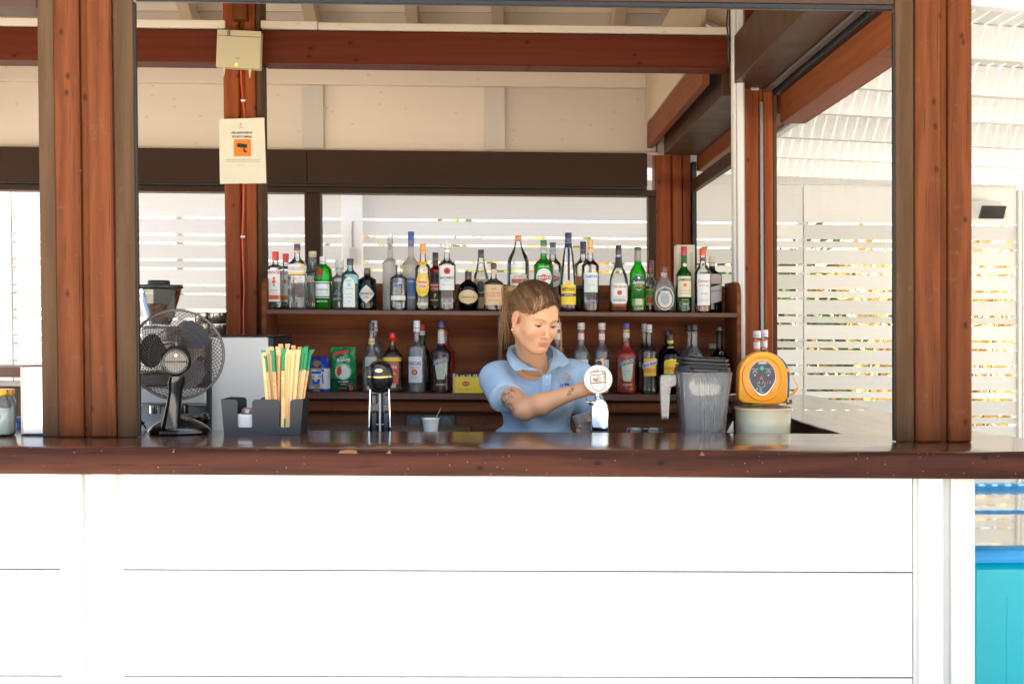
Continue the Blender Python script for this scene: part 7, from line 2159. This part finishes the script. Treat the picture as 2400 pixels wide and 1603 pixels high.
badge_ring(rr_ * .80, rr_ * .825, (.58, .42, .20))
q = lambda u, v: (u * s_, v * s_)
def frame(pts, wd, colr, k=1):
    for a, b in zip(pts, pts[1:] + pts[:1]):
        a = Vector(a); b = Vector(b); t = (b - a).normalized(); n_ = Vector((-t.y, t.x)) * wd / 2
        on_badge([tuple((a + n_) * s_), tuple((a - n_) * s_), tuple((b - n_) * s_), tuple((b + n_) * s_)], colr, k=k)
frame([(-18, 9), (17, 13), (18, -6), (-17, -9)], 1.8, (.26, .15, .06))
frame([(-1, 10.5), (0, 10.8), (1, -8), (0, -8)], .6, (.6, .45, .25))
frame([(-16, -9), (17, -7), (15, -20), (2, -28), (-12, -21)], 1.4, (.34, .22, .08))
on_badge([q(-13, 1), q(-9, 4), q(-8, 0), q(-3, 1), q(-1, 3), (0, -1 * s_), q(-4, -4), q(-10, -4)], (.42, .14, .06), k=2)
on_badge([q(13, 10), q(16, 11), q(16, -4), q(13, 0)], (.50, .36, .2), k=2)
for (u_, v_) in ((-3, -14), (4, -14), (0, -19)):
    on_badge([q(u_ + 1.6 * math.cos(a), v_ + 1.6 * math.sin(a)) for a in (.3, 1.56, 2.8, 4.1, 5.3)], (.60, .32, .10), k=2)
v2, fs = text_fit('KAISER 1842', 6 * s_, 38 * s_, True)
MB().add([(mc.x + x, mc.y - .0056, mc.z + z + (19.5 - .012 * (x / s_) ** 2) * s_) for x, z in v2], fs).build('lettering', ink((.22, .13, .05)), BF, local=True)
MB().tube([tuple(Vector(P(1403, 922, 3.63)) - o_), tuple(Vector(P(1403, 880, 3.655)) - o_), tuple(Vector(P(1406, 852, 3.655)) - o_)], [.008, .010, .009], 10).build('handle', BPL, BF, local=True, smooth=60)
MB().lathe([(.004, -.009), (.010, -.004), (.010, .004), (.004, .009)], 14, c=tuple(Vector(P(1404, 852, 3.60)) - o_)).build('handle_knob', BPL, BF, local=True, smooth=60)
MB().tube([tuple(Vector(P(1392, 943, 3.57)) - o_), tuple(Vector(P(1380, 943, 3.565)) - o_), tuple(Vector(P(1372.5, 940, 3.56)) - o_)], [.006, .004, .0025], 8).build('valve', CHROME, BF, local=True, smooth=60)
MB().tube([tuple(Vector(P(1375, 942, 3.56)) - o_), tuple(Vector(P(1374.5, 929, 3.56)) - o_)], .0022, 6).build('valve_stem', plain('brown_stem', (.10, .05, .03), .4), BF, local=True)
MB().lathe([(.002, -.006), (.006, -.003), (.006, .003), (.002, .006)], 12, c=tuple(Vector(P(1384, 946, 3.56)) - o_)).build('valve_knob', BPL, BF, local=True, smooth=60)
# plastic cup in her other hand
cup = thing('drinking_cup', 'translucent plastic cup held under the chrome beer font', 'cup', tuple(CUP - np.array([0, 0, .055])), (R(0), R(-14), 0))
MB().lathe([(.026, 0), (.027, .002), (.036, .105), (.0345, .105), (.0255, .004)], 26, cap=False).build('cup_wall', glass('cup_plastic', (.86, .84, .78), (.5, .48, .42), body=.55), cup, local=True, smooth=50)
MB().lathe([(.025, .003), (.034, .080)], 24).build('beer', liquid('beer', (.85, .55, .12)), cup, local=True, smooth=50)

# ---- blender jug
JD = 3.60
jug = thing('blender_jug', 'smoky clear plastic blender jug with ribbed black rubber lid and side handle', 'blender jug', W(NX(1645, 1012, JD), JD, ZB))
o_ = Vector(jug.location)
jx = lambda x: P(x, 930, JD).x - o_.x
jz = lambda y: P(1645, y, JD).z - o_.z
JM = glass('smoky_plastic', (.88, .87, .85), (.38, .38, .38), body=.25, refl=1.4)
cxj = (jx(1584) + jx(1710)) / 2
rings = []
for (xa_, xb_, y_) in ((1597, 1692, 1028), (1594, 1695, 1012), (1589, 1702, 940), (1586, 1707, 900), (1583.5, 1710, 874), (1582.5, 1711, 870.5)):
    rings.append(ering((jx(xa_) + jx(xb_)) / 2, .0, jz(y_), (jx(xb_) - jx(xa_)) / 2, (jx(xb_) - jx(xa_)) / 2 * .95, 36, 4.5))
vs = []; fs = []
n = 36
for r_ in rings: vs += r_
inner_ = [[(cxj + (x - cxj) * .955, y * .955, z) for x, y, z in r_] for r_ in rings]
for r_ in inner_: vs += r_
m_ = len(rings)
for k in range(m_ - 1):
    for i in range(n):
        j = (i + 1) % n
        fs.append((k * n + i, k * n + j, (k + 1) * n + j, (k + 1) * n + i))
        fs.append(((m_ + k) * n + i, (m_ + k) * n + j, (m_ + k + 1) * n + j, (m_ + k + 1) * n + i))
for i in range(n):
    j = (i + 1) % n; fs.append(((m_ - 1) * n + i, (m_ - 1) * n + j, (2 * m_ - 1) * n + j, (2 * m_ - 1) * n + i))
fs.append(tuple(range(n)))
MB().add(vs, fs).build('jug_wall', JM, jug, local=True, smooth=50)
for dx in (-.026, -.009, .009, .026):
    MB().tube([(cxj + dx * .85, -.068, jz(1008)), (cxj + dx, -.083, jz(880))], .0016, 5).build('highlight_rib', glass('rib_highlight', (.9, .92, .93), (.6, .6, .6), body=.7), jug, local=True, smooth=60)  # pale ribs coloured bright to imitate the jug's vertical highlights
pp = [(1584, 877), (1556, 877), (1547, 880), (1545.5, 890), (1547, 930), (1549, 982), (1566.5, 982), (1569, 930), (1571, 908), (1584, 903)]
MB().prism([(jx(x), jz(y)) for x, y in pp], -.014, .010).build('handle', JM, jug, local=True, bev=.003)
RB = plain('black_silicone', (.008, .0085, .009), .28)
def lid_ring(y0, y1, grow, tilt=.055):
    rr0 = ering(cxj - .001, 0, 0, .082 * grow, .078 * grow, 40, 4.0)
    lo_ = [(x, y, jz(y0) - tilt * x) for x, y, z in rr0]; hi_ = [(x, y, jz(y1) - tilt * x) for x, y, z in rr0]
    vs, fs = loft([lo_, hi_]); return MB().add(vs, fs)
for k, (a, b, gsc) in enumerate(((872, 862, .97), (861, 857, 1.06), (856.5, 853, .94), (852.5, 848, 1.03), (847.5, 845, .93), (844.5, 838.5, .99), (838, 836, .6))):
    lid_ring(a, b, gsc).build('lid_ridge', RB, jug, local=True, bev=.0012, smooth=50)
vs, fs = loft([ering(cxj - .062, -.03, jz(868), .040, .05, 24, 2.4), ering(cxj - .066, -.03, jz(858), .030, .045, 24, 2.4)])
MB().add(vs, fs).build('lid_tab', RB, jug, local=True, smooth=50)
vs, fs = loft([ering(cxj + .052, -.02, jz(872), .036, .060, 24, 2.4), ering(cxj + .052, -.02, jz(864), .034, .056, 24, 2.4)])
MB().add(vs, fs).build('lid_tab', RB, jug, local=True, smooth=50)

# ---- cream pot with the defibrillator on top
PD = 3.66
pot = thing('cream_pot', 'wide cream enamel pot with rolled rim under the orange defibrillator case', 'pot', W(NX(1788, 1012, PD), PD, ZC - .020))
o_ = Vector(pot.location); sp_ = PD / F
pz = lambda y: P(1788, y, PD).z - o_.z
CRE = plain('cream_enamel', (.90, .80, .54), .25, coat=.4)
MB().lathe([(61 * sp_, 0), (62.5 * sp_, .004), (63.5 * sp_, pz(985)), (64.5 * sp_, pz(962)), (66.5 * sp_, pz(958)), (67.5 * sp_, pz(956)), (66 * sp_, pz(954.5)), (64 * sp_, pz(956)), (62 * sp_, .006)], 48, cap=False).build('pot_wall', CRE, pot, local=True, smooth=50)
MB().lathe([(62 * sp_, .0005), (62 * sp_, .003)], 40).build('pot_base', CRE, pot, local=True)
MB().lathe([(65 * sp_, pz(955.2)), (65 * sp_, pz(953.4)), (.01, pz(952))], 40).build('lid', plain('cork_lid', (.42, .22, .09), .5), pot, local=True, smooth=50)
AE = thing('defibrillator', 'orange and blue defibrillator case with dark oval window standing on the cream pot', 'defibrillator', P(1790, 949, PD) )
o_ = Vector(AE.location); AD = PD - .035
ORG = plain('orange_case', (.88, .35, .008), .38, coat=.2)
def aed_outline(g=0.0, n=28):
    cx_, cy_, rx, ry = 1789.5, 882, 57.5 + g, 58 + g
    o = []
    for k in range(n + 1):
        a = R(180 * k / n + 0); o.append((cx_ + rx * math.cos(a) * (1 if math.cos(a) > 0 else 1), cy_ - ry * math.sin(a)))
    o += [(1731 - g, 905), (1731 - g, 930), (1734 - g, 939 + g), (1744, 944 + g), (1790, 947.5 + g), (1832, 947 + g), (1842 + g, 941), (1846 + g, 930), (1847 + g, 905)]
    return o
plate(aed_outline(), AD, .052).build('case_front', ORG, AE, bev=.007, smooth=45)
plate([(x + 7 if x > 1789 else x + 4, y) for x, y in aed_outline(-2)], AD + .053, .030).build('case_back', plain('blue_case', (.012, .09, .36), .45), AE, bev=.006, smooth=45)
def oval(cx_, cy_, rx, ry, n=36, egg=0): return [(cx_ + rx * math.cos(2 * math.pi * i / n) * (1 - egg * max(0, -math.sin(2 * math.pi * i / n))), cy_ - ry * math.sin(2 * math.pi * i / n)) for i in range(n)]
mb = MB(); rg = [P(x, y, AD - .002) for x, y in oval(1787.5, 886, 46, 51)]
mb.tube([tuple(p) for p in rg] + [tuple(rg[0])], .0042, 8, cap=False).build('raised_ring', ORG, AE, smooth=60)
plate(oval(1787, 886.5, 32, 41.5, egg=.28), AD - .0035, .004).build('window_rim', plain('silver_rim', (.55, .55, .56), .25, metal=.6), AE, bev=.001)
plate(oval(1787, 885, 30.5, 39, egg=.26), AD - .0055, .003).build('window', plain('navy_window', (.018, .020, .042), .28), AE)
def aed_mark(pts, colr, nm='print'):
    MB().add([P(x, y, AD - .0062) for x, y in pts], [tuple(range(len(pts)))]).build(nm, ink(colr), AE)
aed_mark(oval(1785.8, 863, 4.6, 4.6, 18), (.05, .45, .28)); aed_mark([(1780, 889), (1789.5, 889), (1784.8, 880.5)], (.85, .16, .02)); aed_mark(oval(1784.8, 886, 1.2, 2, 10), (.9, .8, .7))
aed_mark([(1776, 853), (1798, 853), (1794, 847.5), (1780, 847.5)], (.45, .45, .43))
def line_px(a, b, wd, colr):
    a = Vector(a); b = Vector(b); t = (b - a).normalized(); n_ = Vector((-t.y, t.x)) * wd / 2
    aed_mark([tuple(a + n_), tuple(a - n_), tuple(b - n_), tuple(b + n_)], colr)
LGY = (.50, .51, .53)
for cx_ in (1769.5, 1801):
    aed_mark(oval(cx_, 879, 2.2, 2.4, 12), LGY)
    for seg in (((cx_ - 8, 865), (cx_ + 8, 865)), ((cx_ - 5, 870), (cx_ + 5, 870)), ((cx_ - 3, 870), (cx_ - 5, 876)), ((cx_ + 3, 870), (cx_ + 5, 876)), ((cx_, 865), (cx_, 872))): line_px(*seg, .9, LGY)
for seg in (((1776, 896), (1776, 904)), ((1793, 896), (1793, 904)), ((1776, 904), (1783, 908)), ((1793, 904), (1786, 908)), ((1779, 893), (1781, 899)), ((1790, 893), (1787, 899)), ((1805, 892), (1805, 900)), ((1799, 893), (1799, 898))): line_px(*seg, 1.0, LGY)
aed_mark(oval(1783, 913, 3, 3.2, 12), LGY); aed_mark(oval(1783, 913, 2, 2.2, 12), (.05, .05, .08)); aed_mark(oval(1774, 912, 2.2, 3, 12), (.25, .3, .25)); line_px((1799, 893), (1799, 899), 1.8, (.7, .3, .25))
v2, fs = text_fit('HEARTSINE', 2.6 * sp_, 12 * sp_, True); q_ = P(1784, 919.5, AD - .0064)
MB().add([(q_.x + x, q_.y, q_.z + z) for x, z in v2], fs).build('lettering', ink((.75, .76, .78)), AE)
v2, fs = text_fit('samaritan PAD', 2.6 * sp_, 26 * sp_, True); q_ = P(1788, 838, AD - .0012)
MB().add([(q_.x + x, q_.y, q_.z + z - .12 * x * x * 60) for x, z in v2], fs).build('lettering', ink((.62, .18, .01)), AE)
MB().tube([P(1848, 868, AD + .03), P(1858, 885, AD + .03), P(1870, 906, AD + .03), P(1868, 912, AD + .03), P(1860, 921, AD + .04), P(1852, 926, AD + .04)], [.0015, .0015, .002, .004, .004, .003], 6).build('strap', ORG, AE, smooth=60)
plate([(1842, 872), (1851, 871), (1852, 864), (1843, 865)], AD + .0, .03).build('strap_loop', ORG, AE, bev=.002)
for (pts_, c_) in (([(1845, 943), (1850, 943), (1849, 932), (1845, 934)], (.80, .55, .02)), ([(1850, 947), (1857, 946), (1856, 936), (1850, 938)], (.02, .02, .02)), ([(1846, 948), (1851, 948), (1851, 943), (1846, 943)], (.03, .12, .45))):
    plate(pts_, AD + .02, .02).build('buckle', plain('buckle_%d' % int(c_[0] * 100), c_, .4), AE, bev=.001)
plate([(1762, 950.5), (1786, 951), (1786, 947.5), (1762, 947)], AD + .012, .03).build('tag', plain('green_tag', (.03, .30, .08), .4), AE)

# ---- corner worktop with two syrup bottles
zs = NZ(1780, 945, 4.35)
cw = thing('corner_worktop', 'small dark speckled worktop between the shelf unit and the side counter', 'worktop', (1.06, 4.35, zs))
MB(True).box(.995, 1.147, 4.16, 4.585, zs - .03, zs, .003).build('slab', plain('speckled_top', (.09, .07, .06), .35, var=.5, scale=180), cw)
MB(True).box(1.0, 1.03, 4.20, 4.55, .03, zs - .031, .002).build('leg_panel', plain('dark_inner', (.045, .02, .012), .5), cw)
for cx_, D_, lb in ((1773.5, 4.34, 'red syrup bottle with white cap, left of two peeping over the orange case'), (1790.5, 4.40, 'red syrup bottle with white cap, right of two peeping over the orange case')):
    syrup(lb, cx_, 774 + 171, D_, surf=zs, liq=('brown', 806), gl='clear', top=774, grp='syrup bottles behind the orange case')
wr = MB().tube([P(1700, 929, 3.9), P(1712, 925, 3.95), P(1727, 923.5, 4.05), P(1735, 924, 4.1)], .002, 5)
tag(wr.build('wire', plain('white_wire', (.7, .66, .55), .5)), 'thin pale wire hanging between the blender jug and the orange case', 'wire')
sc_o = thing('scoop', 'small steel scoop leaning beside the cream pot', 'scoop', W(NX(1710, 1012, 3.62), 3.62, ZB))
o_ = Vector(sc_o.location)
MB().hexa([tuple(P(1702, 1014, 3.62) - o_), tuple(P(1720, 1014, 3.62) - o_), tuple(P(1720, 1014, 3.65) - o_), tuple(P(1702, 1014, 3.65) - o_), tuple(P(1716, 988, 3.62) - o_), tuple(P(1719, 986, 3.62) - o_), tuple(P(1719, 986, 3.65) - o_), tuple(P(1716, 988, 3.65) - o_)]).build('blade', STEEL, sc_o, local=True, bev=.003)

# ---- sockets, cup, glasses
so_ = thing('socket_block', 'double grey power socket on the panel under the lower shelf', 'socket', P(1008, 990, 4.49))
GS = plain('socket_dark', (.060, .062, .060), .4)
for x0, x1 in ((952, 991), (1027, 1065)):
    b_ = px_box(MB(), x0, 972, x1, 1006, 4.478, .03, .005).build('socket', GS, so_)
    c_ = P((x0 + x1) / 2, 990, 4.476)
    f_ = MB().lathe([(.022, 0), (.022, .004), (.015, .004), (.014, .001)], 24).xf(Matrix.Translation(c_) @ Matrix.Rotation(R(90), 4, 'X')).build('socket_ring', plain('socket_ring', (.10, .10, .095), .35), so_, smooth=40)
px_box(MB(), 991.5, 971, 1026.5, 978, 4.485, .02, .002).build('bridge', GS, so_)
wc = thing('paper_cup', 'small white paper cup with a stirrer standing on the bench behind the counter', 'cup', tuple(P(1009.5, 1020, 3.72)))
s_ = 3.72 / F
MB().lathe([(13.5 * s_, -.012), (14 * s_, -.010), (19.5 * s_, 36 * s_), (20.8 * s_, 38 * s_), (20.8 * s_, 40 * s_), (19 * s_, 39 * s_), (13 * s_, -.006)], 28, cap=False).build('cup_wall', plain('paper_white', (.72, .70, .64), .6), wc, local=True, smooth=50)
MB().tube([(.010, 0, .01), (12 * s_, 0, 40 * s_), (24 * s_, 0, 64 * s_)], .0016, 5).build('stirrer', plain('stirrer', (.35, .3, .25), .3), wc, local=True)
for k, (x, lab) in enumerate(((1490, 'low clear glass ashtray, left of two behind the counter edge'), (1532, 'low clear glass ashtray, right of two behind the counter edge'))):
    g_ = thing('glass_ashtray', lab, 'ashtray', W(NX(x, 1010, 3.60), 3.60, ZB), group='glass ashtrays behind the counter')
    zz = P(x, 1003.5, 3.6).z - g_.location.z
    for j, (zo, r_) in enumerate(((0, .034), (zz * .5, .032))):
        MB().lathe([(r_ * .7, zo), (r_ * .8, zo + .004), (r_, zo + zz * .5 - .003), (r_ * .93, zo + zz * .5), (r_ * .75, zo + .01), (.002, zo + .008)], 24).build('glass_dish', glass('thick_glass', (.70, .72, .70), (.10, .11, .10), refl=2.2, body=.1), g_, local=True, smooth=50)

# ---- coffee corner behind the fan
em = thing('espresso_machine', 'brushed steel espresso machine with pale front panels, behind the desk fan', 'espresso machine', W(NX(400, 1010, 4.05), 4.05, ZB))
px_box(MB(), 300, 797, 483, 872, 4.00, .34, .006).build('upper_body', plain('machine_steel', (.52, .47, .42), .25, metal=.8, var=.1, scale=6), em)
px_box(MB(), 300, 876, 483, 905, 4.06, .28, .004).build('group_panel', plain('dark_steel', (.08, .07, .065), .3, metal=.7), em)
px_box(MB(), 300, 911, 482, 948, 3.92, .40, .006).build('front_panel', plain('pale_panel', (.56, .55, .51), .35, metal=.3), em)
px_box(MB(), 484, 795, 493, 1010, 3.93, .42, .002).build('side_frame', BMT, em)
px_box(MB(), 300, 951, 483, 1012, 4.10, .2, .003).build('splash_panel', plain('machine_back', (.42, .40, .37), .3, metal=.7), em)
for x in (364, 428):
    q_ = P(x, 950, 4.0)
    MB().lathe([(.021, -.030), (.021, 0), (.017, .004)], 20, c=tuple(q_)).build('spout', CHROME, em, smooth=40)
for x in (330, 400, 470):
    q_ = P(x, 840, 3.995)
    MB().lathe([(.014, 0), (.014, .012), (.010, .016)], 16).xf(Matrix.Translation(q_) @ Matrix.Rotation(R(90), 4, 'X')).build('dial', CHROME, em, smooth=40)
px_box(MB(), 300, 804, 483, 808, 3.998, .003, .0005).build('trim_line', BLK, em)
sbx = thing('steel_cabinet', 'tall brushed steel cabinet with black edges between fan and caddy', 'cabinet', W(NX(560, 1010, 3.95), 3.95, ZB))
px_box(MB(), 495, 790, 628, 1020, 3.95, .38, .004).build('front_panel', plain('satin_steel', (.74, .71, .63), .5, metal=.05, var=.06, scale=4, bump=.03), sbx)
px_box(MB(), 495, 786, 640, 789.5, 3.945, .39, .002).build('top_edge', BMT, sbx)
px_box(MB(), 628.5, 790, 640, 1020, 3.955, .38, .003).build('side_panel', BMT, sbx)
gr_ = thing('coffee_grinder', 'coffee grinder with black-lidded hopper half full of beans, behind the fan', 'coffee grinder', W(NX(374, 1000, 4.22), 4.22, ZB))
o_ = Vector(gr_.location); sg_ = 4.22 / F
hz_ = lambda y: P(374, y, 4.22).z - o_.z
MB().lathe([(24.5 * sg_, hz_(668)), (25 * sg_, hz_(667)), (25 * sg_, hz_(660)), (23 * sg_, hz_(657.5))], 28).build('lid_knob', BMT, gr_, local=True, smooth=40)
MB().lathe([(49 * sg_, hz_(678)), (54 * sg_, hz_(675.5)), (54 * sg_, hz_(670.5)), (50 * sg_, hz_(668.2))], 36).build('lid', BMT, gr_, local=True, smooth=40)
MB().lathe([(26 * sg_, hz_(762)), (30 * sg_, hz_(750)), (42 * sg_, hz_(715)), (49 * sg_, hz_(690)), (51 * sg_, hz_(679))], 32, cap=False).build('hopper', glass('hopper_plastic', (.86, .84, .78), (.45, .42, .36), body=.06), gr_, local=True, smooth=50)
px_box(MB(), 359, 679, 409, 745, 4.175, .01, .002).build('hopper_plate', plain('smoked_plate', (.05, .05, .045), .3), gr_)
MB().lathe([(24 * sg_, hz_(760)), (28 * sg_, hz_(748)), (39 * sg_, hz_(716)), (30 * sg_, hz_(712)), (.004, hz_(711))], 28).build('bean_fill', plain('beans_dark', (.10, .04, .018), .5, var=.4, scale=120), gr_, local=True)
bm_ = MB(); rbn = random.Random(4)
for k in range(240):
    y_ = rbn.uniform(713, 750); rr_2 = (39 - (y_ - 716) * .34) * sg_; an = rbn.uniform(3.3, 6.1)
    c_ = Vector((rr_2 * math.cos(an), rr_2 * math.sin(an), hz_(y_)))
    r_ = .0042
    a_ = rbn.uniform(0, 3.1)
    vs = []
    for (u_, v_, w_) in ((1, 0, 0), (-1, 0, 0), (0, 1, 0), (0, -1, 0), (0, 0, 1), (0, 0, -1)):
        vs.append(c_ + Vector((u_ * math.cos(a_) * r_ * 1.4 - w_ * math.sin(a_) * r_, v_ * r_ * .8, u_ * math.sin(a_) * r_ * 1.4 + w_ * math.cos(a_) * r_)))
    bm_.add(vs, [(0, 2, 4), (2, 1, 4), (1, 3, 4), (3, 0, 4), (2, 0, 5), (1, 2, 5), (3, 1, 5), (0, 3, 5)])
bo = bm_.build('coffee_beans', plain('bean_brown', (.17, .065, .028), .4, var=.3, scale=200), gr_, local=True, smooth=80); bo['kind'] = 'stuff'
MB().box(-.055, .055, -.05, .09, 0, hz_(764), .012).build('grinder_body', plain('grinder_grey', (.35, .33, .30), .35, metal=.6), gr_, local=True)
for k, (y0, y1, xa_, xb_) in enumerate(((785, 760, 462, 532), (759, 733, 456, 533))):
    q_ = P((xa_ + xb_) / 2, y0, 4.12)
    tb_ = thing('steel_tub', ('round steel tub, lower of the stacked pair left of the timber post', 'round steel tub, upper of the stacked pair left of the timber post')[k], 'tub', tuple(q_), group='stacked steel tubs')
    r_ = (xb_ - xa_) / 2 * 4.12 / F; h_ = (y0 - y1) * 4.12 / F
    MB().lathe([(r_ * .90, 0), (r_ * .93, .003), (r_ * .98, h_ - .006), (r_ * 1.02, h_ - .004), (r_ * 1.02, h_), (r_ * .95, h_ - .001)], 32).build('wall', plain('tub_steel', (.40, .36, .31), .16, metal=1), tb_, local=True, smooth=40)
    if k == 0: px_box(MB(), 440, 786, 640, 792, 4.02, .30, .002).build('machine_top', plain('machine_top', (.30, .27, .24), .35, metal=.7), em)
for k, x in enumerate((452, 470, 484)):
    q_ = P(x, 1000, 3.70)
    t_ = thing('portafilter', 'black espresso portafilter handle behind the fan base, %s of three' % ('leftmost', 'middle', 'rightmost')[k], 'portafilter', tuple(q_), group='portafilters behind the fan')
    MB().lathe([(.014, 0), (.018, .006), (.018, .032 + .006 * k), (.015, .036 + .006 * k)], 16).build('basket', BPL, t_, local=True, smooth=40)
    MB().tube([(0, 0, .03), (.0, -.02, .034), (-.012, -.05, .03)], [.006, .008, .009], 8).build('handle', BPL, t_, local=True, smooth=60)

# ---- left end of the counter
tn = thing('napkin_dispenser', 'tall polished steel napkin dispenser standing behind the left front post', 'napkin dispenser', W(NX(85, 1021, 3.31), 3.31, ZC))
o_ = Vector(tn.location); s3 = 3.31 / F
tx = lambda x: (P(x, 940, 3.31).x - o_.x); tzz = lambda y: (1021.5 - y) * s3
MB().box(tx(50), tx(128), 0, .10, .002, tzz(860), .005).build('case', plain('polished_steel', (.80, .78, .73), .22, metal=.55, var=.05, scale=8), tn, local=True, smooth=40)
MB().box(tx(52), tx(126), .004, .096, tzz(861.5), tzz(859.5), 0).build('top_slot', ink((.10, .01, .04)), tn, local=True)
MB().box(tx(48.6), tx(54.5), -.002, .03, .004, tzz(861), .002).build('corner_strip', plain('strip_warm', (.62, .50, .38), .3, metal=.5), tn, local=True)
MB().box(tx(50), tx(128), -.002, .1, 0, .003, .001).build('base_edge', BLK, tn, local=True)
jr = thing('tip_jar', 'glass screw-top jar with gold lid, stuffed with banknotes, at the left edge', 'jar', W(NX(-4, 1016, 3.30), 3.30, ZC))
s3 = 3.30 / F; jy = lambda y: (1017 - y) * s3; jr_ = 39 * s3
MB().lathe([(jr_ * .86, 0), (jr_ * .97, .006), (jr_, .014), (jr_, jy(945)), (jr_ * .96, jy(935)), (jr_ * .88, jy(928)), (jr_ * .85, jy(924)), (jr_ * .85, jy(920))], 36, cap=False).build('jar_wall', glass('jar_glass', (.93, .96, .94), (.35, .42, .40), refl=1.6, body=.05), jr, local=True, smooth=50)
MB().lathe([(jr_ * .84, .0), (jr_ * .9, .004), (jr_ * .7, .008)], 28).build('jar_foot', glass('clear_foot', (.55, .66, .58), (.06, .10, .08)), jr, local=True)
MB().lathe([(jr_ * .89, jy(923)), (jr_ * .91, jy(921)), (jr_ * .91, jy(912)), (jr_ * .89, jy(909.5)), (jr_ * .8, jy(909))], 36).build('lid', plain('gold_lid', (.75, .38, .06), .25, metal=.9), jr, local=True, smooth=40)
for zr in (919, 916, 913): MB().torus((0, 0, jy(zr)), jr_ * .915, .0009, 'z', 36, 5).build('lid_thread', plain('gold_lid', (.75, .38, .06), .25, metal=.9), jr, local=True, smooth=60)
NTC = [(.60, .66, .66), (.66, .62, .42), (.55, .60, .70), (.62, .55, .30)]
for k in range(6):
    w_n, h_n = .052 - .004 * (k % 3), .080 - .006 * (k % 2)
    pts_ = []; fs_ = []
    for j in range(5):
        for i in range(9):
            u_ = i / 8 * 2 - 1; a_ = -math.pi / 2 + u_ * .95 + .5 * (k - 2.5)
            rr_2 = jr_ * (.90 - .07 * (k % 4)) * (1 + .03 * math.sin(6 * u_ + k))
            pts_.append((rr_2 * math.cos(a_), rr_2 * math.sin(a_), .010 + h_n * j / 4 + .004 * math.sin(3 * u_ + k)))
    for j in range(4):
        for i in range(8): fs_.append((j * 9 + i, j * 9 + i + 1, (j + 1) * 9 + i + 1, (j + 1) * 9 + i))
    tt_ = thing('banknote', ('curled banknote showing a blue 20 inside the gold-lidded tip jar' if k in (2, 3) else 'curled pastel banknote inside the gold-lidded tip jar'), 'banknote', tuple(jr.location), group='banknotes in the tip jar')
    MB().add(pts_, fs_).build('paper', plain('note_%d' % (k % 4), NTC[k % 4], .7, var=.12, scale=60), tt_, local=True, smooth=80)
    if k in (2, 3):
        v2, fs = text_fit('20', .014, None, True)
        pp_ = [((jr_ * .935) * math.sin(x / jr_ + (.42 if k == 3 else -.1)), -(jr_ * .935) * math.cos(x / jr_ + (.42 if k == 3 else -.1)), .062 + z) for x, z in v2]
        MB().add(pp_, fs).build('lettering', ink((.22, .36, .42)), tt_, local=True)
bb = thing('blue_box', 'small blue box on the bench between the tip jar and the steel dispenser', 'box', tuple(P(40, 1006, 3.58)))
px_box(MB(), 20, 979, 49, 990, 3.58, .06, .002).build('lid', plain('blue_card', (.012, .10, .28), .4), bb)
px_box(MB(), 20, 991.5, 49, 1012, 3.58, .06, .002).build('carton', plain('blue_card', (.012, .10, .28), .4), bb)
# ------------------------------------------------------------------ small wear: nails, cracks and paint chips
rw = random.Random(21)
NL = plain('rusty_nail', (.06, .03, .02), .6)
def nails(spots, D, par, r_=.0026):
    mb = MB()
    for x, y in spots:
        p = P(x, y, D); mb.lathe([(r_, -.0008), (r_, .0004), (.0003, .0008)], 8, c=(0, 0, 0))
        n_ = 8 * 3
        M_ = Matrix.Translation(p) @ Matrix.Rotation(R(90), 4, 'X')
        mb.v[-n_:] = [tuple(M_ @ Vector(v)) for v in mb.v[-n_:]]
    o = mb.build('nail_head', NL, par); return o
fp = [c for c in hut.children if c.name.startswith('post') and c.children]
nails([(164, 104), (236, 105), (245, 70), (197, 209), (226, 326), (159, 326), (236, 382), (150, 382), (189, 400), (236, 490), (180, 600), (236, 640), (240, 740), (160, 700)], DP - .0005, fp[0])
nails([(2168, 250), (2262, 88), (2241, 246), (2238, 292), (2166, 398), (2240, 538), (2180, 620), (2262, 900), (2172, 930)], DP - .0005, fp[1])
nails([(1761, 326), (1797, 392), (1752, 470), (1770, 560)], DM - .0005, fp[3] if len(fp) > 3 else fp[1], .0034)
